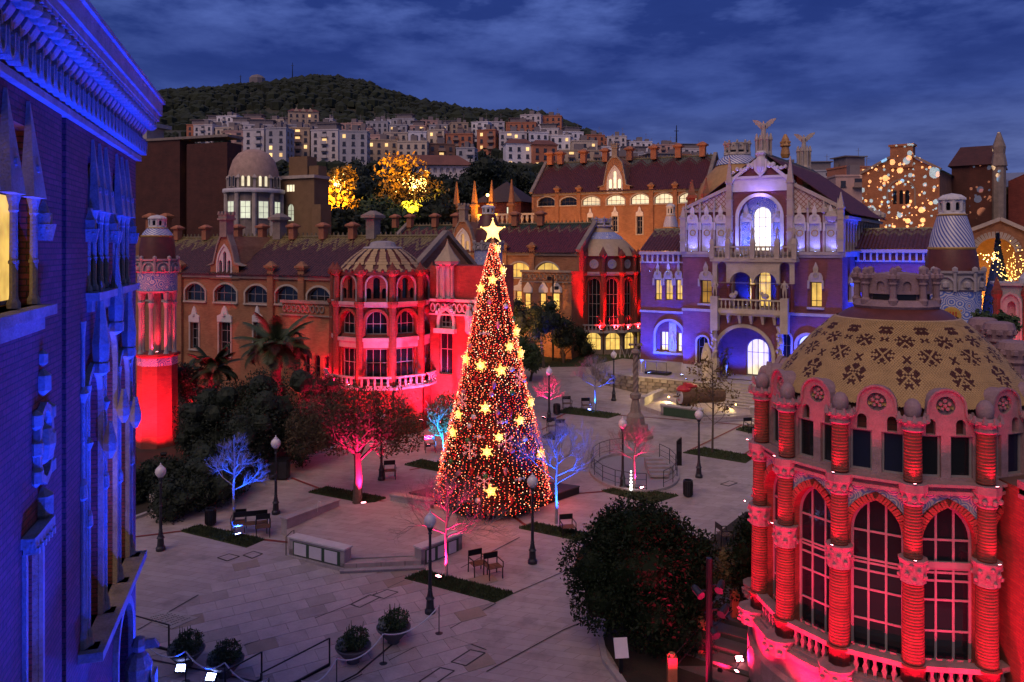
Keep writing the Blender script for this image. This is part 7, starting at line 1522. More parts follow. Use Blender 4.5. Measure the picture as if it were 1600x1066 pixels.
# ------------------------------------------------------------------ big dark magnolia like trees in the foreground right
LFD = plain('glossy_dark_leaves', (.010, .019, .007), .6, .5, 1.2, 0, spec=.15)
def fg_tree(label, px, py, Y, blobs, n, s, cat='tree'):
    base = Vector(((px-800)/F*Y, Y, gz(Y))); return bushy('evergreen_tree', label, base, 3, 3, LFD, n, s, .2, cat, True, blobs)
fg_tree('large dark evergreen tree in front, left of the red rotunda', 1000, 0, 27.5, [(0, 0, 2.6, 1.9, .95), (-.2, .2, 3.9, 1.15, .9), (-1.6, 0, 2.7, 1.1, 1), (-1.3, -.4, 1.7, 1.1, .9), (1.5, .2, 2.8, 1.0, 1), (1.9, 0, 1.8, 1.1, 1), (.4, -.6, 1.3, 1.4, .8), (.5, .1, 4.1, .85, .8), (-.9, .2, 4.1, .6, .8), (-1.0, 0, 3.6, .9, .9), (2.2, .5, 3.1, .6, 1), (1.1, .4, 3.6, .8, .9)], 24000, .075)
fg_tree('dark narrow evergreen bush touching the left side of the red rotunda', 1165, 0, 28.5, [(.1, 0, 2.6, .75, 1.3), (.3, .1, 1.6, .85, 1), (.15, 0, 3.5, .5, 1.1), (.5, .2, 2.4, .8, 1)], 3800, .08)
bushy('yellow_shrub', 'yellowish shrub beside the ramp below the red rotunda', (G(1150, 920).x, G(1150, 920).y, G(1150, 920).z), 1.5, 1.9, OCH, 2600, .06, .05, 'shrub')
bushy('garden_shrub', 'dark low planting around the foot of the large evergreen tree', G(1060, 1010), 1.0, 2.6, SIL, 2600, .06, .05, 'shrub')
# cypress with warm lights at right
p = Vector(((1559-800)/F*60, 60, 2.2)); t = thing('cypress_tree', 'tall dark cypress standing in front of the lit archway', 'tree', p); b = MB()
zt = CH-(365-HY)/F*60-p.z
for _ in range(5200):
    f = random.random(); rr = (1.5*sin(pi*min(1, .12+f*.88)**.8)*(1-f*.55))*random.uniform(.75, 1.02); a = random.uniform(0, 6.3); leaf(b, Vector((rr*cos(a), rr*sin(a), 1+f*(zt-1))), .16)
b.obj('crown', SIL, t); b = MB(); b.lathe([(.2, 0), (1.0, 1), (1.25, zt*.3), (.9, zt*.6), (.35, zt*.85), (0, zt)], 12); b.obj('inner_foliage', SIL, t)
b = MB(); random.seed(8)
FY_ = glow('fairy_gold', (1, .55, .12), 9, sampling='NONE')
for _ in range(240):
    q = A(1588+random.gauss(0, 16), 432+random.gauss(0, 20), 57+random.uniform(-1, 2)); b.octa(q, .032)
for i in range(60): q = A(1531+3*sin(i*.7)+random.gauss(0, 1.5), 430+i*1.7, 57); b.octa(q, .032)
for _ in range(30): q = A(1545+random.gauss(0, 9), 402+random.gauss(0, 4), 57); b.octa(q, .045)
o = stuff(b.obj('string_lights', FY_)); o['label'] = 'tangle of golden string lights beside the cypress at right'; o['category'] = 'lights'
for i in range(2): bushy('rooftop_plant', ['leafy plant growing above the near dome, left of two', 'leafy plant growing above the near dome, right of two'][i], A((1540, 1572)[i], 522, 30), .8, 1.1, SILG, 500, .09, .1, 'plant')
# ------------------------------------------------------------------ Christmas tree
random.seed(21)
XB = G(770, 786); XH = (786-374)/F*XB.y; XR = 88/F*XB.y
xt = thing('christmas_tree', 'giant cone shaped Christmas tree covered in red and warm white lights on the plaza', 'Christmas tree', XB)
BULB = glow('red_warm_bulb', (1, .15, .06), 4.0, sampling='NONE'); BULW = glow('white_bulb', (1, .5, .28), 4.6, sampling='NONE'); BULR = glow('deep_red_bulb', (1, .015, .015), 2.0, sampling='NONE')
NDL = plain('fir_needles', (.028, .035, .016), .8, .6, 2, 0)
def cone_r(f): return XR*(1-f)**.92*(1+.03*sin(f*9))+.06
b = MB(); b.lathe([(cone_r(i/14)*.86, .25+XH*i/14*.985) for i in range(15)], 28); b.obj('inner_cone', plain('netting', (.05, .012, .012), .9, .3, 4), xt)
b = MB()
for _ in range(9000):
    f = 1-sqrt(random.random()); f = min(.99, max(0, f)); a = random.uniform(0, 2*pi); rr = cone_r(f)*random.uniform(.86, .98); leaf(b, Vector((rr*cos(a), rr*sin(a), .2+XH*f*.985)), .10)
stuff(b.obj('needles', NDL, xt))
b = MB(); bw_ = MB(); br_ = MB(); NS = 70
for k in range(NS):
    a0_ = 2*pi*k/NS; fmax = random.choice((.62, .78, .93, .985)) if k % 4 else .99
    s = 0.0; ph = random.random()*.09
    while True:
        f = (.01+(s+ph)/XH); s += random.uniform(.06, .15)
        if f > fmax: break
        a = a0_+random.gauss(0, .35)*.035/(1.02-f); rr = cone_r(f)*(1+random.uniform(-.02, .05)); z = .15+XH*f*.985
        t = random.random(); m = bw_ if t < .13 else br_ if t < .50 else b
        m.octa((rr*cos(a)+random.gauss(0, .012), rr*sin(a)+random.gauss(0, .012), z), random.uniform(.017, .030))
for m, mt, nm in ((b, BULB, 'warm_red_lights'), (bw_, BULW, 'white_lights'), (br_, BULR, 'red_lights')): stuff(m.obj(nm, mt, xt))
b = MB(); b.tube([(0, 0, -.2), (0, 0, XH)], [.14, .05], 8); b.obj('trunk', BRK, xt)
STG_ = glow('star_gold', (1, .46, .08), 1.7, sampling='NONE'); STH = glow('top_star_white', (1, .58, .18), 2.6, sampling='NONE'); GLD = plain('gold_tinsel', (.5, .28, .05), .35, .3, 8, .3, .7)
def star_mesh(n, r, r2, d, mat, nm='star_face'):
    b = MB(); p = []
    for i in range(2*n): rr = r if i % 2 == 0 else r2; p.append((rr*sin(pi*i/n), rr*cos(pi*i/n)))
    vs = [(0, -d, 0)]+[(x, 0, z) for x, z in p]+[(0, d, 0)]; m = len(p); fs = [(0, 1+(i+1) % m, 1+i) for i in range(m)]+[(m+1, 1+i, 1+(i+1) % m) for i in range(m)]
    b.add(vs, fs); return b.mesh(nm, mat)
ts = thing('tree_top_star', 'big bright five pointed star on the tip of the Christmas tree', 'star', XB+Vector((0, 0, XH+.42)), 0)
put('star_face', star_mesh(5, .60, .26, .14, STH), ts); b = MB(); random.seed(3)
for i in range(10):
    a = pi*i/5; rr = .62 if i % 2 == 0 else .27; b.octa((rr*sin(a), -.03, rr*cos(a)), .05)
b.tube([(0, 0, -.75), (0, 0, -.3)], .04, 5); b.obj('star_rim', STH, ts)
lamp(ts, (0, -.5, 0), None, (1, .7, .3), 90, kind='POINT', rad=.3)
sf = [star_mesh(5, .33, .15, .12, STG_), star_mesh(6, .30, .14, .1, STG_)]
sbm = []
for n_, r_ in ((5, .33), (6, .30)):
    b = MB()
    for i in range(2*n_): rr = r_ if i % 2 == 0 else r_*.46; b.octa((rr*sin(pi*i/n_), -.07, rr*cos(pi*i/n_)), .035); b.octa((rr*.55*sin(pi*i/n_), -.11, rr*.55*cos(pi*i/n_)), .04)
    b.octa((0, -.14, 0), .06); sbm.append(b.mesh('star_bulbs', STH))
SP = [(770, 440, 'just below the tip, slightly left'), (752, 452, 'on the upper left edge, near the tip'), (795, 425, 'on the upper right edge, highest of all'), (771, 437, ''), (810, 520, 'on the right edge a third of the way down'), (796, 542, 'right of centre above the middle'), (819, 556, 'on the right edge above the middle'), (752, 568, 'left of centre just above the middle'), (783, 576, 'dead centre just above the middle'), (759, 633, 'in the centre just below the middle'), (812, 660, 'right of centre below the middle'), (829, 632, 'on the right edge below the middle'), (717, 648, 'on the left edge below the middle'), (780, 676, 'in the centre of the lower half'), (708, 678, 'on the left edge of the lower half'), (762, 702, 'centre left above the lowest one'), (768, 758, 'lowest in the centre, near the base'), (844, 714, 'low on the right edge'), (728, 560, 'on the left edge above the middle'), (790, 388, 'touching the stem under the top star, right')]
random.seed(77)
def on_cone(px, py):
    best = None
    for i in range(60):
        f = i/60; z = XB.z+.15+XH*f*.985; Y = XB.y-cone_r(f)*.8; y = HY+(CH-z)/Y*F
        if best is None or abs(y-py) < best[0]: best = (abs(y-py), f)
    f = best[1]; r = cone_r(f)*1.05; x = (px-800)/F*(XB.y-r*.6)-XB.x; s = max(-.98, min(.98, x/r)); a = math.asin(s)
    return Vector((r*s, -r*cos(a), .15+XH*f*.985)), a
for i, (px, py, w_) in enumerate(SP):
    if not w_: continue
    v, a = on_cone(px, py); o = thing('star_ornament', 'glowing gold star on the tree, '+w_, 'ornament', XB+v, a*.8, 'glowing star ornaments on the Christmas tree')
    stuff(put('star_bulbs', sbm[i % 2], o)); q = put('star_face', sf[i % 2], o); q.rotation_euler = (0, random.uniform(-.3, .3), 0); q.scale = (random.uniform(.85, 1.15),)*3
    b = MB(); b.tube([(0, .06, .1), (0, .12, .35)], .012, 4); b.obj('hanger', GLD, o)
BB = [plain('bauble_%s' % n, c, .25, .1, 3, 0, .2) for n, c in (('pink', (.6, .22, .25)), ('white', (.65, .6, .6)), ('red', (.5, .02, .02)), ('green', (.05, .2, .06)))]
bl_ = [('round', 'pink'), ('round', 'white'), ('drop', 'red'), ('drop', 'pink'), ('round', 'green'), ('candy', 'white')]
bpos = [(765, 470), (790, 480), (743, 500), (778, 505), (804, 498), (757, 520), (735, 540), (800, 575), (745, 590), (772, 600), (800, 610), (820, 600), (725, 610), (741, 650), (798, 640), (778, 645), (732, 690), (750, 678), (800, 700), (820, 690), (738, 730), (790, 730), (760, 735), (812, 745), (718, 735), (748, 775), (800, 775), (830, 770), (705, 720), (785, 655), (768, 615), (735, 665)]
bml = {}
for i, (px, py) in enumerate(bpos):
    k, cn = bl_[i % 6]; mt = BB[['pink', 'white', 'red', 'green'].index(cn)]
    if (k, cn) not in bml:
        b = MB(); b.smooth = True
        if k == 'round': b.ball((0, 0, 0), .13, 12)
        elif k == 'drop': b.lathe([(0, -.24), (.06, -.16), (.11, -.02), (.09, .1), (.03, .16), (0, .17)], 12)
        else:
            b.ball((0, 0, 0), .10, 10); b.add([(-.10, 0, 0), (-.26, 0, .10), (-.26, 0, -.10)], [(0, 1, 2)]); b.add([(.10, 0, 0), (.26, 0, -.10), (.26, 0, .10)], [(0, 1, 2)])
        b2 = MB(); b2.lathe([(.03, .12), (.03, .16), (.012, .2)], 8); bml[(k, cn)] = (b.mesh('ball', mt), b2.mesh('cap', GLD))
    v, a = on_cone(px, py); hv = 'upper' if py < 560 else 'middle' if py < 670 else 'lower'; hh = 'left' if px < 752 else 'right' if px > 790 else 'central'
    same = [j for j in range(i) if bl_[j % 6] == (k, cn)]
    o = thing('bauble', '%s %s bauble, %s of its kind from top, on %s %s Christmas tree' % (cn, {'round': 'round', 'drop': 'drop shaped', 'candy': 'wrapped candy'}[k], ['first', 'second', 'third', 'fourth', 'fifth', 'sixth'][len(same)], hv, hh), 'ornament', XB+v*1.0, a, 'baubles on the Christmas tree')
    put('ball', bml[(k, cn)][0], o); put('cap', bml[(k, cn)][1], o)
SNF = glow('snowflake_light', (1, .3, .3), .7, sampling='NONE')
for i, (px, py) in enumerate(((742, 478), (722, 630), (735, 700), (790, 690), (758, 745), (812, 590))):
    v, a = on_cone(px, py); b = MB()
    for k in range(6):
        t = k*pi/3; d = Vector((sin(t), 0, cos(t))); b.bar((0, 0, 0), d*.42, .022)
        for s_ in (.5, .8):
            for sg in (-1, 1): e = Vector((sin(t+sg*.8), 0, cos(t+sg*.8))); b.bar(d*.42*s_, d*.42*s_+e*.12, .016)
    tag(b.obj('snowflake_ornament', SNF, None, XB+v*1.0, a), 'faint pink snowflake ornament, %s counting down the Christmas tree' % ['first', 'third', 'fifth', 'fourth', 'lowest', 'second'][i], 'ornament', 'snowflakes on the Christmas tree')
for z, r, pw in ((1.2, XR+.7, 150), (4, XR*.9, 120), (7.5, 2.0, 90)):
    for k in range(3):
        a = -pi/2+(k-1)*1.5; lamp(xt, (r*cos(a), r*sin(a), z), None, (1, .10, .06), pw*.32, kind='POINT', rad=.5)
lamp(xt, (0, -2.0, 9.5), None, (1, .2, .1), 30, kind='POINT', rad=.5)
# black stage the tree stands on
q = [G(640, 782), G(800, 808), G(905, 772), G(770, 752)]; c = sum(q, Vector())/4
sg = thing('tree_stage', 'low black stage deck under the Christmas tree', 'stage', c)
b = MB(); b.slab([((p-c).x, (p-c).y, (p-c).z) for p in q], .02, .36); b.obj('skirt', BLK, sg); b = MB(); b.slab([((p-c).x*1.01, (p-c).y*1.01, (p-c).z) for p in q], .363, .42); b.obj('deck', plain('dark_deck', (.06, .045, .045), .4, .2), sg)
# ------------------------------------------------------------------ street lamps
def lamp_post(h=3.75):
    t = thing('street_lamp', '', 'street lamp'); s = h/3.75
    b = MB(); b.lathe([(.20*s, 0), (.20*s, .12*s), (.15*s, .2*s), (.13*s, .5*s), (.17*s, .54*s), (.12*s, .62*s), (.075*s, .85*s), (.09*s, .88*s), (.07*s, .92*s)], 12); b.obj('base', IRN, t)
    b = MB(); b.lathe([(.07*s, .92*s), (.06*s, 1.9*s), (.075*s, 1.93*s), (.055*s, 1.97*s), (.05*s, 2.9*s), (.08*s, 2.94*s), (.05*s, 3.0*s), (.11*s, 3.14*s), (.13*s, 3.17*s)], 10); b.obj('pole', IRN, t)
    b = MB(); b.smooth = True; b.lathe([(.10*s, 3.17*s), (.20*s, 3.30*s), (.235*s, 3.42*s), (.21*s, 3.54*s), (.12*s, 3.64*s), (.07*s, 3.66*s)], 16); b.obj('globe', GLB, t, smooth=True)
    b = MB(); b.lathe([(.08*s, 3.655*s), (.09*s, 3.68*s), (.03*s, 3.72*s), (.035*s, 3.76*s), (0, 3.83*s)], 8); b.obj('finial', GLB, t); return t
L0_ = lamp_post(); LP = [(672, 958, 'nearest street lamp, on the plaza beside the pink lit tree and lawn'), (251, 860, 'street lamp at far left beside the blue lit left building'), (431, 803, 'street lamp behind the left end of the stone stage'), (832, 880, 'street lamp in front of the right edge of the Christmas tree'), (1092, 746, 'street lamp before the young yellowing tree, left of the rotunda'), (959, 626, 'far street lamp left of the stone cross column'), (973, 764, 'street lamp beside the pink lit tree, behind the dark evergreen'), (858, 659, 'street lamp seen just right of the Christmas tree, half way up'), (596, 750, 'street lamp whose top disappears in the wide leafy tree')]
for i, (px, py, lab) in enumerate(LP):
    p = G(px, py)
    if i == 0: L0_.location = p; L0_['label'] = lab; L0_['group'] = 'street lamps on the plaza'; o = L0_
    else: o = dup(L0_, p, random.uniform(-.1, .1), lab, 'street lamps on the plaza')
# ------------------------------------------------------------------ chairs, benches, bins
def make_chair(w=.62, nm='chair'):
    t = thing('garden_'+nm, '', nm); b = MB()
    for i in range(4): b.box(-w/2, w/2, -.26+i*.13, -.15+i*.13, .44, .465)
    b.obj('seat', WOD, t); b = MB(); b.box(-w/2, w/2, .27, .30, .68, .92); b.obj('backrest', BLK, t)
    lm = MB(); lm.bar((0, 0, 0), (0, 0, .44), .035); l1_ = lm.mesh('leg', BLK); lm = MB(); lm.bar((0, .06, 0), (0, 0, .9), .035); l2_ = lm.mesh('leg', BLK)
    for s in (-1, 1):
        put('leg', l1_, t, (s*(w/2-.02), -.26, 0)); put('leg', l2_, t, (s*(w/2-.02), .27, 0))
        b = MB(); b.bar((s*(w/2+.01), -.26, .66), (s*(w/2+.01), .27, .68), .04, .03); b.bar((s*(w/2+.01), -.25, .44), (s*(w/2+.01), -.25, .66), .03); b.obj('armrest', BLK, t)
    return t
ch0 = make_chair(); be0 = make_chair(1.5, 'bench')
def use(o0, first, px, py, rz, lab, grp=None):
    p = G(px, py)
    if first: o0.location = p; o0.rotation_euler = (0, 0, rz); o0['label'] = lab; o0['category'] = o0['category']; 
    else: o0 = dup(o0, p, rz, lab)
    if grp: o0['group'] = grp
    return o0
CHRS = [(747, 897, .5, 'left chair of the pair on the near plaza beyond the lawn strip'), (771, 902, .45, 'right chair of the pair on the near plaza beyond the lawn strip'), (411, 838, .3, 'black chair at the right end of the bench by the blue tree'), (373, 830, .2, 'black chair at the left end of the bench by the blue tree'), (609, 748, .2, 'black chair behind the wide leafy tree near a lamp'), (863, 676, .2, 'left chair of the far pair right of the Christmas tree'), (877, 679, .2, 'right chair of the far pair right of the Christmas tree'), (886, 640, .1, 'far chair behind the lawn strip, nearer the bin'), (916, 643, .1, 'far chair behind the lawn strip, nearer the blue tree'), (887, 838, .2, 'chair on the lawn strip edge right of the Christmas tree'), (1172, 676, .3, 'chair on the lawn patch beside the red rotunda'), (672, 706, .2, 'chair almost hidden by the left side of the Christmas tree'), (1132, 850, 1.8, 'chair partly hidden between evergreen tree and rotunda')]
for i, (px, py, rz, lab) in enumerate(CHRS): use(ch0, i == 0, px, py, rz, lab, 'garden chairs on the plaza')
use(be0, True, 391, 833, .28, 'long black bench between two chairs behind the blue lit tree')
def binm(t, px, py, h, lab, mat=IRN):
    o = thing('litter_bin', lab, 'bin', G(px, py)); b = MB(); b.lathe([(.20, .04), (.22, .1), (.23, h-.1), (.25, h-.06), (.25, h), (.19, h), (.19, h-.2)], 14); b.obj('body', mat, o)
    b = MB()
    for k in range(14): a = k*2*pi/14; b.bar((.235*cos(a), .235*sin(a), .1), (.245*cos(a), .245*sin(a), h-.1), .03)
    b.obj('slats', BLK, o); b = MB(); b.lathe([(.12, 0), (.12, .05)], 10); b.obj('foot', BLK, o)
binm(0, 329, 821, .8, 'dark litter bin on the left pavement near the blue tree'); binm(0, 1075, 776, .85, 'grey litter bin right of the dark evergreen tree'); binm(0, 870, 648, .75, 'litter bin at the left end of the far lawn strip')
o = thing('cabinet', 'dark utility cabinet half hidden behind the second lamp at left', 'cabinet', G(437, 748)); b = MB(); b.box(-.5, .5, -.3, .3, .05, 1.05); b.box(-.54, .54, -.34, .34, 1.052, 1.1); b.obj('body', BLK, o)
b = MB(); b.box(-.45, -.02, -.325, -.302, .1, 1.0); b.obj('door', IRN, o); b = MB(); b.box(.02, .45, -.325, -.302, .1, 1.0); b.obj('door', IRN, o)
o = thing('info_pillar', 'slim black information pillar beside the round stairwell', 'pillar', G(1061, 727)); b = MB(); b.box(-.14, .14, -.08, .08, 0, 1.35); b.prism([(-.14, 1.352), (.14, 1.352), (.14, 1.6), (-.06, 1.45)], -.08, .08); b.obj('body', BLK, o); b = MB(); b.box(-.1, .1, -.095, -.082, .8, 1.2); b.obj('panel', IRN, o)
o = thing('sign_board', 'small white sign on a black post at the bottom, before the evergreen tree', 'sign', G(970, 1052)); b = MB(); b.box(-.06, .06, -.04, .04, 0, .62); b.obj('post', BLK, o)
b = MB(); b.box(-.22, .22, -.03, .03, -.3, .3); q = b.obj('panel', WHT, o, (0, -.06, .85)); q.rotation_euler = (-.5, 0, .1)
# ------------------------------------------------------------------ lawn strips with grass, red paving lines, drains
def lawn(pts, lab, n=2600):
    P = [G(*p) for p in pts]; c = sum(P, Vector())/len(P)
    t = thing('lawn_strip', lab, 'lawn', c); b = MB(); b.slab([((p-c).x, (p-c).y, (p-c).z) for p in P], -.05, .05); b.obj('soil', GRS, t)
    b = MB(); nn = len(P)
    for _ in range(n):
        i = random.randrange(1, nn-1); r1, r2 = random.random(), random.random()
        if r1+r2 > 1: r1, r2 = 1-r1, 1-r2
        p = P[0]+(P[i]-P[0])*r1+(P[i+1]-P[0])*r2-c; a = random.uniform(0, 6.3); h = random.uniform(.06, .16); d = Vector((cos(a), sin(a), 0))*.03
        b.add([p-d+Vector((0, 0, .04)), p+d+Vector((0, 0, .04)), p+Vector((random.gauss(0, .03), random.gauss(0, .03), h))], [(0, 1, 2)])
    b.obj('grass_blades', GRS, t)['kind'] = 'stuff'
lawn([(283, 831), (311, 822), (413, 844), (385, 856)], 'lawn strip under the blue lit tree at left', 4200)
lawn([(482, 770), (512, 762), (603, 779), (577, 788)], 'lawn strip under the wide pink lit leafy tree', 3200)
lawn([(632, 905), (664, 893), (802, 928), (773, 942)], 'lawn strip under the crooked pink tree, nearest of all', 5200)
lawn([(811, 826), (836, 818), (925, 836), (905, 846)], 'lawn strip right of the Christmas tree under the blue tree', 3200)
lawn([(632, 727), (658, 719), (700, 727), (690, 738)], 'lawn strip left of the Christmas tree, beyond the leafy tree', 1500)
lawn([(868, 645), (890, 637), (970, 648), (950, 654)], 'far lawn strip under the small blue lit tree', 1800)
lawn([(1067, 708), (1100, 700), (1180, 714), (1165, 724)], 'lawn strip under the yellowing young tree', 2200)
lawn([(1150, 672), (1172, 664), (1200, 668), (1185, 680)], 'lawn patch with a chair left of the rotunda', 900)
lawn([(940, 768), (975, 760), (1060, 775), (1020, 788)], 'lawn strip under the small pink tree by the stairwell', 2200)
lawn([(846, 684), (860, 676), (880, 680), (866, 688)], 'small lawn patch right of the Christmas tree below two chairs', 500)
lawn([(790, 562), (880, 552), (1000, 556), (960, 572), (840, 574)], 'far lawn before the cream domed pavilion', 2500)
RDL = plain('red_paving_line', (.20, .03, .025), .7, .3, 3, .1); DRN = plain('drain_slot', (.035, .03, .03), .8, .3, 4, .1); MTL = plain('manhole_frame', (.16, .13, .125), .6, .2, 4, .1)
def strip(a, c, w, mat, nm, dz=.016):
    p, q = G(*a), G(*c); d = (q-p); L = Vector((d.x, d.y)).length; n_ = Vector((-d.y, d.x, 0))/L*w/2; b = MB(); b.add([p-n_+Vector((0, 0, dz)), q-n_+Vector((0, 0, dz)), q+n_+Vector((0, 0, dz)), p+n_+Vector((0, 0, dz))], [(0, 1, 2, 3)]); return struct(b.obj(nm, mat))
for a, c in (((205, 840), (286, 830)), ((405, 843), (452, 848)), ((455, 747), (500, 764)), ((585, 782), (642, 789)), ((895, 772), (948, 768)), ((800, 806), (822, 822)), ((690, 725), (640, 735)), ((1155, 715), (1180, 700)), ((1070, 708), (1160, 664)), ((1160, 664), (1030, 654)), ((1030, 654), (950, 648)), ((860, 658), (885, 646)), ((860, 665), (846, 672)), ((655, 885), (664, 895))): strip(a, c, .16, RDL, 'paving_line')
for a, c in (((632, 907), (555, 942)), ((555, 942), (380, 1010)), ((775, 943), (690, 990)), ((690, 990), (535, 1070)), ((935, 870), (802, 928)), ((868, 625), (960, 632)), ((335, 748), (415, 755)), ((560, 864), (720, 800)), ((1000, 935), (880, 985)), ((880, 985), (760, 1050)), ((955, 1010), (1100, 1070)), ((812, 840), (720, 888)), ((215, 985), (310, 930)), ((690, 990), (760, 1016))): strip(a, c, .045, DRN, 'paving_joint')
def hatch(pts, lab, nm='manhole_cover'):
    P = [G(*p) for p in pts]; c = sum(P, Vector())/4; t = thing(nm, lab, 'manhole cover', c); b = MB()
    for i in range(4): b.bar(P[i]-c+Vector((0, 0, .015)), P[(i+1) % 4]-c+Vector((0, 0, .015)), .05, .012)
    b.obj('frame', DRN, t); b = MB(); b.slab([((p-c).x*.97, (p-c).y*.97, (p-c).z) for p in P], .0, .015); b.obj('lid', MATS['plaza_limestone'], t)
hatch([(548, 945), (578, 930), (594, 934), (562, 950)], 'square manhole cover left of the nearest lamp, nearer one'); hatch([(582, 931), (605, 922), (622, 926), (600, 936)], 'square manhole cover left of the nearest lamp, farther one')
hatch([(705, 1035), (735, 1016), (758, 1021), (728, 1041)], 'rectangular manhole cover on the near right pavement, farther of two'); hatch([(655, 1066), (688, 1044), (710, 1049), (676, 1072)], 'rectangular manhole cover near the bottom edge')
hatch([(340, 872), (358, 866), (374, 870), (355, 877)], 'manhole cover on the left pavement below the blue tree'); hatch([(380, 868), (396, 862), (410, 866), (394, 873)], 'manhole cover left of the stone stage')
hatch([(1126, 757), (1140, 752), (1152, 755), (1138, 760)], 'small dark manhole cover right of the litter bin')
def plaque():
    P = [G(222, 966), G(262, 957), G(310, 966), G(268, 984)]; c = sum(P, Vector())/4; t = thing('paving_plaque', 'pale inscribed plaque set into the paving at lower left', 'plaque', c)
    b = MB(); b.slab([((p-c).x, (p-c).y, (p-c).z) for p in P], 0, .03); b.obj('slab', MATS['terrace_stone'], t)
    b = MB(); 
    for i in range(7):
        k = .12+i*.12; a = P[0].lerp(P[3], k)-c; e = P[1].lerp(P[2], k)-c
        for j in range(9):
            if (i*5+j*3) % 7: p, q = a.lerp(e, .1+j*.09), a.lerp(e, .1+j*.09+.06); b.bar(p+Vector((0, 0, .033)), q+Vector((0, 0, .033)), .035, .004)
    b.obj('lettering', DRN, t)['kind'] = 'stuff'
plaque()
# ------------------------------------------------------------------ octagonal stone stage with glazed panels and steps
def parapet(t, a, c, z0, h, th, panels=0, nm='parapet'):
    d = (c-a); L = Vector((d.x, d.y)).length; rz = atan2(d.y, d.x); o = put(nm+'_wall', None, t, a) if 0 else None
    b = MB(); b.box(0, L, 0, th, z0, h-.07); w = b.obj(nm, STG, t, a, rz); b = MB(); b.box(-.04, L+.04, -.05, th+.05, h-.067, h); b.obj('coping', STW if panels else STG, t, a, rz)
    if panels:
        b = MB(); b.box(.22, L-.22, -.012, -.002, z0+.10, h-.16); b.obj('panel_recess', GRN, t, a, rz)
        for i in range(panels):
            x0 = .30+(L-.5)*i/panels; x1 = .30+(L-.5)*(i+1)/panels-.17; b = MB(); b.box(x0, x1, -.03, -.014, z0+.14, h-.2); b.obj('white_panel', WHT if panels == 3 and t['label'].startswith('near') else GRN, t, a, rz)
        b = MB(); b.box(-.08, L+.08, -.12, -.002, z0-.1, z0+.06); b.obj('plinth', STG, t, a, rz)
def stage(lab, pts, steps, org, zt=.55, ph=.62, pans=True):
    """pts: corner photo positions at ground, counter clockwise from left front corner"""
    P = [G(*p) for p in pts]; c = sum(P, Vector())/len(P); t = thing('stone_stage', lab, 'stage', c); Q = [p-c for p in P]
    b = MB(); b.slab([(q.x, q.y, q.z) for q in Q], -.3, zt-.25); b.obj('platform', MATS['plaza_limestone'], t); return t, Q
t, Q = stage('near low stone stage with white panels, steps and parapets in the middle of the plaza', [(452, 868), (538, 893), (658, 887), (722, 858), (712, 812), (610, 792), (530, 800), (448, 838)], None, None)
ztp = .30
parapet(t, Q[0], Q[1], -.02, .82, .42, 3); parapet(t, Q[2], Q[3], -.02, .82, .42, 3)
parapet(t, Q[7]+Vector((0, 0, 0)), Q[6], -.02, .80, .35); parapet(t, Q[5], Q[5].lerp(Q[4], .62), -.02, .62, .35)
sd = (Q[2]-Q[1]); Ls = sd.length; rz = atan2(sd.y, sd.x)
for i in range(3): b = MB(); b.box(-.15, Ls+.1, -.25+i*.33, 1.3, -.1, .0+.13*(i+1)-.04); b.box(-.17, Ls+.12, -.28+i*.33, .1+i*.33, .13*(i+1)-.038, .13*(i+1)); b.obj('step', STG, t, Q[1], rz)
p = G(496, 800, .5); tag(MB().tube([(0, 0, 0), (0, 0, .4), (.05, 0, .5), (.12, 0, .48), (.14, 0, .42)], .02, 6).obj('drinking_tap', STW, None, p), 'small chrome tap standing on the left stage parapet', 'tap')
o = thing('handrail', 'thin bent metal handrail at the left corner of the near stage', 'handrail', G(447, 868)); b = MB(); b.tube([(0, 0, 0), (0, .0, .8), (.1, .5, .85), (.12, .8, .8), (.12, .8, 0)], .02, 6); b.obj('rail', IRN, o)
t, Q = stage('far low stone stage with green panels carrying the log figure', [(1032, 650), (1096, 661), (1180, 655), (1225, 640), (1190, 618), (1090, 612), (1030, 622), (1000, 640)], None, None)
parapet(t, Q[0], Q[1], -.02, .82, .4, 3); parapet(t, Q[6], Q[7], -.02, .7, .35); parapet(t, Q[2], Q[3], -.02, .8, .4, 3)
sd = (Q[2]-Q[1]); Ls = sd.length; rz = atan2(sd.y, sd.x)
for i in range(3): b = MB(); b.box(0, Ls, -.25+i*.33, 1.3, -.1, .13*(i+1)); b.obj('step', STG, t, Q[1], rz)
for i, (px, py, tx, ty) in enumerate(((1045, 622, 1030, 640), (1150, 634, 1130, 640), (1075, 645, 1130, 612), (1205, 640, 1170, 650))):
    p = G(px, py, .5); q = G(tx, ty, .3); flood(p, q+Vector((0, 0, .4)), (1, .72, .25), 260, 'warm yellow floodlight on the far stone stage, '+['by the left parapet', 'by the back parapet', 'before the log figure', 'by the right parapet'][i], 140, sz=.15)
lamp(t, (0, -1.0, 3.0), None, (1, .68, .28), 190, kind='POINT', rad=.5); lamp(t, (-4, 2.5, 2.5), None, (1, .68, .28), 130, kind='POINT', rad=.5)
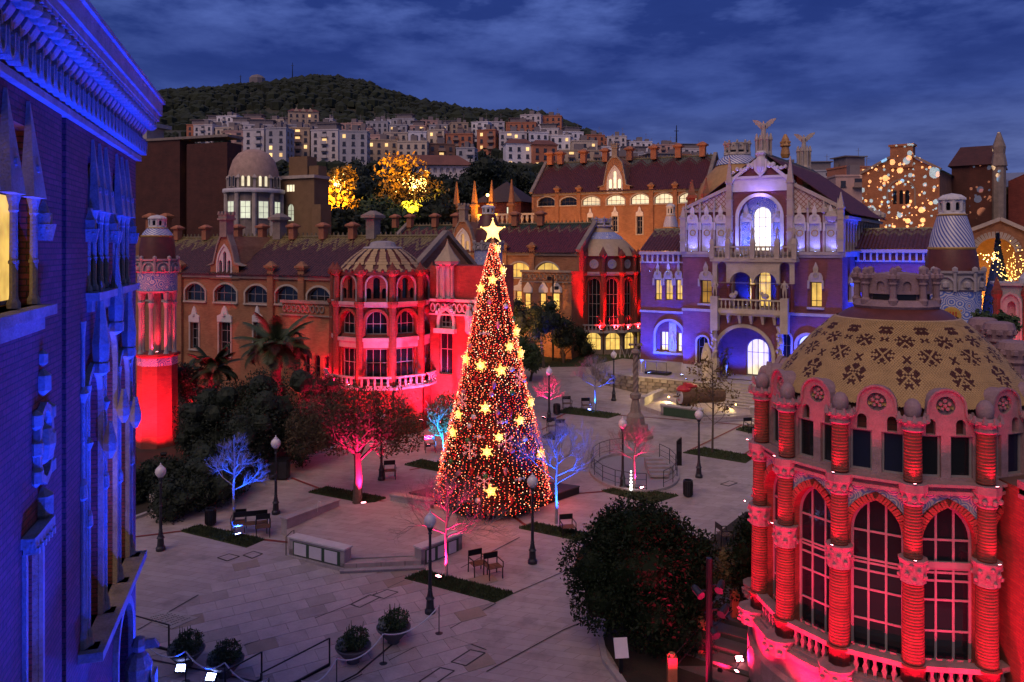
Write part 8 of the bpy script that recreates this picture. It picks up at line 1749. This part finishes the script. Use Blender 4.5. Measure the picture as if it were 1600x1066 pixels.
# log figure with red cap
p = G(1082, 640, .55); o = thing('log_figure', 'giant Christmas log figure with painted face and red cap standing on the far stage', 'log figure', p, R(12))
WD = plain('bark_log', (.16, .09, .045), .9, .4, 5, .6); b = MB(); b.tube([(-.9, 0, .95), (-.5, 0, 1.0), (.5, 0, .98), (1.5, 0, .92), (2.3, 0, .9)], [.55, .57, .55, .5, .46], 14); b.obj('log', WD, o)
b = MB(); b.X = Matrix.Translation((-.93, 0, .95)) @ Matrix.Rotation(-pi/2, 4, 'Y'); b.lathe([(.52, 0), (.50, .06), (0, .09)], 20); b.obj('face', STW, o)
for y in (-.18, .18): b = MB(); b.ball((-1.03, y, 1.08), .06, 8); b.obj('eye', BLK, o)
b = MB(); b.tube([(-.98, 0, .95), (-1.45, 0, .98)], [.07, .04], 7); b.obj('nose', WD, o)
b = MB(); b.tube([(-1.0, -.16, .74), (-1.02, 0, .68), (-1.0, .16, .74)], .025, 5); b.obj('mouth', RDP, o)
b = MB(); b.lathe([(.50, 0), (.52, .12), (.46, .2), (.30, .32), (0, .36)], 14, (-.65, 0, 1.35)); b.tube([(-.6, 0, 1.62), (-.1, 0, 1.62), (.35, .1, 1.58)], [.3, .22, .1], 8); b.obj('red_cap', RDP, o)
for x, y in ((-.55, -.25), (-.55, .25), (-.05, -.25), (-.05, .25)): b = MB(); b.tube([(x, y, .6), (x-.05, y*1.2, -.05)], [.07, .06], 6); b.obj('leg', WD, o)
p = G(1068, 634, .5); o = thing('loudspeaker', 'black box loudspeaker beside the log figure on the far stage', 'speaker', p, .2); b = MB(); b.box(-.42, .42, -.3, .3, 0, 1.05); b.obj('body', BLK, o); b = MB(); b.box(-.36, .36, -.32, -.302, .08, .97); b.obj('grille', IRN, o)
# ------------------------------------------------------------------ stone cross column
p = G(993, 682); s = 1.0; o = thing('cross_column', 'tall twisted stone column topped by a cross on a stepped pedestal', 'monument', p); hh = (682-530)/F*p.y
for i, (w, z0, z1) in enumerate(((1.15, -.1, .16), (.95, .16, .42))): b = MB(); b.lathe([(w, z0), (w, z1-.02), (w-.04, z1-.002)], 8, a0=pi/8, a1=2*pi+pi/8); b.obj('step', STD, o)
k = hh/7.6
b = MB(); b.lathe([(.78, .42), (.80, .9*k), (.62, 1.0*k), (.56, 1.6*k), (.36, 1.9*k), (.30, 2.4*k), (.22, 2.9*k)], 8, a0=pi/8, a1=2*pi+pi/8); b.obj('pedestal', STD, o)
for i in range(8): a = i*pi/4; b = MB(); b.tube([(.72*cos(a), .72*sin(a), .42), (.70*cos(a), .70*sin(a), .95*k)], .09, 6); b.obj('colonnette', STD, o)
b = MB(); pts = []
b.lathe([(.22, 2.9*k), (.34, 3.0*k), (.36, 3.3*k), (.2, 3.45*k)], 10)
for q in range(3): b.tube([(.09*cos(i*.55+q*2.09), .09*sin(i*.55+q*2.09), 3.4*k+i*.13*k) for i in range(24)], .10, 6)
b.lathe([(.16, 6.4*k), (.3, 6.55*k), (.26, 6.75*k), (.1, 6.85*k)], 10); b.obj('twisted_shaft', STD, o)
b = MB(); b.box(-.06, .06, -.06, .06, 6.8*k, 7.6*k); b.box(-.34, .34, -.06, .06, 7.1*k, 7.24*k)
for x, z in ((-.36, 7.17*k), (.36, 7.17*k), (0, 7.62*k)): b.ball((x, 0, z), .10, 6)
b.obj('cross', STD, o)
# ------------------------------------------------------------------ round stairwell with railings
cw = G(990, 738); o = thing('stairwell', 'oval sunken stairwell with curved metal railings and a few steps', 'stairwell', cw); rx, ry = 2.35, 3.0
def el(a, rx_=rx, ry_=ry): x, y = rx_*cos(a), ry_*sin(a); return Vector((x, y, y*SL))
b = MB()
for i in range(36): b.bar(el(i*pi/18)+Vector((0, 0, .06)), el((i+1)*pi/18)+Vector((0, 0, .06)), .26, .16)
b.obj('kerb', STG, o)
b = MB(); b.add([tuple(el(i*pi/18, rx*.94, ry*.94)+Vector((0, 0, .02))) for i in range(36)], [tuple(range(36))]); b.obj('pit_floor', plain('pit_paving', (.30, .27, .28), .6, .1), o)
b = MB(); b.add([tuple(el(a, rx*.93, ry*.93)+Vector((0, 0, .024))) for a in [R(-70)+i*R(14) for i in range(11)]], [tuple(range(11))]); b.obj('pit_shadow_step', DRN, o) if 0 else None
for i in range(5): b = MB(); b.box(.75, 2.0-.12*abs(i-2), -1.1+i*.42, -.72+i*.42, .03, .05+.11*(i+1)); b.obj('step', STG, o)
def railrun(a0, a1, n, nm='railing'):
    b = MB(); A_ = [a0+(a1-a0)*i/n for i in range(n+1)]
    for i in range(n):
        for z in (.35, .65, .98): b.bar(el(A_[i])+Vector((0, 0, z)), el(A_[i+1])+Vector((0, 0, z)), .016 if z < .9 else .026)
    b.obj(nm, IRN, o)
    for a in A_: b = MB(); b.bar(el(a)+Vector((0, 0, .1)), el(a)+Vector((0, 0, .98)), .035); b.obj('railing_post', IRN, o)
railrun(R(95), R(275), 9); railrun(R(-60), R(40), 5)
p = G(986, 770); t = thing('lit_column_lamp', 'slim white glowing ornamental light column at the stairwell edge', 'lamp', p); b = MB()
for i in range(6): b.ball((0, 0, .2+i*.18), .09-.008*i, 7)
b.obj('glass_beads', glow('white_glow', (1, .95, .85), 5), t); b = MB(); b.lathe([(.12, 0), (.1, .1), (.03, .12)], 8); b.obj('foot', IRN, t)
# ------------------------------------------------------------------ planters, ropes, guard rails, blue floods at the bottom
def planter(px, py, lab, seed):
    random.seed(seed); p = G(px, py); t = thing('planter_bowl', lab, 'planter', p, 0, 'planted bowls at the bottom of the plaza')
    b = MB(); b.smooth = True; b.lathe([(.22, 0), (.2, .06), (.42, .30), (.58, .48), (.60, .54), (.55, .54), (.45, .42), (0, .40)], 20); b.obj('bowl', plain('bowl_stone', (.10, .09, .10), .7, .2) if 'bowl_stone' not in MATS else MATS['bowl_stone'], t)
    b = MB(); crown_cloud(b, [(.1, 0, .78, .40, .8), (-.25, .05, .62, .28, .7)], 1400, .05)
    for _ in range(26): a = random.uniform(0, 6.3); r = random.uniform(0, .3); x, y = r*cos(a), r*sin(a); b.tube([(x, y, .5), (x*1.3, y*1.3, .9+random.random()*.35)], [.02, .008], 4, False)
    b.obj('plant', SILG, t); b = MB(); crown_cloud(b, [(-.3, -.1, .6, .22, .8)], 260, .06); b.obj('silver_plant', plain('silver_leaves', (.16, .19, .17), .8, .3) if 'silver_leaves' not in MATS else MATS['silver_leaves'], t)
planter(291, 1040, 'planted bowl at bottom left above the left blue floodlight', 1); planter(352, 1056, 'planted bowl at bottom left above the right blue floodlight', 2); planter(552, 1034, 'planted bowl behind the rope, left of the nearest lamp', 3); planter(615, 1003, 'planted bowl closest to the nearest lamp', 4)
for px, py, lab in ((283, 1052, 'left of the two bright blue floodlights on the ground at bottom left'), (330, 1066, 'right of the two bright blue floodlights on the ground at bottom left')):
    p = G(px, py, .1); flood(p, Vector((-10.6, 18, 7)), BLU, 3000, lab, 70, sz=.32)
ROPE = plain('white_rope', (.6, .56, .58), .8, .1)
def rope(pts, lab, hp=1.0):
    P = [G(*p) for p in pts]; t = thing('rope_barrier', lab, 'rope barrier', P[0]); o0 = P[0]
    for q in P: b = MB(); b.tube([q-o0, q-o0+Vector((0, 0, hp))], .018, 5); b.lathe([(.14, 0), (.14, .02), (.03, .03)], 10, tuple(q-o0)); b.obj('post', IRN, t)
    for a, c in zip(P, P[1:]):
        pts_ = [(a.lerp(c, i/10)-o0)+Vector((0, 0, hp-.02-.34*(1-(2*i/10-1)**2))) for i in range(11)]; b = MB(); b.tube(pts_, .022, 6); b.obj('rope', ROPE, t)
rope([(686, 990), (599, 1037), (526, 1078), (470, 1115)], 'white rope on thin posts sagging past the two right planters'); rope([(222, 1048), (290, 1066), (351, 1085), (420, 1112)], 'white rope on thin posts before the two left planters')
def guard(pts, lab):
    P = [G(*p) for p in pts]; o0 = P[0]; t = thing('guard_rail', lab, 'guard rail', o0)
    for a, c in zip(P, P[1:]):
        b = MB(); b.bar(a-o0+Vector((0, 0, .05)), c-o0+Vector((0, 0, .05)), .05, .07); b.obj('bottom_rail', BLK, t); b = MB(); b.bar(a-o0+Vector((0, 0, .9)), c-o0+Vector((0, 0, .9)), .04, .03); b.obj('top_rail', BLK, t)
    for a in P: b = MB(); b.bar(a-o0, a-o0+Vector((0, 0, .9)), .045); b.obj('post', BLK, t)
guard([(515, 1040), (408, 1098)], 'black metal guard rail at bottom centre left, before the right pair of planters'); guard([(264, 1018), (205, 1001)], 'black guard rail corner beside the left brick building'); guard([(409, 1063), (352, 1095)], 'short black guard rail right of the left pair of planters')
for a, c in (((558, 1054), (470, 1100)), ((515, 1041), (420, 1090)), ((640, 985), (558, 1054)), ((205, 1003), (264, 1018)), ((205, 1025), (420, 1070))): strip(a, c, .08, BLK, 'drain_channel', .02)
# ------------------------------------------------------------------ foreground mast with projectors, ramp, posts at bottom right
p = G(1108, 1066+70); t = thing('projector_mast', 'dark mast carrying several theatre projectors before the evergreen tree', 'mast', p); ztop = CH-(872-HY)/F*p.y-p.z
b = MB(); b.tube([(0, 0, 0), (0, 0, ztop)], [.10, .09], 10); b.obj('pole', BLK, t)
for dx, z, r in ((-.35, ztop-.95, .4), (.32, ztop-.8, -.5), (.42, ztop-1.5, -.7), (.1, ztop-2.1, .3)):
    b = MB(); b.X = Matrix.Translation((dx, -.05, z)) @ Matrix.Rotation(r, 4, 'Z') @ Matrix.Rotation(1.9, 4, 'X'); b.lathe([(.08, -.2), (.11, -.1), (.11, .16), (.13, .2)], 10); b.obj('projector', IRN, t)
    b = MB(); b.bar((0, 0, z), (dx, 0, z), .04); b.obj('arm', BLK, t)
b = MB(); b.box(.45, .62, -.12, .12, ztop-4.6, ztop-4.2); b.bar((0, 0, ztop-4.4), (.5, 0, ztop-4.4), .03); b.obj('junction_box', BLK, t)
rp = thing('entrance_ramp', 'dark stepped ramp with railings and red lit posts below the rotunda', 'ramp', G(1120, 1000)); o0 = rp.location.copy(); RM = plain('dark_slate_step', (.13, .10, .10), .6, .3, 3, .3)
a_, b_ = G(1080, 1066)-o0, G(1180, 930)-o0; d_ = (b_-a_); rz = atan2(d_.y, d_.x)
for i in range(9): b = MB(); b.box(-.35, .32, -1.5, 1.2, -.2, .02+.06*i); q = a_.lerp(b_, i/8); b.obj('step', RM, rp, q+Vector((0, 0, -.05)), rz)
for (px, py), h in (((1148, 975), 1.15), ((1095, 1022), 1.15), ((1050, 1075), 1.0)):
    q = G(px, py)-o0; b = MB(); b.box(-.14, .14, -.14, .14, 0, h); b.lathe([(.14, h), (.1, h+.1), (0, h+.14)], 8); b.obj('post', TER, rp, q)
for z in (.55, .95): b = MB(); b.tube([G(1050, 1075)-o0+Vector((0, 0, z)), G(1095, 1022)-o0+Vector((0, 0, z)), G(1148, 975)-o0+Vector((0, 0, z)), G(1190, 940)-o0+Vector((0, 0, z))], .02, 6); b.obj('handrail', IRN, rp)
b = MB(); b.tube([G(1150, 1090)-o0+Vector((0, 0, .9)), G(1178, 1040)-o0+Vector((0, 0, .9)), G(1183, 1010)-o0+Vector((0, 0, .9))], .02, 6); b.obj('handrail', IRN, rp)
flood(G(1155, 1036, .05), RC+Vector((-4.1, -1.5, 3.2)), RED, 700, 'bright red floodlight on the ramp aimed at the near rotunda', 90, sz=.26)
flood(G(1125, 1050, .05), G(1140, 985, .6), RED, 160, 'small red floodlight low on the ramp beside the posts', 120, sz=.14)
b = MB(); P_ = [G(940, 1000), G(985, 880), G(1100, 850), G(1165, 800), G(1400, 800), G(1400, 1250), G(1010, 1120)]; b.add([q+Vector((0, 0, .02)) for q in P_], [tuple(range(7))]); struct(b.obj('planting_bed_soil', MATS['soil']))
b = MB()
for a, c in (((938, 1000), (984, 878)), ((938, 1000), (945, 1035)), ((945, 1035), (1010, 1120))): b.bar(G(*a)+Vector((0, 0, .07)), G(*c)+Vector((0, 0, .07)), .2, .16)
b.obj('planting_bed_kerb', STG)['kind'] = 'structure'
# ------------------------------------------------------------------ person in the porch, small platform with lights on the terrace, floodlight mast
pp = FC.w(ga[0]-1.75, .9, zc0+.02); person = figure('person', plain('dark_coat', (.012, .012, .016), .8, .2), None, pp, .6, 1.66); tag(person, 'person in dark coat and pale trousers standing inside the porch beside the blue light', 'person')
b = MB(); b.smooth = True; b.lathe([(.115, .08), (.13, .45), (.19, .86), (.17, .95)], 10, cap=False); b.obj('trousers', plain('pale_cloth', (.4, .4, .42), .8, .1), person)
b = MB(); b.smooth = True; b.ball((0, -.03, 1.63), .10, 10, .12); b.obj('hair', BLK, person)
b = MB(); b.smooth = True; b.ball((0, -.075, 1.60), .075, 10, .10); b.ball((0, -.15, 1.59), .015, 5); b.ball((-.03, -.14, 1.62), .01, 5); b.ball((.03, -.14, 1.62), .01, 5); b.obj('face', plain('skin', (.35, .2, .14), .6, .1), person)
q = FC.w(-1.9, -.6, zc0); t = thing('small_podium', 'low dark podium with thin rails and a white stand on the terrace at left', 'podium', q, FC.yaw); b = MB(); b.box(-.9, 1.0, -.5, .5, 0, .18); b.obj('deck', BLK, t)
for x in (-.85, .1, .95): b = MB(); b.bar((x, -.45, .18), (x, -.45, 1.0), .03); b.obj('post', IRN, t)
b = MB(); b.bar((-.85, -.45, 1.0), (.95, -.45, 1.0), .03); b.obj('rail', IRN, t); b = MB(); b.lathe([(.16, 0), (.05, .06), (.05, .9), (.16, .95), (.16, 1.05)], 8, (-1.4, 0, 0)); b.obj('white_stand', STW, t)
for px, Y, yt, lab in ((864, 74, 430, 'thin dark mast with floodlights before the middle pavilion wing'), (508, 55, 470, 'thin dark mast at the left side of the red round pavilion')):
    q = Vector(((px-800)/F*Y, Y, gz(Y))); h = CH-(yt-HY)/F*Y-q.z; t = thing('floodlight_mast', lab, 'mast', q); b = MB(); b.tube([(0, 0, 0), (0, 0, h)], [.10, .07], 7); b.obj('pole', BLK, t)
    for i in range(3): b = MB(); b.box(-.2, .2, -.16, .12, -.16, .16); b.bar((0, 0, 0), (-.3 if i % 2 else .3, 0, 0), .05); b.obj('floodlight_head', BLK, t, (.32 if i % 2 else -.32, 0, h-.3-i*.9))
t = thing('script_sign', 'white wire lettering sculpture on the grass left of the ornate pavilion', 'sculpture', G(985, 562)); b = MB()
b.tube([(-1.0, 0, .2), (-.9, 0, 1.3), (-.5, 0, .2), (-.3, 0, 1.0), (-.1, 0, .2), (.2, 0, .9), (.4, 0, .3), (.6, 0, 1.2), (.9, 0, .2), (1.2, 0, 1.6)], .06, 6); b.obj('wire', STW, t)

# ------------------------------------------------------------------ amber ground lights washing the pavilions behind
for k, (Fm, px, yl, z, zt, pw) in enumerate(((F3, 850, -14, 8, 17, 5200), (F3, 930, -14, 8, 17, 5200), (F3, 1030, -14, 8, 17, 5200), (F2, 790, -9, 3.5, 10, 2600), (F2, 860, -9, 3.5, 10, 2600), (F2, 690, -9, 3.5, 10, 2000))):
    u = Fm.at(px, 380)[0]; flood(Fm.w(u, yl, z), Fm.w(u, 0, zt), (1, .42, .12), pw, 'amber floodlight washing the '+('upper' if Fm is F3 else 'middle')+' brick pavilion', 110, sz=.3, group='amber floodlights before the back pavilions')
# ------------------------------------------------------------------ labels of repeated lamps: place in their row
nm_ = ['first', 'second', 'third', 'fourth', 'fifth', 'sixth', 'seventh', 'eighth', 'ninth', 'tenth', 'eleventh', 'twelfth', 'thirteenth', 'fourteenth']
by = {}
for o in COL.objects:
    if o.parent is None and o.get('label') and o.name.startswith('floodlight'): by.setdefault(o['label'], []).append(o)
for lab, os_ in by.items():
    if len(os_) > 1:
        os_.sort(key=lambda o: o.location.x/max(1, o.location.y))
        for i, o in enumerate(os_): o['label'] = lab+', '+nm_[i]+' from left'
